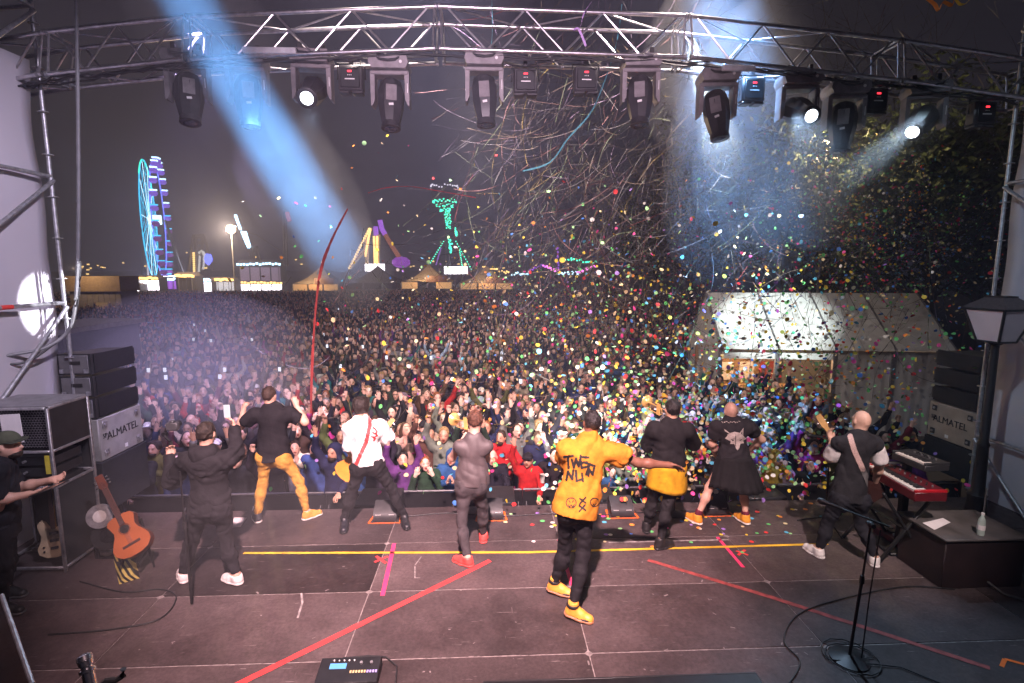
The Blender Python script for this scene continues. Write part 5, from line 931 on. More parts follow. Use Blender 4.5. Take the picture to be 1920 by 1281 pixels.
MH = [(350, 113, (.1, -.25, -1), 'moving-head lamp, dark, under the left end of the truss', 0, .15), (462, 117, (.05, -.1, -1), 'moving-head lamp standing inside the broad blue beam', 0, .1), (585, 112, (.08, -1, -.55), 'moving-head lamp with small bright white lens, left of centre', 1, .05), (732, 125, (0, -.22, -1), 'grey moving-head lamp pointing down, left of the truss joint', 0, 0),
      (908, 118, (.05, -.15, -1), 'moving-head lamp veiled by smoke, just left of the picture centre', 0, 0), (1201, 120, (-.02, -.2, -1), 'moving-head lamp pointing down, right of centre among streamers', 0, -.05), (1345, 147, (.1, -.2, -1), 'moving-head lamp dimmed by blue smoke beside a small flood lamp', 0, -.1), (1497, 152, (-.05, -1, -.45), 'moving-head lamp with the brightest blue-white lens, right', 1, -.1), (1585, 170, (-.1, -.12, -1), 'dark moving-head lamp next to the brightest lens', 0, -.15), (1735, 170, (-.75, -.55, -.55), 'moving-head lamp throwing a smoky beam leftwards at the right', 1, -.3)]
MHP = [moving_head(u, v, a, l_, on, y)[1] for u, v, a, l_, on, y in MH]
REDLED = glow('red_digits', (1.0, 0.03, 0.05), 3)
for u, v, lab in ((658, 118, 'between the first lit lamp and the grey lamp'), (985, 123, 'just right of the picture centre'), (1098, 120, 'left of the lamp among streamers'), (1410, 140, 'inside the blue smoke'), (1640, 160, 'right of the dark lamp by the brightest lens'), (1842, 185, 'near the right tower')):
    c = at_y(u, v, TY + .3); e = empty('flood_lamp', c, 'small black flood lamp with red digits, ' + lab, 'stage light', 'flood lamps on the front truss')
    k = MB(); k.box(c - (0, 0, .2), (.3, .16, .3), None, .02); hs_ = k.build('housing', FIXD, e); k = MB(); k.box(c - (0, .085, .2), (.24, .02, .24), None, .01); k.build('rear_panel', BLKMET, hs_)
    k = MB(); k.box(c - (0, .098, .13), (.05, .004, .02)); k.build('digits', REDLED, hs_); k = MB(); k.box(c - (0, .098, .22), (.12, .003, .013)); k.build('lettering', STICK, hs_)
    for q in (-.02, .0, .02): k = MB(); k.cyl(c + (q, -.094, -.175), c + (q, -.104, -.175), .005); k.build('button', STICK, hs_)
    k = MB(); k.tube([c + (-.17, 0, -.2), c + (-.17, 0, -.01), c + (.17, 0, -.01), c + (.17, 0, -.2)], .012, 6); k.build('bracket', BLKMET, e); k = MB(); k.box(c + (0, 0, .05), (.05, .06, .13)); k.build('clamp', FIXD, e)
    for s in (-1, 1): k = MB(); k.box(c + (s * .08, 0, -.365), (.13, .15, .03), None, .008); k.build('barn_door', FIXD, e)
    k = MB(); k.tube([c + (.03, -.1, -.08), c + (.1, -.16, -.12), c + (.15, -.1, -.05), c + (.1, 0, .1)], .006, 5); k.build('power_lead', BLKPLA, e)
# ------------------------------------------------------------------ side towers with tarpaulins
m, n, l, b = nodes_of('tarpaulin'); b.inputs['Roughness'].default_value = .55; b.inputs['Base Color'].default_value = (0.40, 0.38, 0.42, 1)
t = n.new('ShaderNodeTexNoise'); t.inputs['Scale'].default_value = .9; t.inputs['Detail'].default_value = 3; bp = n.new('ShaderNodeBump'); bp.inputs['Strength'].default_value = .5; bp.inputs['Distance'].default_value = .08; l.new(t.outputs[0], bp.inputs['Height']); l.new(bp.outputs[0], b.inputs['Normal'])
TARP = m; REDCL = mat('red_mark', (0.6, 0.04, 0.03), .6)
def tower(side, X, tarp_top, lab):
    e = empty('stage_tower', (X, 7.0, 0), 'scaffold tower of steel tubes at the %s of the stage' % lab, 'scaffold', 'scaffold towers at the stage sides'); o = side
    yy = [7.0, 5.0, 3.0]; zz = [.3, 2.3, 4.2, 5.75, 7.7]
    for y in yy: k = MB(); k.cyl((X, y, 0), (X, y, 9.5), .0245, None, 10); k.build('standard', STEEL, e)
    for z in np.arange(.5, 9.4, .5):
        k = MB(); k.lathe([(.06, 0), (.06, .01)], (X, 7.0, z), (0, 0, 1), 8); k.build('rosette', STEEL, e)
    for z in zz:
        for i in range(2): k = MB(); k.cyl((X, yy[i], z), (X, yy[i + 1], z), .024, None, 10); k.build('ledger', STEEL, e); k = MB(); k.cyl((X - .002, yy[i] - .75, z), (X - .002, yy[i] - .9, z), .0262, None, 10); k.build('red_mark', REDCL, e)
    for i in range(len(zz) - 1):
        k = MB(); k.cyl((X - o * .03, 7.0, zz[i + 1] - .05), (X - o * .03, 5.0, zz[i] + .05), .024, None, 10); k.build('diagonal', STEEL, e); k = MB(); k.cyl((X - o * .035, 5.0, zz[i + 1]), (X - o * .035, 3.0, zz[i]), .024, None, 10); k.build('diagonal', STEEL, e)
        k = MB(); k.cyl((X, 7.0, zz[i + 1]), (X + o * 1.6, 7.3, zz[i + 1]), .024, None, 10); k.build('ledger', STEEL, e)
    N, M = 40, 40; V = []
    for j in range(M):
        for i in range(N):
            y = 1.0 + 6.02 * i / (N - 1); z = .1 + (tarp_top - .1) * j / (M - 1); V.append((X + o * (.14 + .035 * math.sin(y * 3.1 + z * .6) * math.sin(z * 1.3 + y) + .02 * math.sin(z * 4 + y * 2)), y, z))
    q = [(j * N + i, j * N + i + 1, (j + 1) * N + i + 1, (j + 1) * N + i) for j in range(M - 1) for i in range(N - 1)]
    t_ = link_mesh('tarpaulin', np_mesh('tarpaulin', V, q), TARP); setp(t_, 'pale tarpaulin wall laced to the %s scaffold tower' % lab, 'tarpaulin', 'tarpaulins on the stage sides')
    md = t_.modifiers.new('thick', 'SOLIDIFY'); md.thickness = .004
    return e
XL = at_y(96, 345, 7.0)[0]; XR = at_y(1893, 300, 7.0)[0]
tower(-1, XL, at_y(60, 112, 7.0)[2], 'left'); tower(1, XR, at_y(1905, 185, 7.0)[2], 'right')
def cable(label, px, y, r, m_=BLKPLA):
    P_ = [at_y(u, v, y + dy) for u, v, dy in px]; Q_ = []
    for i in range(len(P_) - 1):
        a, b_, c, d = P_[max(i - 1, 0)], P_[i], P_[i + 1], P_[min(i + 2, len(P_) - 1)]
        for s in np.linspace(0, 1, 7)[:-1]: Q_.append(.5 * ((2 * b_) + (c - a) * s + (2 * a - 5 * b_ + 4 * c - d) * s ** 2 + (3 * b_ - a - 3 * c + d) * s ** 3))
    k = MB(); k.tube(Q_ + [P_[-1]], r, 7); setp(k.build('hanging_cable', m_, org=tuple(P_[0])), label, 'cable', 'cables on the left tower')
GREYC = mat('pale_cable', (0.16, 0.16, 0.17), .5)
cable('thick grey cable hanging from the truss and looping to the left edge', [(142, -20, 0), (146, 200, 0), (147, 420, 0), (142, 560, 0), (128, 620, 0), (85, 652, -.2), (30, 664, -.4), (-20, 672, -.6)], 6.75, .02, GREYC)
cable('black cable sagging beneath the thick grey cable at the left edge', [(145, 380, 0), (150, 520, 0), (134, 612, 0), (95, 650, -.2), (45, 680, -.4), (-15, 682, -.6)], 6.8, .014)

# ------------------------------------------------------------------ the crowd
def cpose(rA, lA, lean=0.0, mouth=1.0, look=(0, -1, .1), seed=0):
    """standing figure facing -Y; rA/lA = (elbow, wrist, hand direction, palm, curl) offsets from the shoulder"""
    v = lambda *a: np.array(a, float); p = dict(hipR=v(-.09, 0, .92), hipL=v(.09, 0, .92), knR=v(-.11, -.03, .5), knL=v(.1, -.02, .5), anR=v(-.12, .02, .09), anL=v(.12, .02, .09), neck=v(0, .01 + lean, 1.47), head=v(0, -.03 + lean * 1.2, 1.605), shR=v(-.185, .0 + lean * .9, 1.405), shL=v(.185, .0 + lean * .9, 1.405))
    for s, A, sg in (('R', rA, -1), ('L', lA, 1)):
        p['el' + s] = p['sh' + s] + v(*A[0]) * (sg, 1, 1); p['wr' + s] = p['el' + s] + v(*A[1]) * (sg, 1, 1)
    return p, rA, lA, mouth, look
DOWN = ((.06, .03, -.29), (-.02, -.12, -.22), (0, -.3, -1), (-1, 0, 0), .4); UPA = ((.1, -.06, .25), (-.06, -.08, .25), (-.05, -.1, 1), (0, -1, .1), .25); FIST = ((.12, -.05, .2), (-.06, -.06, .25), (0, 0, 1), (0, -1, 0), 1.35); CLAP = ((.05, -.12, -.24), (-.19, -.2, .12), (-.15, -.5, .8), (-1, 0, 0), .2); PHONE = ((.05, -.2, -.14), (-.12, -.17, .2), (-.1, .05, 1), (-.3, -1, 0), .8); POINT = ((.08, -.22, .12), (-.02, -.22, .15), (0, -.8, .6), (0, -.4, -1), .3); RAIL = ((.05, -.1, -.26), (-.03, -.24, -.07), (0, -1, -.2), (0, 0, -1), .6); MOUTH = ((.06, -.16, -.2), (-.1, -.1, .27), (-.3, -.1, .9), (-.2, 1, 0), .5); WAVE = ((.16, -.04, .2), (.07, -.06, .25), (.2, -.1, 1), (0, -1, 0), .15); HIP = ((.14, .04, -.22), (-.1, -.14, -.08), (-.8, -.4, -.2), (0, .3, 1), .6)
POSES = [('with both arms raised', UPA, UPA), ('clapping', CLAP, CLAP), ('with one fist up', FIST, DOWN), ('holding a phone up', PHONE, DOWN), ('with hands low', DOWN, DOWN), ('pointing at the stage', POINT, HIP), ('with both hands on the rail', RAIL, RAIL), ('cupping both hands to the mouth', MOUTH, MOUTH), ('waving one arm', DOWN, WAVE), ('with one open hand raised', UPA, RAIL), ('with both fists up', FIST, FIST), ('filming with both hands', PHONE, PHONE), ('waving both arms wide', WAVE, WAVE), ('with one arm bent to the mouth', MOUTH, DOWN)]
def cmesh(pose, i, hb, hs, low=False):
    p, rA, lA, mouth, look = pose; up = nrm(p['neck'] - (0, 0, .92)); P, A = head_prims(p['head'], look, np.array((0, 0, 1.0)), p['neck'], 1.03); tf = np.array((0, -1.0, 0)); pel = np.array((0, 0, .95)); ct = np.array((0, p['neck'][1], 1.28)); wa = np.array((0, p['neck'][1] * .5, 1.1))
    tor = lambda g: [cap(p['shL'] - (0, 0, .02), p['shR'] - (0, 0, .02), .06 + g, .06 + g, .07), cap(ct, wa, .15 + g, .135 + g, .07, tf, .7), cap(wa, pel, .135 + g, .165 + g, .07, tf, .75)]
    P = P + tor(-.012); T = tor(.018) + [cap(p['neck'] - (0, 0, .03), p['neck'] + (0, 0, .015), .085, .075, .03)]
    for s, Ar, sg in (('R', rA, -1), ('L', lA, 1)):
        P += [cap(p['sh' + s], p['el' + s], .045, .04, .03), cap(p['el' + s], p['wr' + s], .04, .029, .03)] + ([] if low else [cap(p['hip' + s], p['kn' + s], .075, .055, .05), cap(p['kn' + s], p['an' + s], .052, .036, .05), cap(p['an' + s] - (0, 0, .03), p['an' + s] + (0, -.17, -.055), .04, .032, .03)])
        f = lambda q: np.array(q, float) * (sg, 1, 1)
        if low: P += [cap(p['wr' + s], p['wr' + s] + nrm(f(Ar[2])) * .13, .04, .03, .02)]
        else: P += hand(p['wr' + s], f(Ar[2]), f(Ar[3]), Ar[4], sg, 1.08)
        T += [cap(p['sh' + s], p['el' + s], .068, .06, .04), cap(p['el' + s], limb(p['el' + s], p['wr' + s], .86), .058, .048, .03)]
    cut = [((0, 0, .8), (0, 0, -1))]
    if low: cut = [((0, 0, 1.0), (0, 0, -1))]
    T.append(cap(pel, (0, 0, .8), .175, .185, .06, tf, .78))
    b = sdf_mesh('crowd_body', P, hb, cols=face_tint(p['head'], A, 1.03, mouth), cuts=cut if low else ())
    t = sdf_mesh('crowd_jacket', T, hs, cut, .006 if not low else 0, .12, i)
    return b, t, A
CP = [cpose(a, b_, lean=(-.04, -.02, .02, -.05)[i % 4], mouth=(1.0, .5, 1.0, .2, .7)[i % 5], look=((.1, -1, .12), (-.15, -1, .1), (0, -1, .05), (.25, -1, .15))[i % 4]) for i, (_, a, b_) in enumerate(POSES)]
CM = []
for i, ps in enumerate(CP):
    b_, t_, A_h = cmesh(ps, i, .0135, .02); b_.materials.append(SKIN); t_.materials.append(CLOTH); hairs = {}
    for st in ('short', 'long', 'mop', 'crop', 'bun'):
        hp, hc = hair_prims(ps[0]['head'], A_h, st, 1.03); me = sdf_mesh('crowd_hair', hp, .015, hc, .006, .04, 3); me.materials.append(HAIR); hairs[st] = me
    hd = ps[0]['head']; r_, f_, u_ = A_h
    me = sdf_mesh('crowd_cap', [ell(hd + u_ * .04, A_h, (.092, .108, .09), .01), cap(hd + f_ * .1 + u_ * .045 - r_ * .03, hd + f_ * .1 + u_ * .045 + r_ * .03, .065, .065, .01, u_, .18)], .013, [(hd + u_ * .03, -u_)]); me.materials.append(CLOTH); hairs['cap'] = me
    me = sdf_mesh('crowd_hood', [ell(hd + u_ * .03 - f_ * .03, A_h, (.105, .12, .125), .02), cap(hd - u_ * .06 - f_ * .05, hd - u_ * .14 - f_ * .03, .1, .12, .04)], .017, [(hd + f_ * .05 + u_ * .02, nrm(f_ * .9 - u_ * .3))], .004, .08); me.materials.append(CLOTH); hairs['hood'] = me
    me = sdf_mesh('crowd_beard', [ell(hd + f_ * .045 - u_ * .088, A_h, (.064, .062, .05), .02)], .012, [(hd - u_ * .052, u_)], .004, .03); me.materials.append(HAIR); hairs['beard'] = me
    CM.append((b_, t_, hairs))
tr = sdf_mesh('crowd_trousers', [cap((-.09, 0, .93), (.09, 0, .93), .1, .1, .06)] + [cap((s * .09, 0, .92), (s * .105, -.02, .5), .095, .068, .05) for s in (-1, 1)] + [cap((s * .105, -.02, .5), (s * .12, .02, .1), .066, .052, .05) for s in (-1, 1)], .025); tr.materials.append(DENIM)
GARM = [('black', (.014, .013, .016)), ('charcoal', (.035, .034, .038)), ('navy blue', (.015, .022, .06)), ('dark green', (.02, .045, .025)), ('grey', (.16, .155, .16)), ('brown', (.07, .04, .022)), ('beige', (.36, .29, .2)), ('red', (.36, .018, .02)), ('white', (.6, .58, .57)), ('burgundy', (.11, .012, .025)), ('blue', (.03, .07, .2)), ('olive', (.09, .09, .03)), ('purple', (.13, .035, .18)), ('mustard', (.36, .2, .03)), ('pink', (.42, .16, .19)), ('teal', (.02, .15, .15)), ('magenta', (.3, .02, .16)), ('yellow-green', (.28, .3, .06)), ('pale blue', (.3, .4, .52))]
GW = np.array([14, 10, 8, 4, 5, 4, 2.6, 1.5, 2.0, 2.4, 1.2, 2.6, .5, .5, .5, .6, .3, .3, .9]); GW /= GW.sum(); GM = dict(GARM); GN = [g for g, _ in GARM]
HC = [('black', (.012, .01, .009)), ('dark brown', (.03, .017, .01)), ('brown', (.07, .038, .02)), ('fair', (.3, .19, .08)), ('ginger', (.22, .07, .02)), ('grey', (.22, .21, .2))]
SK = [(.62, .39, .30), (.55, .33, .25), (.66, .44, .35), (.46, .26, .18), (.3, .17, .11)]
ZN = [(-99, -4.2, 'at the left behind the filming man'), (-4.2, -2.4, 'behind the man in mustard trousers'), (-2.4, -.9, 'behind the guitarist in white'), (-.9, .55, 'behind the waistcoated trumpeter'), (.55, 2.0, 'behind the singer in yellow'), (2.0, 3.3, 'behind the mustard shirt tail'), (3.3, 4.9, 'behind the man in the kilt'), (4.9, 99, 'at the right behind the bass player')]
RW = ['in the front row at the barrier', 'in the second row', 'in the third row', 'in the fourth row', 'in the fifth row', 'in the sixth row', 'in the seventh row', 'in the eighth row', 'in the ninth row', 'in the tenth row', 'in the eleventh row', 'in the twelfth row', 'in the thirteenth row', 'in the fourteenth row']
used = set(); NPEOPLE = 0; PHONES = []
def crowd_person(x, y, rz, sc, pose, garm, hair, hcol, skin, row, gname=None, beard=False, kind='jacket', label=None, satin=False):
    b_, t_, hairs = CM[pose]; zone = next(z for a, b2, z in ZN if a <= x * 6.3 / y * 1.0 * 1.15 < b2) if label is None else ''
    if label is None:
        hw = {'cap': 'cap', 'hood': 'hood up'}.get(hair, ('bald head' if hair == 'bald' else hcol + (' long' if hair == 'long' else ' tied-up' if hair == 'bun' else ' tousled' if hair == 'mop' else ' cropped' if hair == 'crop' else '') + ' hair')); label = 'person in %s jacket, %s, %s, %s %s' % (garm, hw, POSES[pose][0], RW[min(row, 13)], zone)
        if len(label.split()) > 16: label = '%s jacket, %s, %s, %s %s' % (garm, hw, POSES[pose][0], RW[min(row, 13)].replace('in the ', '').replace(' at the barrier', ''), zone)
        if len(label.split()) > 16: label = '%s jacket, %s, %s %s' % (garm, hw, RW[min(row, 13)].replace('in the ', '').replace(' at the barrier', ''), zone)
    if label in used: return False
    used.add(label)
    o = bpy.data.objects.new('person', b_); COL.objects.link(o); o.location = (x, y, 0); o.rotation_euler = (random.uniform(-.03, .05), random.uniform(-.05, .05), rz); o.scale = (sc, sc, sc); o.color = (*skin, 1); setp(o, label, 'person', 'people in the crowd')
    def ch(nm, me, c):
        q = bpy.data.objects.new(nm, me); COL.objects.link(q); q.parent = o; q.color = (*c, 1); return q
    j = ch('jacket', t_, [c * random.uniform(.8, 1.2) for c in GM[garm]] if not isinstance(garm, tuple) else garm); ch('trousers', tr, random.choice([(.015, .015, .02), (.02, .03, .07), (.05, .045, .04)]))
    hcc = dict(HC)[hcol]
    if hair == 'cap': ch('cap', hairs['cap'], random.choice([GM['black'], GM['grey'], GM['navy blue'], GM['red'], GM['white']])); ch('hair', hairs['crop'], hcc)
    elif hair == 'hood': ch('hood', hairs['hood'], tuple(j.color)[:3])
    elif hair != 'bald': ch('hair', hairs[hair], hcc)
    if beard: ch('beard', hairs['beard'], hcc)
    for sd in 'RL':
        if pose == 3 and sd == 'R' or pose == 11 and sd == 'R': PHONES.append((o, np.array(CP[pose][0]['wr' + sd]) + (.01 if pose == 3 else .06, -.06, .1), label))
    return True
# the people who stand out at the barrier
# (u of head, v of head, y, pose, garment, hair, haircolour, beard, label)
for u, v, y, ps, g, hr, hc, bd, lab in (
    (455, 855, 8.55, 4, 'black', 'mop', 'brown', 0, 'smiling person in black hooded top with pale cords left of the mustard trousers'),
    (592, 835, 8.65, 4, 'blue', 'short', 'dark brown', 1, 'shouting bearded man in denim jacket between mustard trousers and guitarist'),
    (757, 855, 8.5, 0, 'purple', 'short', 'black', 1, 'dark-bearded man in glossy purple rain poncho with both arms raised'),
    (801, 800, 8.95, 9, 'beige', 'cap', 'brown', 0, 'person in tan jacket and pale cap stretching one hand high'),
    (806, 862, 8.5, 7, 'dark green', 'bun', 'ginger', 0, 'ginger-haired woman in green rain poncho beside the purple poncho'),
    (845, 855, 8.6, 1, 'blue', 'hood', 'brown', 0, 'person in bright blue hooded jacket just left of the waistcoat'),
    (929, 855, 8.5, 6, 'black', 'bald', 'grey', 0, 'balding man in black jacket gripping the rail right of the waistcoat'),
    (993, 858, 8.5, 9, 'red', 'cap', 'brown', 0, 'person in bright red hooded jacket and cap leaning on the barrier rail'),
    (1032, 850, 8.65, 4, 'black', 'crop', 'black', 0, 'man in black jacket holding a plastic cup left of the singer'),
    (1150, 885, 8.5, 6, 'blue', 'mop', 'brown', 0, 'person in blue jacket at the rail beneath the outstretched arm'),
    (1180, 890, 8.5, 1, 'pink', 'long', 'brown', 0, 'long-haired person in pink top at the rail beneath the outstretched arm'),
    (1186, 845, 8.9, 1, 'grey', 'long', 'dark brown', 0, 'laughing long-haired person in grey jacket left of the mustard shirt tail'),
    (1316, 840, 8.8, 4, 'charcoal', 'short', 'dark brown', 0, 'long-faced man with short dark hair between the trumpeter and the kilt'),
    (1415, 880, 8.5, 6, 'red', 'long', 'dark brown', 0, 'person in red top at the rail just right of the kilt'),
    (1432, 832, 8.9, 8, 'purple', 'short', 'brown', 0, 'person in purple jacket right of the fox vest raising an arm'),
    (1452, 852, 8.75, 4, 'mustard', 'hood', 'brown', 0, 'person in a pointed yellow rain hood right of the kilt'),
    (1462, 868, 8.5, 6, 'grey', 'short', 'black', 0, 'dark-haired person in grey striped jacket under the yellow hood'),
    (1505, 868, 8.5, 4, 'black', 'long', 'dark brown', 0, 'person in black top with pale rib pattern left of the bass player'),
    (1522, 835, 8.9, 0, 'magenta', 'mop', 'brown', 0, 'person in magenta jacket with raised arms left of the bass player')):
    c = on_z(u, v, 1.66); c = c if c[1] > 8.5 else at_y(u, v, 8.5); y = c[1]; crowd_person(c[0], y, random.uniform(-.2, .2), c[2] / 1.61, ps, g, hr, hc, random.choice(SK[:4]), 0, beard=bd, label=lab); NPEOPLE += 1
taken = [(c.location.x, c.location.y) for c in COL.objects if c.get('group') == 'people in the crowd']
rows = []; y = 8.55; r_i = 0
TENT_X0, TENT_Y0 = 5.9, 13.4
while NPEOPLE < 300:
    half = min(6.9, .74 * y); xs = np.arange(-half - 1.2, half + .8, .5) + (r_i % 2) * .25; random.shuffle(xs := list(xs))
    for x in xs:
        xx = x + random.uniform(-.13, .13); yy = y + random.uniform(-.16, .16)
        if any((xx - a) ** 2 + (yy - b_) ** 2 < .36 ** 2 for a, b_ in taken): continue
        for _ in range(30):
            g = GN[int(RNG.choice(len(GN), p=GW))]; hr = random.choice(['short', 'short', 'long', 'mop', 'crop', 'cap', 'hood', 'bun', 'long', 'bald' if random.random() < .3 else 'short']); hc = random.choice([h for h, _ in HC[:4]] + ['dark brown', 'black', 'brown', random.choice(['ginger', 'grey'])]); ps = random.choice([0, 0, 1, 2, 3, 4, 5, 7, 8, 8, 9, 9, 10, 10, 11, 12, 12, 13, 1, 4, 2, 0] + ([6, 6, 6] if r_i == 0 else []))
            if crowd_person(xx, yy, -math.atan2(xx, yy) * .6 + random.uniform(-.35, .35), random.uniform(.93, 1.08), ps, g, hr, hc, random.choice(SK), r_i, beard=hr not in ('long', 'bun') and random.random() < .22): NPEOPLE += 1; break
        if NPEOPLE >= 300: break
    y += .62; r_i += 1
Y_LAST = y
for i, (o, off, lab) in enumerate(PHONES[:26]):
    M = Matrix.Translation(o.location) @ o.rotation_euler.to_matrix().to_4x4() @ Matrix.Diagonal((*o.scale, 1)); c = M @ Vector(off); e = empty('phone', c, 'phone held up by the %s' % lab.replace('person in ', ''), 'phone', 'phones held up in the crowd')
    if len(e['label'].split()) > 16: e['label'] = ' '.join(('phone of ' + lab.replace('person in ', '')).split()[:16])
    k = MB(); k.box(c, (.075, .01, .155), None, .004); k.build('case', BLKPLA, e); k = MB(); k.box(np.array(c) + (0, -.006, .055), (.02, .003, .02)); k.build('camera_lens', LENS_OFF if i % 3 else glow('phone_torch', (1, .95, .9), 3), e)
# a plastic cup and rail-side beer
for u, v, lab in ((1017, 905, 'tall clear plastic cup held at the barrier left of the singer'), (1411, 905, 'plastic cup of beer held at the rail right of the kilt')):
    c = at_y(u, v, 8.3); k = MB(); k.lathe([(.03, 0), (.045, .14), (.042, .14), (.028, .006)], c, (0, 0, 1), 14); setp(k.build('plastic_cup', mat('cup_plastic', (0.5, 0.5, 0.46), .25, bump=0), org=tuple(c)), lab, 'cup', 'cups at the barrier')
# ------------------------------------------------------------------ the mass of people farther back, one object
LOW = []
for i in (0, 1, 2, 4, 8, 10, 12):
    p = CP[i]; up = np.array((0, 0, 1.0)); hd = p[0]['head']; Pb, A_h = head_prims(hd, (0, -1, .1), up, p[0]['neck'], 1.05); tf = np.array((0, -1.0, 0)); body = [cap(p[0]['shL'], p[0]['shR'], .08, .08, .05), cap((0, 0, 1.3), (0, 0, .95), .17, .18, .05, tf, .72)]; parts = []
    arms = []; hands_ = []
    for s in 'RL': arms += [cap(p[0]['sh' + s], p[0]['el' + s], .07, .062, .04), cap(p[0]['el' + s], p[0]['wr' + s], .058, .05, .03)]; hands_ += [cap(p[0]['wr' + s], p[0]['wr' + s] + nrm(np.array((p[1] if s == 'R' else p[2])[2])) * .11, .05, .042, .02)]
    for prims, key, cut in ((body + arms, 'g', [((0, 0, 1.0), (0, 0, -1))]), (Pb[:2] + hands_, 's', ()), ([ell(hd + (0, .02, .035), A_h, (.098, .112, .11), .02)], 'h', [(hd + np.array((0, -.045, .05)), nrm((0, -.85, -.5)))])):
        me = sdf_mesh('x', prims, .058, cut); V = np.array([v_.co[:] for v_ in me.vertices]); Q = np.array([pl.vertices[:] for pl in me.polygons]); parts.append((key, V, Q)); bpy.data.meshes.remove(me)
    LOW.append(parts)
def tent_clear(x, y): return 5.0 < x < 14 and 12.9 < y < 21
AV, AQ, AC = [], [], []; nv = 0; cnt = 0
y = Y_LAST
while y < 74:
    step = .62 + (y - 15) * .012; xl, xr = -.86 * y - 1, min(.8 * y, 26 + y * .2)
    x = xl
    while x < xr:
        x += random.uniform(.42, .62) * (1 + (y - 15) * .011)
        if tent_clear(x, y) or random.random() < .08: continue
        if x < -17 and y > 17 and y < 33 and x < -.78 * y: continue
        parts = random.choice(LOW) if random.random() < .8 else LOW[3]; a = -math.atan2(x, y) * .7 + random.uniform(-.4, .4); s = random.uniform(.92, 1.08); ca, sa = math.cos(a) * s, math.sin(a) * s; g = GARM[int(RNG.choice(len(GARM), p=GW))][1]; sk = random.choice(SK); hc = random.choice(HC)[1]
        yy = y + random.uniform(-.25, .25); cnt += 1
        for key, V, Q in parts:
            W2 = np.empty_like(V); W2[:, 0] = V[:, 0] * ca - V[:, 1] * sa + x; W2[:, 1] = V[:, 0] * sa + V[:, 1] * ca + yy; W2[:, 2] = V[:, 2] * s
            AV.append(W2); AQ.append(Q + nv); nv += len(V); AC.append(np.tile(np.array({'g': g, 's': sk, 'h': hc}[key]) * random.uniform(.8, 1.2), (len(V), 1)))
    y += step
AV, AQ, AC = np.concatenate(AV), np.concatenate(AQ), np.concatenate(AC)
CROWDM = mat('crowd_mass', attr='tint', rough=.8, var=.2, scale=20, bump=0)
o = link_mesh('crowd_mass', np_mesh('crowd_mass', AV, AQ, True, AC), CROWDM); setp(o, 'dense mass of people filling the field farther back', 'crowd', kind='stuff')
print('crowd', NPEOPLE, r_i, Y_LAST, cnt, len(AQ))

# ------------------------------------------------------------------ white marquee at the right of the crowd
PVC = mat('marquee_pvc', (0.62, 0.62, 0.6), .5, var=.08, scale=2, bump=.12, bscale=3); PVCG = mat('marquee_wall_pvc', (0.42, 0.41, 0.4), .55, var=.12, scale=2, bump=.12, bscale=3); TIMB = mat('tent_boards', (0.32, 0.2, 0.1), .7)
ex0, ex1, ey0, ey1 = at_y(1362, 655, 14.2)[0], at_y(1768, 640, 14.2)[0], 14.2, 17.8
ez = at_y(1500, 655, 14.2)[2]; ry = (ey0 + ey1) / 2; rz = at_y(1500, 548, ry)[2]
e = TENT = empty('marquee', ((ex0 + ex1) / 2, ey0, 0), 'large white marquee with a pitched roof, lit on its left half, right of the crowd', 'marquee')
NB = 4; bw = (ex1 - ex0) / NB
for i in range(NB):
    a, b_ = ex0 + bw * i, ex0 + bw * (i + 1)
    for s, (yA, yB) in ((0, (ey0 - .15, ry)), (1, (ey1 + .15, ry))):
        V = []; n1, n2 = 10, 8
        for v in range(n2 + 1):
            for u in range(n1 + 1): fu, fv = u / n1, v / n2; V.append((a + .01 + (bw - .02) * fu, yA + (yB - yA) * fv, ez + (rz - ez) * fv - .07 * math.sin(math.pi * fu) * math.sin(math.pi * fv) - .02))
        Q = [(v * (n1 + 1) + u, v * (n1 + 1) + u + 1, (v + 1) * (n1 + 1) + u + 1, (v + 1) * (n1 + 1) + u) for v in range(n2) for u in range(n1)]
        k = MB(); k.add(V, Q if s == 0 else [q[::-1] for q in Q]); k.build('roof_panel', PVC, e)
    if i >= 2:
        V = []; n1 = 24
        for v in range(2): V += [(a + .02 + (bw - .04) * u / n1, ey0 + .012 * math.sin(u * 1.7 + i) + .012 * math.sin(u * .61), (.02 if v == 0 else ez - .05)) for u in range(n1 + 1)]
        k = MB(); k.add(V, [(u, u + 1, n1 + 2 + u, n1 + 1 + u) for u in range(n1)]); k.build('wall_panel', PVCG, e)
    else:
        k = MB(); k.box((a + bw / 2, ey0 + .02, ez - .16), (bw - .06, .03, .3)); k.build('valance', PVC, e)
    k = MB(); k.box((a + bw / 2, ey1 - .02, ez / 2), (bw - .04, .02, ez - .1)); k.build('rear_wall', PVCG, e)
for i in range(NB + 1):
    x = ex0 + bw * i
    for y in (ey0, ey1): k = MB(); k.box((x, y, ez / 2), (.1, .1, ez)); k.build('post', ALUD, e)
    k = MB(); k.tube([(x, ey0 - .1, ez - .02), (x, ry, rz - .04), (x, ey1 + .1, ez - .02)], .045, 6); k.build('rafter', ALUD, e)
for x in (ex0, ex1):
    k = MB(); k.add([(x, ey0, ez), (x, ey1, ez), (x, ry, rz - .05)], [(0, 1, 2)]); k.build('gable', PVC, e, smooth=False); k = MB(); k.add([(x, ey0 + .1, .02), (x, ey1 - .1, .02), (x, ey1 - .1, ez - .01), (x, ey0 + .1, ez - .01)], [(0, 1, 2, 3)]); k.build('end_wall', PVC, e, smooth=False)
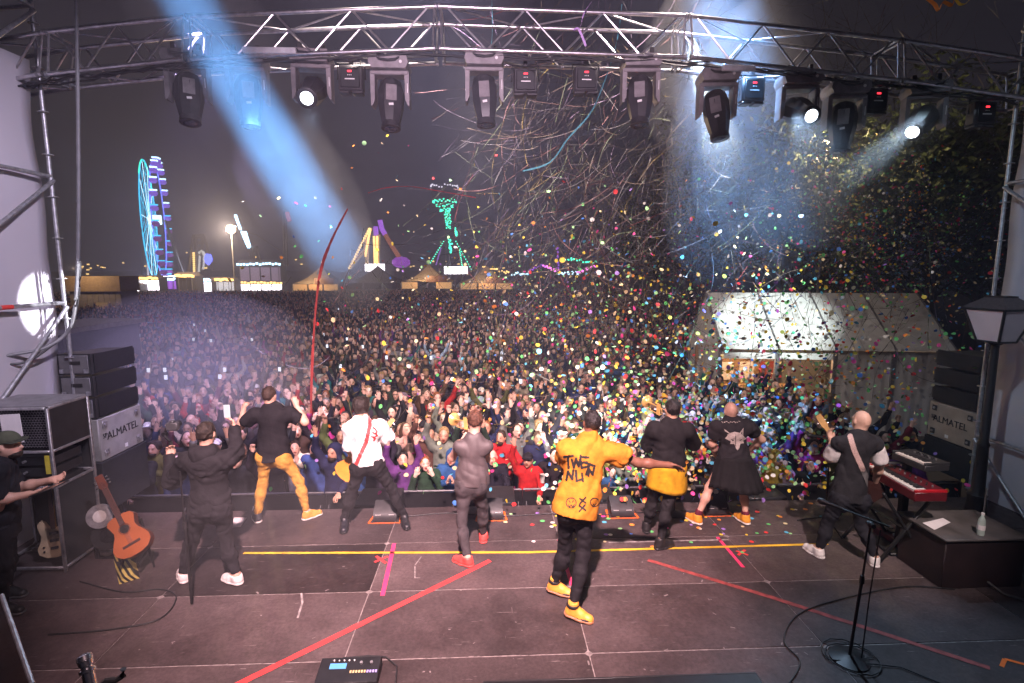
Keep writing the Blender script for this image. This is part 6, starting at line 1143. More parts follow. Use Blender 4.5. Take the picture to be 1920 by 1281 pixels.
e = empty('bar_counter', (ex0 + 1.6, ey0 + 1.5, 0), 'warm-lit wooden bar counter and back wall inside the open marquee', 'bar'); k = MB(); k.box((ex0 + 1.6, ey0 + 1.5, .55), (2.4, .5, 1.1), None, .02); k.build('counter', TIMB, e); k = MB(); k.box((ex0 + 1.6, ey0 + 2.9, 1.1), (2.6, .1, 2.1)); k.build('back_wall', TIMB, e)
for i in range(4): k = MB(); k.box((ex0 + .6 + i * .7, ey0 + 2.82, 1.3), (.5, .08, .6)); k.build('shelf_board', mat('red_poster', (0.35, 0.06, 0.04), .7) if i == 3 else PAPER, e)
lc = np.array((ex0 + 1.6, ey0 + 1.2, ez - .1)); e = empty('bar_lamp', lc, 'warm strip lamp under the marquee roof above the bar', 'lamp'); k = MB(); k.box(lc, (1.4, .08, .05), None, .01); k.build('tube', glow('warm_tube', (1, .62, .3), 6), e); k = MB(); k.box(lc + (0, 0, .04), (1.5, .12, .02)); k.build('reflector', STICK, e)
pl = bpy.data.lights.new('bar_lamp_light', 'POINT'); pl.energy = 160; pl.color = (1, .6, .3); pl.shadow_soft_size = .15; po = bpy.data.objects.new('bar_lamp_light', pl); COL.objects.link(po); po.location = lc - (0, 0, .12)
TENT.rotation_euler.z = R(-8)
# ------------------------------------------------------------------ trees behind the marquee
LEAF = mat('leaves', attr='tint', rough=.6, var=.3, scale=3, bump=0); BARK = mat('bark', (0.05, 0.035, 0.025), .9, bump=.6, scale=8)
def tree(label, x, y, h, rw, seed, nl=11000):
    r = random.Random(seed); e = empty('tree', (x, y, 0), label, 'tree', 'dark trees behind the marquee'); k = MB(); k.tube([(x, y, 0), (x + .2, y, h * .25), (x + .05, y + .1, h * .5), (x + .3, y, h * .8)], [.3, .24, .18, .06], 9); tips = []
    for i in range(16):
        a = r.uniform(0, 6.28); z0 = h * r.uniform(.25, .7); L = rw * r.uniform(.5, 1.0); p0 = np.array((x + .1, y, z0)); p1 = p0 + (math.cos(a) * L * .5, math.sin(a) * L * .5, h * .08); p2 = p0 + (math.cos(a) * L, math.sin(a) * L, h * r.uniform(.1, .25)); k.tube([p0, p1, p2], [.1, .06, .025], 6); tips += [p1, p2, (p1 + p2) / 2]
    k.build('trunk', BARK, e); cl = [(np.array(t) + (r.gauss(0, .5), r.gauss(0, .5), r.gauss(0, .5)), r.uniform(.6, 1.4)) for t in tips for _ in range(2)] + [(np.array((x + r.gauss(0, rw * .4), y + r.gauss(0, rw * .4), h * r.uniform(.55, .98))), r.uniform(.7, 1.5)) for _ in range(40)]
    V, Q, C = [], [], []
    for i in range(nl):
        c, s = r.choice(cl); g = np.array((r.gauss(0, 1), r.gauss(0, 1), r.gauss(0, .8))); g = g / np.linalg.norm(g) * s * r.uniform(.5, 1) ** .5; p = c + g; a = nrm((r.gauss(0, 1), r.gauss(0, 1), r.gauss(0, 1))); b_ = nrm(np.cross(a, (r.gauss(0, 1), r.gauss(0, 1), r.gauss(0, 1)))); w = r.uniform(.06, .13); L = w * 1.7; n0 = len(V)
        V += [p - a * L, p + b_ * w * .6, p + a * L, p - b_ * w * .6]; Q.append((n0, n0 + 1, n0 + 2, n0 + 3)); t = r.uniform(.6, 1.3); C += [(.05 * t, .075 * t, .028 * t)] * 4
    o = link_mesh('crown', np_mesh('crown', np.array(V) - ORG[e.name], Q, False, np.array(C)), LEAF, e); o['kind'] = 'stuff'
tree('broad dark tree directly behind the middle of the marquee', 13.5, 24, 11.5, 5.2, 1); tree('tall dark tree behind the right gable of the marquee', 19.5, 23, 12.5, 5.0, 2); tree('dark tree standing farthest right behind the loudspeakers', 24.5, 26, 12, 5.0, 3); tree('dark tree left of the marquee roof, farther back', 13.5, 36, 13, 5.5, 4)
# ------------------------------------------------------------------ fairground
STEELD = mat('ride_steel', (0.2, 0.2, 0.22), .5, .5); NCY = glow('neon_cyan', (.03, .5, .85), 2.0); CYG = glow('neon_green', (.02, .7, .45), 3); WHT = glow('neon_white', (.5, .8, 1), 3.2); BLU = glow('neon_blue', (.12, .16, .95), 2.4); VIO = glow('neon_violet', (.4, .12, .8), 1.0); AMB = glow('bulb_amber', (1, .62, .2), 2.6); PNK = glow('neon_pink', (.9, .2, .7), 3); GRN = glow('led_green', (.05, .85, .5), 3.4); WARM = glow('canvas_backglow', (.55, .32, .14), .8); STALL = glow('stall_light', (.95, .88, .95), 6); REDN = glow('neon_red', (.95, .06, .05), 1.4)
WY = 190.; wc = at_y(283, 412, WY); WR = 19.3; hv = np.array((-.42, .90, 0)); hv = nrm(hv); wnv = np.array((.90, .42, 0)); wnv = nrm(wnv); zv = np.array((0, 0, 1.0))
e = empty('ferris_wheel', (wc[0], wc[1], 0), 'big ferris wheel outlined in cyan light with violet cabins on the left skyline', 'ferris wheel')
pt = lambda a, r, o=0: wc + (hv * math.cos(a) + zv * math.sin(a)) * r + wnv * o
k = MB(); k.tube([pt(a, WR, -.5) for a in np.linspace(0, 2 * math.pi, 65)[:-1]], .2, 6, True); k.build('front_rim', NCY, e); k = MB(); k.tube([pt(a, WR * .985, 2.2) for a in np.linspace(0, 2 * math.pi, 65)[:-1]], .2, 6, True); k.build('rear_rim', BLU, e); k = MB(); k.tube([pt(a, WR, -.55) for a in np.linspace(.6, 2.4, 24)], .24, 6); k.build('rim_crest', CYG, e)
for i in range(20): a = 2 * math.pi * i / 20; k = MB(); k.tube([pt(a, 1.5, -.4), pt(a, WR - .3, -.4)], .075, 5); k.build('spoke', NCY if i % 2 else WHT, e)
for q, rr_ in enumerate((.35, .62, .8)): k = MB(); k.tube([pt(a, WR * rr_ * (1 + .05 * math.cos(a * 10)), -.45) for a in np.linspace(0, 2 * math.pi, 41)[:-1]], .07, 5, True); k.build('inner_ring', NCY, e)
k = MB(); k.lathe([(1.6, -.8), (1.6, 3)], wc, wnv, 16); k.build('hub', WHT, e)
for i in range(26):
    a = 2 * math.pi * (i + .5) / 26; c = pt(a, WR + .3, 3.2); k = MB(); k.box(c - zv * .3, (1.9, 2.2, 1.6), (hv, wnv, zv), .5); cb = k.build('cabin', glow('cabin_violet', (.26, .12, .85), .8) if math.sin(a) > -.1 else glow('cabin_purple', (.34, .07, .55), .4), e); k = MB(); k.box(c + zv * .75, (1.6, 2.0, .3), (hv, wnv, zv)); k.build('cabin_roof', WHT if math.sin(a) > .2 else NCY, cb)
for s in (-1, 1):
    for o_ in (-1.5, 4): k = MB(); k.tube([wc + wnv * o_, np.array((wc[0], wc[1], 0)) + hv * s * 8 + wnv * (o_ * 2.2)], .4, 6); k.build('support_leg', STEELD, e)
k = MB(); k.box((wc[0], wc[1], 1.2), (12, 12, 2.4), (hv, wnv, zv)); k.build('platform', STALL, e)
def px_tubes(e, nm, m, y, lines, r):
    for l_ in lines: k = MB(); k.tube([at_y(u, v, y) for u, v in l_], r, 5); k.build(nm, m, e)
def bulbs(e, nm, m, y, lines, n, s, jit=0):
    for l_ in lines:
        k = MB(); rr_ = random.Random(int(l_[0][0]))
        for i in range(n): t = i / (n - 1); P0, P1 = at_y(*l_[0], y), at_y(*l_[1], y); k.box(P0 + (P1 - P0) * t + (rr_.uniform(-jit, jit), -.6, rr_.uniform(-jit, jit)), (s, s, s))
        k.build(nm, m, e, smooth=False)['kind'] = 'stuff'
YT = 165.; b0 = at_y(840, 505, YT); e = empty('swing_tower', (b0[0], b0[1], 0), 'tall chair-swing tower ride studded with green lights near the picture centre', 'ride'); hgt = at_y(836, 345, YT)[2]
for s in (-1, 1):
    for q in (-1, 1): k = MB(); k.cyl((b0[0] + s * .6, b0[1] + q * .6, 0), (b0[0] + s * .6, b0[1] + q * .6, hgt - 2), .15, None, 6); k.build('mast_tube', STEELD, e)
for u0 in (835, 839, 843): bulbs(e, 'mast_lights', GRN, YT, [((u0 - .5, 388), (u0 + 2, 427))], 13, .34, .25)
bulbs(e, 'mast_lights', GRN, YT, [((841, 450), (844, 474)), ((846, 450), (847, 474)), ((855, 430), (856, 444))], 9, .4, .3)
tc_ = np.array((b0[0] - .7, b0[1], at_y(836, 372, YT)[2]))
for rr_, zz_, m_, n_ in ((4.0, 3.2, glow('led_white', (.75, .7, .85), 1.5), 30), (3.4, -1.0, GRN, 36), (2.4, -2.2, GRN, 26), (1.3, -3.3, GRN, 16)):
    k = MB(); r9 = random.Random(n_)
    for i in range(n_): a = 6.283 * i / n_; k.box(tc_ + (math.cos(a) * rr_, math.sin(a) * rr_, zz_ + r9.uniform(-.5, .5)), (.42, .42, .3))
    k.build('crown_lights', m_, e, smooth=False)['kind'] = 'stuff'
k = MB(); k.lathe([(.8, -3.6), (2.5, -2), (3.6, -.6), (4.0, 3.0), (2.0, 4.2), (.2, 4.6)], tc_, (0, 0, 1), 18); k.build('crown', mat('ride_dark', (.03, .03, .04), .5), e)
for (u0, v0, u1, v1) in ((832, 453, 805, 497), (827, 466, 818, 496), (855, 453, 884, 505), (862, 470, 868, 505)): px_tubes(e, 'base_leg', STEELD, YT, [[(u0, v0), (u1, v1)]], .25); bulbs(e, 'leg_lights', GRN if u0 != 827 else VIO, YT, [((u0, v0), (u1, v1))], 12, .3)
k = MB(); q = at_y(855, 507, YT); k.box(q, (7, 2, 2.2)); k.build('ticket_booth', STALL, e)
YP_ = 150.; b0 = at_y(712, 505, YP_); e = empty('pendulum_ride', (b0[0], b0[1], 0), 'pendulum fairground ride with amber-lit legs and violet arms left of the green tower', 'ride')
px_tubes(e, 'leg', glow('leg_amber', (.6, .38, .16), .45), YP_, [[(693, 428), (685, 468), (656, 503)], [(696, 428), (690, 450), (687, 500)], [(704, 440), (706, 503)], [(710, 440), (708, 503)]], .5)
bulbs(e, 'leg_lights', AMB, YP_, [((693, 430), (656, 503)), ((702, 445), (704, 500)), ((708, 445), (708, 500)), ((695, 430), (686, 480))], 18, .5); px_tubes(e, 'arm', VIO, YP_, [[(712, 413), (716, 430), (722, 440)], [(704, 425), (705, 442)]], .7); px_tubes(e, 'arm', glow('arm_red', (.5, .16, .1), .5), YP_, [[(722, 440), (735, 462), (752, 488)]], .65)
k = MB(); q = at_y(752, 492, YP_); k.ball(q, (2.6, 2, 1.6), 10); k.build('gondola', glow('gondola_violet', (.4, .08, .7), .6), e); k = MB(); q = at_y(703, 502, YP_); k.box(q, (5, 2, 2.0)); k.build('booth', STALL, e)
YA = 160.; b0 = at_y(374, 512, YA); e = empty('gantry_ride', (b0[0], b0[1], 0), 'pale trussed gantry ride right of the ferris wheel', 'ride')
px_tubes(e, 'leg', mat('pale_steel', (.3, .3, .36), .5, .3), YA, [[(363, 442), (353, 512)], [(366, 442), (368, 512)], [(380, 442), (378, 512)], [(383, 442), (399, 508)]], .45); px_tubes(e, 'beam', MATS['pale_steel'], YA, [[(362, 441), (384, 441)], [(364, 445), (382, 445)]], .4)
for i in range(5): px_tubes(e, 'lattice', MATS['pale_steel'], YA, [[(367, 450 + i * 11), (380, 461 + i * 11)], [(380, 450 + i * 11), (367, 461 + i * 11)]], .16)
bulbs(e, 'lights', AMB, YA, [((365, 475), (366, 510))], 10, .4); px_tubes(e, 'swing', glow('swing_white', (.8, .78, .75), .7), YA, [[(373, 475), (379, 470), (384, 480), (380, 505)], [(376, 480), (374, 510)]], .5); k = MB(); k.ball(at_y(391, 486, YA), (1.2, 1, 1.8), 8); k.build('seat_pod', BLU, e)
YB = 140.; b0 = at_y(474, 500, YB); e = empty('boom_ride', (b0[0], b0[1], 0), 'tilted boom ride with bright lights on its raised arm', 'ride'); px_tubes(e, 'arm', STEELD, YB, [[(443, 404), (456, 440), (470, 468), (478, 500)]], .6); bulbs(e, 'arm_lights', WHT, YB, [((444, 405), (453, 430)), ((456, 436), (468, 464)), ((462, 436), (470, 462))], 14, .5); px_tubes(e, 'tower', STEELD, YB, [[(478, 462), (470, 508)], [(480, 462), (492, 508)]], .5); px_tubes(e, 'cable_stay', STEELD, YB, [[(455, 436), (480, 440), (525, 470)]], .1)
YD = 120.; b0 = at_y(533, 495, YD); e = empty('drop_tower', (b0[0], b0[1], 0), 'slim dark drop tower inside the blue beam', 'ride'); px_tubes(e, 'mast', mat('pale_steel2', (.14, .15, .2), .5), YD, [[(531, 395), (533, 498)], [(535, 400), (538, 498)]], .28)
for i in range(9): px_tubes(e, 'rung', MATS['pale_steel2'], YD, [[(531.5, 403 + i * 10), (536, 408 + i * 10)]], .12)
px_tubes(e, 'flag', glow('flag_red', (.6, .06, .06), .4), YD, [[(538, 398), (541, 410), (543, 415)]], .5)
# mast lamp with flare
lc = at_y(433, 430, 95.); e = empty('floodlight_mast', (lc[0], lc[1], 0), 'tall mast with one glaring warm floodlight left of the boom ride', 'street lamp'); k = MB(); k.cyl((lc[0], lc[1], 0), lc, .14, .09, 8); k.build('mast', STEELD, e); k = MB(); k.ball(lc, .75, 12); k.build('lamp', glow('flood_warm', (1, .72, .38), 14), e); k = MB(); k.box(lc + (0, .4, .55), (1.6, .5, .12)); k.build('hood', STEELD, e)
pl = bpy.data.lights.new('floodlight_mast_light', 'POINT'); pl.energy = 40000; pl.color = (1, .7, .4); pl.shadow_soft_size = .6; po = bpy.data.objects.new('floodlight_mast_light', pl); COL.objects.link(po); po.location = lc - (0, 1, 0)
lc = at_y(1557, 271, 21.); e = empty('warm_floodlight', (lc[0], lc[1], 0), 'small glaring warm floodlight on a mast just below the dark lamp at right', 'street lamp'); k = MB(); k.cyl((lc[0], lc[1], 0), lc + (0, .2, 0), .07, .05, 8); k.build('mast', STEELD, e); k = MB(); k.ball(lc, .13, 12); k.build('lamp', glow('flood_warm', (1, .72, .38), 14), e); k = MB(); k.box(lc + (0, .15, .14), (.5, .3, .05)); k.build('hood', STEELD, e)
pl = bpy.data.lights.new('warm_floodlight_light', 'POINT'); pl.energy = 1000; pl.color = (1, .72, .36); pl.shadow_soft_size = .15; po = bpy.data.objects.new('warm_floodlight_light', pl); COL.objects.link(po); po.location = lc - (0, .4, 0)
# stalls, booths and canvas tents along the skyline
STL = [(232, 262, 533, 552, 115, STALL, 'white-lit stall at the foot of the ferris wheel, leftmost'), (262, 300, 520, 550, 118, STALL, 'brightest white stall under the ferris wheel'), (300, 332, 522, 548, 125, VIO, 'violet-lit stall right of the ferris wheel'), (334, 368, 515, 552, 105, mat('stall_dark', (.05, .05, .06), .7), 'unlit dark stall in front of the gantry ride'), (368, 398, 524, 550, 110, STALL, 'pale-lit stall right of the dark stall'), (398, 440, 523, 546, 112, glow('stall_pale', (.6, .62, .7), .9), 'stall with arched white panels below the floodlight'), (448, 528, 493, 528, 120, glow('stall_mauve', (.32, .24, .36), .5), 'mauve shooting-gallery stall below the boom ride'), (450, 530, 530, 548, 118, STALL, 'white-lit counter stall under the mauve stall')]
for u0, u1, v0, v1, y, m_, lab in STL:
    a, b_ = at_y(u0, v0, y), at_y(u1, v1, y); w, h = b_[0] - a[0], a[2] - max(b_[2], .1); c = np.array(((a[0] + b_[0]) / 2, y, (a[2] + max(b_[2], .1)) / 2)); e = empty('fair_stall', (c[0], y, 0), lab, 'stall', 'stalls along the fairground'); k = MB(); k.box(c + (0, 1.5, 0), (w, 3, h)); k.build('body', mat('stall_dark', (.05, .05, .06), .7), e); n_ = 4
    for i in range(n_): k = MB(); k.box((a[0] + w * (i + .5) / n_, y - .05, c[2] - h * .1), (w / n_ * .86, .08, h * .72)); k.build('lit_panel', m_, e)
    k = MB(); k.prism([(0, 0), (w * 1.06, 0), (w * .98, h * .22), (w * .08, h * .22)], (a[0] - w * .03, y - .6, a[2] - h * .08), (1, 0, 0), (0, 0, 1), (0, 2.5, 0)); k.build('roof', mat('stall_roof', (.25, .22, .24), .7), e)
    k = MB(); r9 = random.Random(u0)
    for i in range(14): k.box((a[0] + w * i / 13, y - .7, a[2] - h * .08 + r9.uniform(-.1, .2)), (.45, .2, .45))
    k.build('lamp_row', [WHT, PNK, AMB, VIO][u0 % 4], e, smooth=False)['kind'] = 'stuff'
    k = MB(); k.cyl((a[0] + .3, y - .6, 0), (a[0] + .3, y - .6, a[2] - h * .1), .08, None, 6); k.cyl((b_[0] - .3, y - .6, 0), (b_[0] - .3, y - .6, a[2] - h * .1), .08, None, 6); k.build('awning_posts', STEELD, e)
CANV_LIT = mat('canvas', (.42, .36, .28), .8, var=.2, scale=1); 
TN = [(548, 634, 505, 532, 552, 78, 1, 'peaked canvas tent glowing warm behind the red streamer'), (645, 752, 505, 530, 552, 84, 0, 'unlit blue-grey peaked tent in the end of the blue beam'), (752, 848, 503, 528, 552, 76, 2, 'peaked canvas tent with a lit sign and warm counter'), (862, 962, 505, 530, 552, 80, 1, 'peaked canvas tent glowing amber right of the green tower'), (968, 1062, 506, 530, 552, 84, 0, 'dim peaked tent among the confetti, right of centre')]
for u0, u1, vt, ve, vb, y, lit, lab in TN:
    a, b_ = at_y(u0, ve, y), at_y(u1, ve, y); w = b_[0] - a[0]; zt, ze = at_y(u0, vt, y)[2], a[2]; c = np.array(((a[0] + b_[0]) / 2, y + w / 2, 0)); e = empty('peaked_tent', c, lab, 'tent', 'peaked tents along the fairground'); cs = [np.array((a[0], y, ze)), np.array((b_[0], y, ze)), np.array((b_[0], y + w, ze)), np.array((a[0], y + w, ze))]; ap = np.array((c[0], c[1], zt + .6))
    for i in range(4):
        V = []; N = 6; p0, p1 = cs[i], cs[(i + 1) % 4]
        for j in range(N + 1):
            t = j / N
            for u in range(N + 1): q = p0 + (p1 - p0) * u / N; q = q + (ap - q) * t; q = q - np.array((0, 0, 1.0)) * .5 * math.sin(math.pi * t); V.append(q)
        k = MB(); k.add(V, [(j * (N + 1) + u, j * (N + 1) + u + 1, (j + 1) * (N + 1) + u + 1, (j + 1) * (N + 1) + u) for j in range(N) for u in range(N)]); k.build('roof_panel', CANV_LIT if lit else mat('canvas_unlit', (.12, .12, .14), .8), e)  # lit tents get a paler, warmer canvas, unlit ones a darkened copy
        k = MB(); k.cyl((p0[0], p0[1], 0), p0, .06, None, 6); k.build('pole', STEELD, e)
    for i in range(3):
        if lit == 2 and i == 1: continue
        k = MB(); k.box((a[0] + w * (i + .5) / 3, y + .05, ze - .55), (w / 3 * .9, .05, .9)); k.build('side_curtain', WARM if lit else mat('canvas_unlit', (.12, .12, .14), .8), e)  # light shining through the curtains is put in as emission
    k = MB(); k.box((c[0], y + .4, .7), (w * .9, .5, 1.0)); k.build('counter', glow('counter_glow', (.7, .4, .15), .5) if lit else STEELD, e)  # counters of lit tents emit a warm tint in place of lamplight
    if lit: k = MB(); k.box((c[0] + .2 * w, y - .05, ze + .35), (w * .42, .06, .9)); sg_ = k.build('sign', mat('brown_sign', (.08, .035, .02), .6), e)
    if lit: pl = bpy.data.lights.new('tent_light', 'POINT'); pl.energy = 700; pl.color = (1, .62, .3); po = bpy.data.objects.new('tent_light', pl); COL.objects.link(po); po.location = (c[0], y - 1.5, ze + .8)
# coloured garland right of centre
e = empty('light_garland', at_y(1000, 520, 125.), 'string of pink and white fair lights glinting behind the confetti right of centre', 'fairy lights'); q0 = 0
for (u0, v0, u1, v1, m_) in ((960, 514, 995, 512, WHT), (995, 505, 1020, 498, VIO), (1020, 498, 1045, 508, PNK), (1048, 512, 1080, 512, WHT), (1082, 512, 1114, 498, PNK), (1043, 465, 1046, 508, VIO), (1060, 485, 1115, 492, GRN), (905, 500, 955, 512, AMB)): bulbs(e, 'bulb_string', m_, 125., [((u0, v0), (u1, v1))], 14, .35, .3)
k = MB(); k.tube([at_y(u, v, 125.) for u, v in ((905, 500), (955, 513), (995, 509), (1020, 497), (1048, 511), (1082, 511), (1116, 497))], .05, 4); k.build('wire', STEELD, e)
# kiosk building at the far left
a, b_ = at_y(128, 518, 44.), at_y(224, 518, 44.); e = empty('kiosk_building', ((a[0] + b_[0]) / 2, 46, 0), 'flat-roofed building with warm-lit fascia at the left behind the crowd', 'building'); w = b_[0] - a[0]; zt = a[2]
k = MB(); k.box(((a[0] + b_[0]) / 2, 45, zt / 2 - .6), (w, 2, zt - 1.2)); k.build('wall', mat('kiosk_wall', (.22, .2, .2), .8), e); k = MB(); k.box(((a[0] + b_[0]) / 2, 44.9, zt - .6), (w + .3, 2.4, 1.2)); k.build('roof_fascia', mat('kiosk_fascia', (.3, .22, .14), .7), e)
for i in range(9): k = MB(); k.box((a[0] + w * (i + .5) / 9, 43.96, zt / 2 - .6), (w / 9 * .92, .05, zt - 1.4)); k.build('wall_panel', mat('kiosk_panel', (.26, .24, .24), .7), e)
k = MB(); k.box((a[0] + w * .62, 43.9, 1.7), (.9, .05, .6)); k.build('poster', mat('poster_cream', (.5, .42, .3), .7), e); k = MB(); k.box((a[0] + w * .62, 43.9, .95), (1.1, .05, .7)); k.build('poster', mat('poster_cream', (.5, .42, .3), .7), e)
pl = bpy.data.lights.new('kiosk_light', 'POINT'); pl.energy = 260; pl.color = (1, .66, .35); po = bpy.data.objects.new('kiosk_light', pl); COL.objects.link(po); po.location = ((a[0] + b_[0]) / 2, 42, zt + .6)
# low roofed stand at the far left edge of the crowd
p0, p1 = at_y(136, 598, 17.), at_y(172, 612, 15.5); e = empty('low_stand', (p0[0], 17, 0), 'low dark roofed stand beside the crowd, next to the left loudspeakers', 'stand'); k = MB(); k.box(((p0[0] + p1[0]) / 2 - .3, 16.5, 1.5), (1.5, 3.2, 2.7)); k.build('body', mat('stall_dark', (.05, .05, .06), .7), e); k = MB(); k.box(((p0[0] + p1[0]) / 2 - .3, 16.4, 2.95), (1.8, 3.6, .14)); k.build('roof', mat('kiosk_panel', (.26, .24, .24), .7), e)
# far town lights on the hillside
k = MB(); r9 = random.Random(5)
for (u, v) in [(165, 506), (170, 503), (191, 501), (195, 502), (164, 514), (231, 493), (272, 499), (350, 474), (372, 479), (470, 478), (478, 482), (555, 487), (604, 492), (805, 484), (812, 490), (960, 482), (950, 488), (1300, 500)] + [(r9.uniform(150, 1300), r9.uniform(494, 503)) for _ in range(26)]: k.box(at_y(u, v, 330.), (r9.uniform(.7, 1.6), .5, r9.uniform(.5, .9)))
setp(k.build('town_lights', AMB, smooth=False), 'tiny warm town lights scattered along the dark skyline', 'lights', kind='stuff')

# ------------------------------------------------------------------ streamers and confetti in the air
PAPC = mat('tissue_paper', attr='tint', rough=.7, var=.15, scale=8, bump=0); PAPO = mat('confetti_paper', objcol=True, rough=.65, var=.08, scale=30, bump=0)
CC = [('yellow', (.75, .55, .05)), ('green', (.12, .55, .15)), ('light green', (.35, .7, .3)), ('red', (.7, .04, .04)), ('orange', (.8, .28, .04)), ('pink', (.8, .07, .3)), ('blue', (.06, .2, .6)), ('sky blue', (.1, .45, .65)), ('white', (.75, .72, .66)), ('violet', (.35, .2, .6)), ('cream', (.7, .58, .32))]
CWT = np.array([10, 6, 7, 5, 5, 4, 3, 4, 5, 2, 9.]); CWT /= CWT.sum()
N = 12; th = np.linspace(0, 2 * np.pi, N, endpoint=False)
DV = np.stack([np.cos(th), np.sin(th), .16 * np.cos(th) ** 2], 1); DV = np.concatenate([DV, [[0, 0, 0]]]); DF = np.array([(i, (i + 1) % N, N) for i in range(N)])
def rnd_rot(g): q = g.normal(size=4); q /= np.linalg.norm(q); w, x, y, z = q; return np.array([[1 - 2 * (y * y + z * z), 2 * (x * y - z * w), 2 * (x * z + y * w)], [2 * (x * y + z * w), 1 - 2 * (x * x + z * z), 2 * (y * z - x * w)], [2 * (x * z - y * w), 2 * (y * z + x * w), 1 - 2 * (x * x + y * y)]])
def in_people(p): return p[2] < 2.0 and p[1] > 8.2
pts = []
def burst(n, cu, cv, su, sv, y0, y1, box=(500, 330, 1890, 1000), pw=1.0):
    m_ = 0
    while m_ < n:
        u, v = RNG.normal(cu, su), RNG.normal(cv, sv)
        if not (box[0] < u < box[2] and box[1] < v < box[3]): continue
        y = y0 + (y1 - y0) * RNG.random() ** pw; p = at_y(u, v, y)
        if p[1] < 6.9 and p[2] < S + .05: continue
        if p[2] < 1.5 and p[1] > 7: 
            y = CAM[2] - 1.7; p = at_y(u, v, 3.0 / max(.02, -ray(u, v)[2] / ray(u, v)[1])); 
            if p[1] < 6.5: continue
        pts.append(p); m_ += 1
burst(900, 1220, 690, 170, 130, 7.2, 12); burst(2600, 1200, 640, 210, 120, 10, 22); burst(1000, 1400, 780, 170, 90, 7.2, 10); burst(900, 1600, 640, 150, 130, 8, 15); burst(2600, 1640, 430, 125, 85, 12, 26, (1400, 250, 1890, 640)); burst(900, 1100, 560, 150, 70, 16, 28); burst(160, 850, 760, 150, 90, 7.5, 12); burst(70, 700, 480, 200, 150, 8, 16, (420, 220, 1000, 900)); burst(180, 1585, 310, 60, 50, 10, 16, (1450, 250, 1750, 430)); burst(700, 1300, 840, 140, 50, 7.2, 8.6)
pts = np.array(pts); order = np.argsort(pts[:, 1]); near = pts[order[:300]]; far = pts[order[300:]]
dm = np_mesh('confetti_disc', DV, DF, True); dm.materials.append(PAPO)
def where(p):
    q = p - CAM; zc = q @ FW; u = CX + F * (q @ RT) / zc; v = CY - F * (q @ UP) / zc; h = 'high ' if v < 620 else 'above heads ' if v < 730 else 'at head height ' if v < 830 else 'low '
    return h + ['left of the singer', 'beside the singer', 'over the outstretched arm', 'beside the mustard shirt tail', 'between the horn player and the kilt', 'beside the kilt', 'between kilt and bass player', 'beside the bass player', 'right of the bass player'][int(np.searchsorted([1020, 1130, 1210, 1300, 1350, 1420, 1510, 1640], u))]
for p in near:
    i = int(RNG.choice(len(CC), p=CWT)); o = bpy.data.objects.new('confetti', dm); COL.objects.link(o); o.location = p; s = random.uniform(.025, .037); o.scale = (s, s, s); o.rotation_euler = (random.uniform(0, 6.28), random.uniform(0, 6.28), random.uniform(0, 6.28)); o.color = (*CC[i][1], 1); nz_ = np.array(o.rotation_euler.to_matrix().col[2]); ca_ = abs(nz_ @ nrm(p - CAM)); setp(o, '%s %s confetti disc %s' % ('edge-on' if ca_ < .35 else 'tilted' if ca_ < .8 else 'round', CC[i][0], where(p)), 'confetti', 'confetti discs in the air')
V, Q, C = [], [], []
for j, p in enumerate(far):
    i = int(RNG.choice(len(CC), p=CWT)); V.append((DV * random.uniform(.024, .04)) @ rnd_rot(RNG).T + p); Q.append(DF + j * (N + 1)); C.append(np.tile(np.array(CC[i][1]) * random.uniform(.7, 1.1), (N + 1, 1)))
setp(link_mesh('confetti_cloud', np_mesh('confetti_cloud', np.concatenate(V), np.concatenate(Q), True, np.concatenate(C)), PAPC), 'cloud of small coloured confetti drifting over the crowd', 'confetti', kind='stuff')
for u, v, ci in ((998, 984, 3), (1017, 977, 1), (1040, 985, 0), (1131, 968, 5), (1158, 967, 0), (1133, 979, 7), (1185, 984, 4), (1264, 966, 5), (1228, 957, 1), (1250, 990, 5), (1158, 968, 0), (1441, 983, 1), (1385, 948, 0), (1420, 960, 3), (1520, 944, 4), (1510, 955, 4), (1575, 963, 1), (1640, 960, 8), (1550, 981, 5)):
    p = on_z(u, v, S + .004); o = bpy.data.objects.new('confetti', dm); COL.objects.link(o); o.location = p; s = random.uniform(.025, .032); o.scale = (s, s, s * .3); o.rotation_euler = (0, 0, random.uniform(0, 6)); o.color = (*CC[ci][1], 1); setp(o, 'round %s confetti lying on the stage deck %s' % (CC[ci][0], 'left of the mustard shirt tail' if u < 1200 else 'by the mustard shirt tail' if u < 1300 else 'right of the man in the kilt'), 'confetti', 'confetti discs lying on the deck')
for i in range(70):                                    # more fallen confetti, thickest by the lip of the stage
    u = random.gauss(1280, 190); v = 955 + abs(random.gauss(0, 38)); ci = random.randrange(len(CC))
    if not 900 < u < 1640 or v > 1180: continue
    p = on_z(u, v, S + .004); o = bpy.data.objects.new('confetti', dm); COL.objects.link(o); o.location = p; s = random.uniform(.018, .03); o.scale = (s, s, s * .3); o.rotation_euler = (0, 0, random.uniform(0, 6)); o.color = (*CC[ci][1], 1); setp(o, 'round %s confetti lying flat on the deck, %s' % (CC[ci][0], 'near the singer' if u < 1150 else 'near the mustard shirt tail' if u < 1300 else 'near the kilt' if u < 1440 else 'near the bass player'), 'confetti', 'confetti discs lying on the deck')
k = MB(); r9 = random.Random(8)
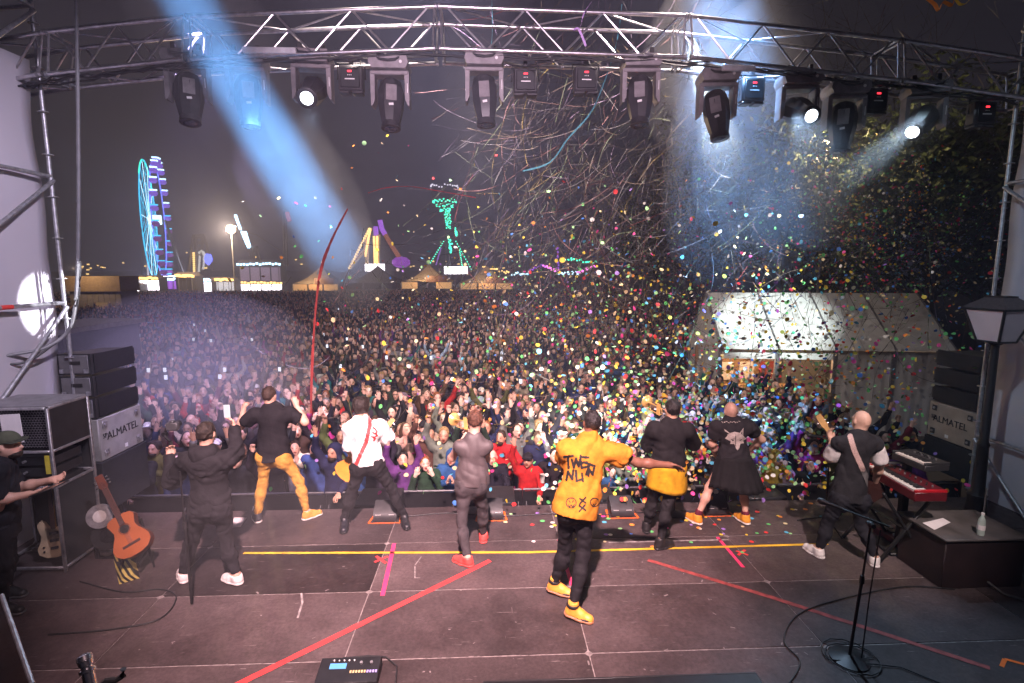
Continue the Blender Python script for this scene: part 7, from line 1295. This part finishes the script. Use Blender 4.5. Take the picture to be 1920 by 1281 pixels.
for i in range(55):                                    # torn paper scraps and chips of tape
    u, v = r9.uniform(380, 1560), r9.uniform(975, 1270); p = on_z(u, v, S + .003); a = r9.uniform(0, 6.28); w_, l_ = r9.uniform(.003, .008), r9.uniform(.006, .026); d = np.array((math.cos(a), math.sin(a), 0)); q = np.array((-d[1], d[0], 0)); k.add([p - d * l_ - q * w_, p + d * l_ - q * w_ * .6, p + d * l_ * .8 + q * w_, p - d * l_ * .9 + q * w_], [(0, 1, 2, 3)])
setp(k.build('paper_scraps', mat('scrap_paper', (.22, .19, .185), .8, bump=0), smooth=False), 'tiny torn paper scraps and tape chips scattered over the deck', 'litter', kind='stuff')
for lab, P_ in (('black cable snaking across the deck behind the foreground microphone stand', [(1480, 1281), (1500, 1240), (1470, 1200), (1500, 1150), (1590, 1120), (1700, 1100), (1790, 1105)]), ('thin black cable lying from the cart past the filming man', [(150, 1090), (230, 1110), (300, 1105), (330, 1120), (300, 1160), (210, 1180), (90, 1190)]), ('black cable running along the deck lip behind the horn players', [(700, 966), (760, 968), (840, 962), (930, 968), (1040, 963), (1120, 966), (1250, 958), (1330, 960)])):
    Q_ = [on_z(u, v, S + .012) for u, v in P_]; R_ = []
    for i in range(len(Q_) - 1):
        a, b_, c, d = Q_[max(i - 1, 0)], Q_[i], Q_[i + 1], Q_[min(i + 2, len(Q_) - 1)]
        for s in np.linspace(0, 1, 8)[:-1]: R_.append(.5 * ((2 * b_) + (c - a) * s + (2 * a - 5 * b_ + 4 * c - d) * s ** 2 + (3 * b_ - a - 3 * c + d) * s ** 3))
    k = MB(); k.tube(R_ + [Q_[-1]], .007, 6); setp(k.build('floor_cable', BLKPLA, org=tuple(Q_[0])), lab, 'cable', 'cables on the deck')
k = MB(); r9 = random.Random(12)
for i in range(34): u, v = r9.uniform(250, 1250), r9.uniform(575, 720); p = on_z(u, v, 1.95); k.box(p, (.07, .02, .11))
setp(k.build('phone_lights', glow('phone_glow', (.8, .85, 1), 1.2), smooth=False), 'scattered lit phone screens held up far back in the crowd', 'phones', kind='stuff')
# streamers: long curled paper ribbons
def ribbon(P, w, g, tw=0.5):
    P = np.array(P); n_ = len(P); V = []; a = g.uniform(0, 6.28)
    for i in range(n_):
        d = nrm(P[min(i + 1, n_ - 1)] - P[max(i - 1, 0)]); x, y, _ = frame(d); a += g.normal(0, tw); s = x * math.cos(a) + y * math.sin(a); V += [P[i] - s * w / 2, P[i] + s * w / 2]
    return V, [(2 * i, 2 * i + 1, 2 * i + 3, 2 * i + 2) for i in range(n_ - 1)]
def path(u, v, y, g, L, ang, curl):
    P = []; n_ = 26; a = ang; st = L / n_; k_ = g.normal(0, curl)
    for i in range(n_): P.append(at_y(u, v, y)); k_ += g.normal(0, curl * .35); k_ *= .93; a += k_; u += st * math.cos(a); v += st * math.sin(a); y = max(6.0, y + g.normal(0, .06))
    return P
SC = [('pale brown', (.13, .095, .07)), ('grey', (.12, .11, .12)), ('dusty pink', (.18, .085, .085)), ('pale green', (.1, .13, .07)), ('lilac', (.14, .10, .17)), ('yellow', (.24, .17, .03)), ('red', (.22, .025, .025))]; SWT = np.array([7, 6, 4, 3.5, 2.5, 1.6, .8]); SWT /= SWT.sum(); SZ = [(985, 130, 300), (1010, 480, 190), (1130, 230, 300), (1230, 330, 320), (1500, 430, 260), (1650, 380, 240), (1600, 120, 240), (1720, 520, 190), (760, 600, 150), (1150, 560, 200)]
def zone(u, v):
    z = min(range(len(SZ)), key=lambda i: (u - SZ[i][0]) ** 2 + (v - SZ[i][1]) ** 2); return ['under the middle of the truss', 'above the crowd right of the green tower', 'below the lamp among streamers', 'in the dark gap right of centre', 'in the blue smoke', 'under the brightest lens', 'behind the right part of the truss', 'above the marquee', 'over the crowd left of centre', 'over the middle of the crowd'][z]
AV, AQ, AC = [], [], []; nv = 0; IND = []
for i in range(1500):
    r_ = RNG.random()
    if r_ < .30: u, v = RNG.normal(1150, 130), RNG.normal(220, 130); ang = RNG.normal(2.2, .45)
    elif r_ < .56: u, v = RNG.normal(1060, 120), RNG.normal(480, 90); ang = RNG.normal(1.7, .5)
    elif r_ < .84: u, v = RNG.normal(1560, 150), RNG.normal(360, 150); ang = RNG.normal(2.0, .9)
    elif r_ < .92: u, v = RNG.normal(1650, 110), RNG.normal(60, 70); ang = RNG.normal(1.8, .9)
    else: u, v = RNG.normal(820, 150), RNG.normal(600, 80); ang = RNG.normal(1.6, .5)
    if not (880 < u < 1870 or r_ >= .92): continue
    L = RNG.uniform(90, 330); y = RNG.uniform(8.5, 17); P = path(u, v, y, RNG, L, ang, .055)
    P = [p if p[2] > 1.9 else np.array((p[0], p[1], 1.9)) for p in P]; w = RNG.uniform(.005, .010) if RNG.random() < .92 else RNG.uniform(.012, .02); ci = int(RNG.choice(len(SC), p=SWT)); V, Q = ribbon(P, w, RNG)
    if len(IND) < 120 and y < 12 and i % 2 == 0:
        o = link_mesh('streamer', np_mesh('streamer', np.array(V) - P[0], Q, True, np.tile(SC[ci][1], (len(V), 1))), PAPC, None, tuple(P[0])); m_ = len(P) // 2; q = P[m_] - CAM; zc = q @ FW; setp(o, 'curled %s streamer hanging %s' % (SC[ci][0], zone(CX + F * (q @ RT) / zc, CY - F * (q @ UP) / zc)), 'streamer', 'paper streamers in the air'); IND.append(o)
    else: AV += V; AQ += [tuple(k_ + nv for k_ in q) for q in Q]; nv += len(V); AC += [np.array(SC[ci][1]) * RNG.uniform(.3, .65)] * len(V)
setp(link_mesh('streamer_tangle', np_mesh('streamer_tangle', AV, AQ, True, np.array(AC)), PAPC), 'tangle of thin paper streamers drifting over the crowd', 'streamers', kind='stuff')
def hero(label, px, y, w, col):
    P_ = [at_y(u, v, y + dy) for u, v, dy in px]; Q_ = []
    for i in range(len(P_) - 1):
        a, b_, c, d = P_[max(i - 1, 0)], P_[i], P_[i + 1], P_[min(i + 2, len(P_) - 1)]
        for s in np.linspace(0, 1, 8)[:-1]: Q_.append(.5 * ((2 * b_) + (c - a) * s + (2 * a - 5 * b_ + 4 * c - d) * s ** 2 + (3 * b_ - a - 3 * c + d) * s ** 3))
    V, Q = ribbon(Q_, w, np.random.default_rng(4), .12); setp(link_mesh('streamer', np_mesh('streamer', np.array(V) - P_[0], Q, True, np.tile(col, (len(V), 1))), PAPC, None, tuple(P_[0])), label, 'streamer', 'paper streamers in the air')
hero('long red streamer arching from the crowd up past the pendulum ride', [(583, 775, 0), (585, 690, 0), (591, 590, 0), (601, 510, 0), (622, 450, 0), (655, 386, .2)], 8.6, .06, (.5, .06, .06)); hero('long red streamer arching at the top towards the green tower', [(690, 362, 0), (725, 352, 0), (770, 350, 0), (815, 357, 0), (900, 372, .2)], 9.0, .025, (.42, .05, .06))
hero('turquoise streamer falling past the lamp among streamers', [(1166, 8, 0), (1160, 60, 0), (1148, 110, 0), (1125, 175, 0), (1105, 215, 0), (1065, 260, 0), (1030, 305, 0), (975, 322, 0)], 7.4, .028, (.07, .26, .32)); hero('thin turquoise streamer hanging from the truss above the smoke-veiled lamp', [(922, -5, 0), (923, 30, 0), (923, 62, 0), (921, 85, 0)], 6.7, .02, (.15, .5, .55)); hero('lilac streamer draped over the middle of the truss', [(1115, -5, 0), (1095, 25, 0), (1088, 50, 0), (1075, 58, 0), (1085, 55, 0), (1100, 90, 0)], 6.75, .03, (.4, .26, .5))
hero('orange streamer tangle glowing at the top right corner', [(1735, -5, 0), (1752, 8, 0), (1760, 20, 0), (1768, 4, 0), (1785, 10, 0), (1790, -6, 0)], 6.2, .04, (.8, .25, .02)); hero('yellow streamer curling beside the orange tangle at the top right', [(1790, -4, 0), (1800, 8, 0), (1812, 6, 0), (1820, -5, 0)], 6.2, .03, (.7, .5, .03)); hero('yellow streamer scrap falling under the dark lamp by the brightest lens', [(1582, 272, 0), (1590, 288, 0), (1602, 302, 0)], 7.5, .03, (.6, .5, .05)); hero('pink streamer lying across the heads left of the marquee', [(820, 740, 0), (860, 736, 0), (905, 735, 0)], 9.5, .05, (.45, .22, .3)); hero('white scarf of paper streamer draped over raised arms left of centre', [(630, 690, 0), (632, 715, 0), (628, 735, 0), (645, 745, 0)], 10.5, .06, (.6, .55, .45))
# ------------------------------------------------------------------ smoke haze round the whole place
def air(name, dens, col):
    hz, n, l, b = nodes_of(name); n.remove(b); pv = n.new('ShaderNodeVolumePrincipled'); pv.inputs['Density'].default_value = dens; pv.inputs['Color'].default_value = (*col, 1); pv.inputs['Anisotropy'].default_value = .0
    l.new(pv.outputs[0], n['Material Output'].inputs['Volume']); return hz
k = MB(); k.box((0, 148, 22), (900, 400, 46)); o = setp(k.build('haze', air('haze_air', .0023, (.62, .68, 1.0)), smooth=False), 'thin stage smoke hanging in the night air', 'haze', kind='stuff')
PUFF = {}
def smoke(label, blobs, dens):
    """a cloud of soft puffs: each blob is four closed shells, so that it thins towards its rim"""
    e = empty('smoke', blobs[0][0], label, 'smoke'); e['kind'] = 'stuff'
    key = round(dens / 2, 5); PUFF.setdefault(key, None)
    if PUFF[key] is None: PUFF[key] = air('smoke_air_%d' % len(PUFF), key, (.9, .92, .96))
    for c, d, rad in blobs:
        x, y, z = frame(d)
        for f_ in (1.0, .66):
            k = MB(); k.ball((0, 0, 0), 1.0, 18); M = np.stack([x * rad[0] * f_, y * rad[1] * f_, z * rad[2] * f_]); k.v = [tuple(np.array(p) @ M + np.array(c)) for p in k.v]
            o = k.build('puff', PUFF[key], e); o['kind'] = 'stuff'
tb = math.tan(R(4.6))
smoke('added smoke puffs shaped along the broad blue beam', [(BSRC + BD * 7, BD, (.7, .7, 5)), (BSRC + BD * 14, BD, (1.15, 1.15, 9)), (BSRC + BD * 27, BD, (2.0, 2.0, 15))], .026)  # puffs follow the beam's cone, added so that the beam shows
smoke('blue-lit smoke cloud under the right half of the truss', [(at_y(1420, 270, 7.7), (.2, 0, 1), (1.9, 1.2, 2.2)), (at_y(1330, 130, 7.3), (0, 0, 1), (1.2, .9, 1.2)), (at_y(1560, 360, 8.0), (.5, 0, 1), (1.3, 1.0, 1.4))], .055)
smoke('smoke wisp in front of the truss left of centre', [(at_y(915, 180, 7.6), (.1, 0, 1), (1.0, .7, 1.7))], .03)
smoke('violet-lit low smoke over the crowd at the left', [(at_y(330, 690, 9.0), (1, 0, .1), (1.1, 1.3, 2.4)), (at_y(420, 730, 8.4), (1, 0, 0), (.8, .8, 1.6))], .13)
smoke('wisp of smoke thrown from the lamp at the right end of the truss', [(at_y(1690, 255, 6.6), (-1, 0, -.7), (.4, .4, .9))], .12)
smoke('mauve smoke drifting low over the left of the stage deck', [(np.array((-3.1, 4.6, S + .8)), (1, .3, 0), (.8, .9, 1.7)), (np.array((-1.9, 5.6, S + .6)), (1, 0, 0), (.6, .7, 1.4))], .05)
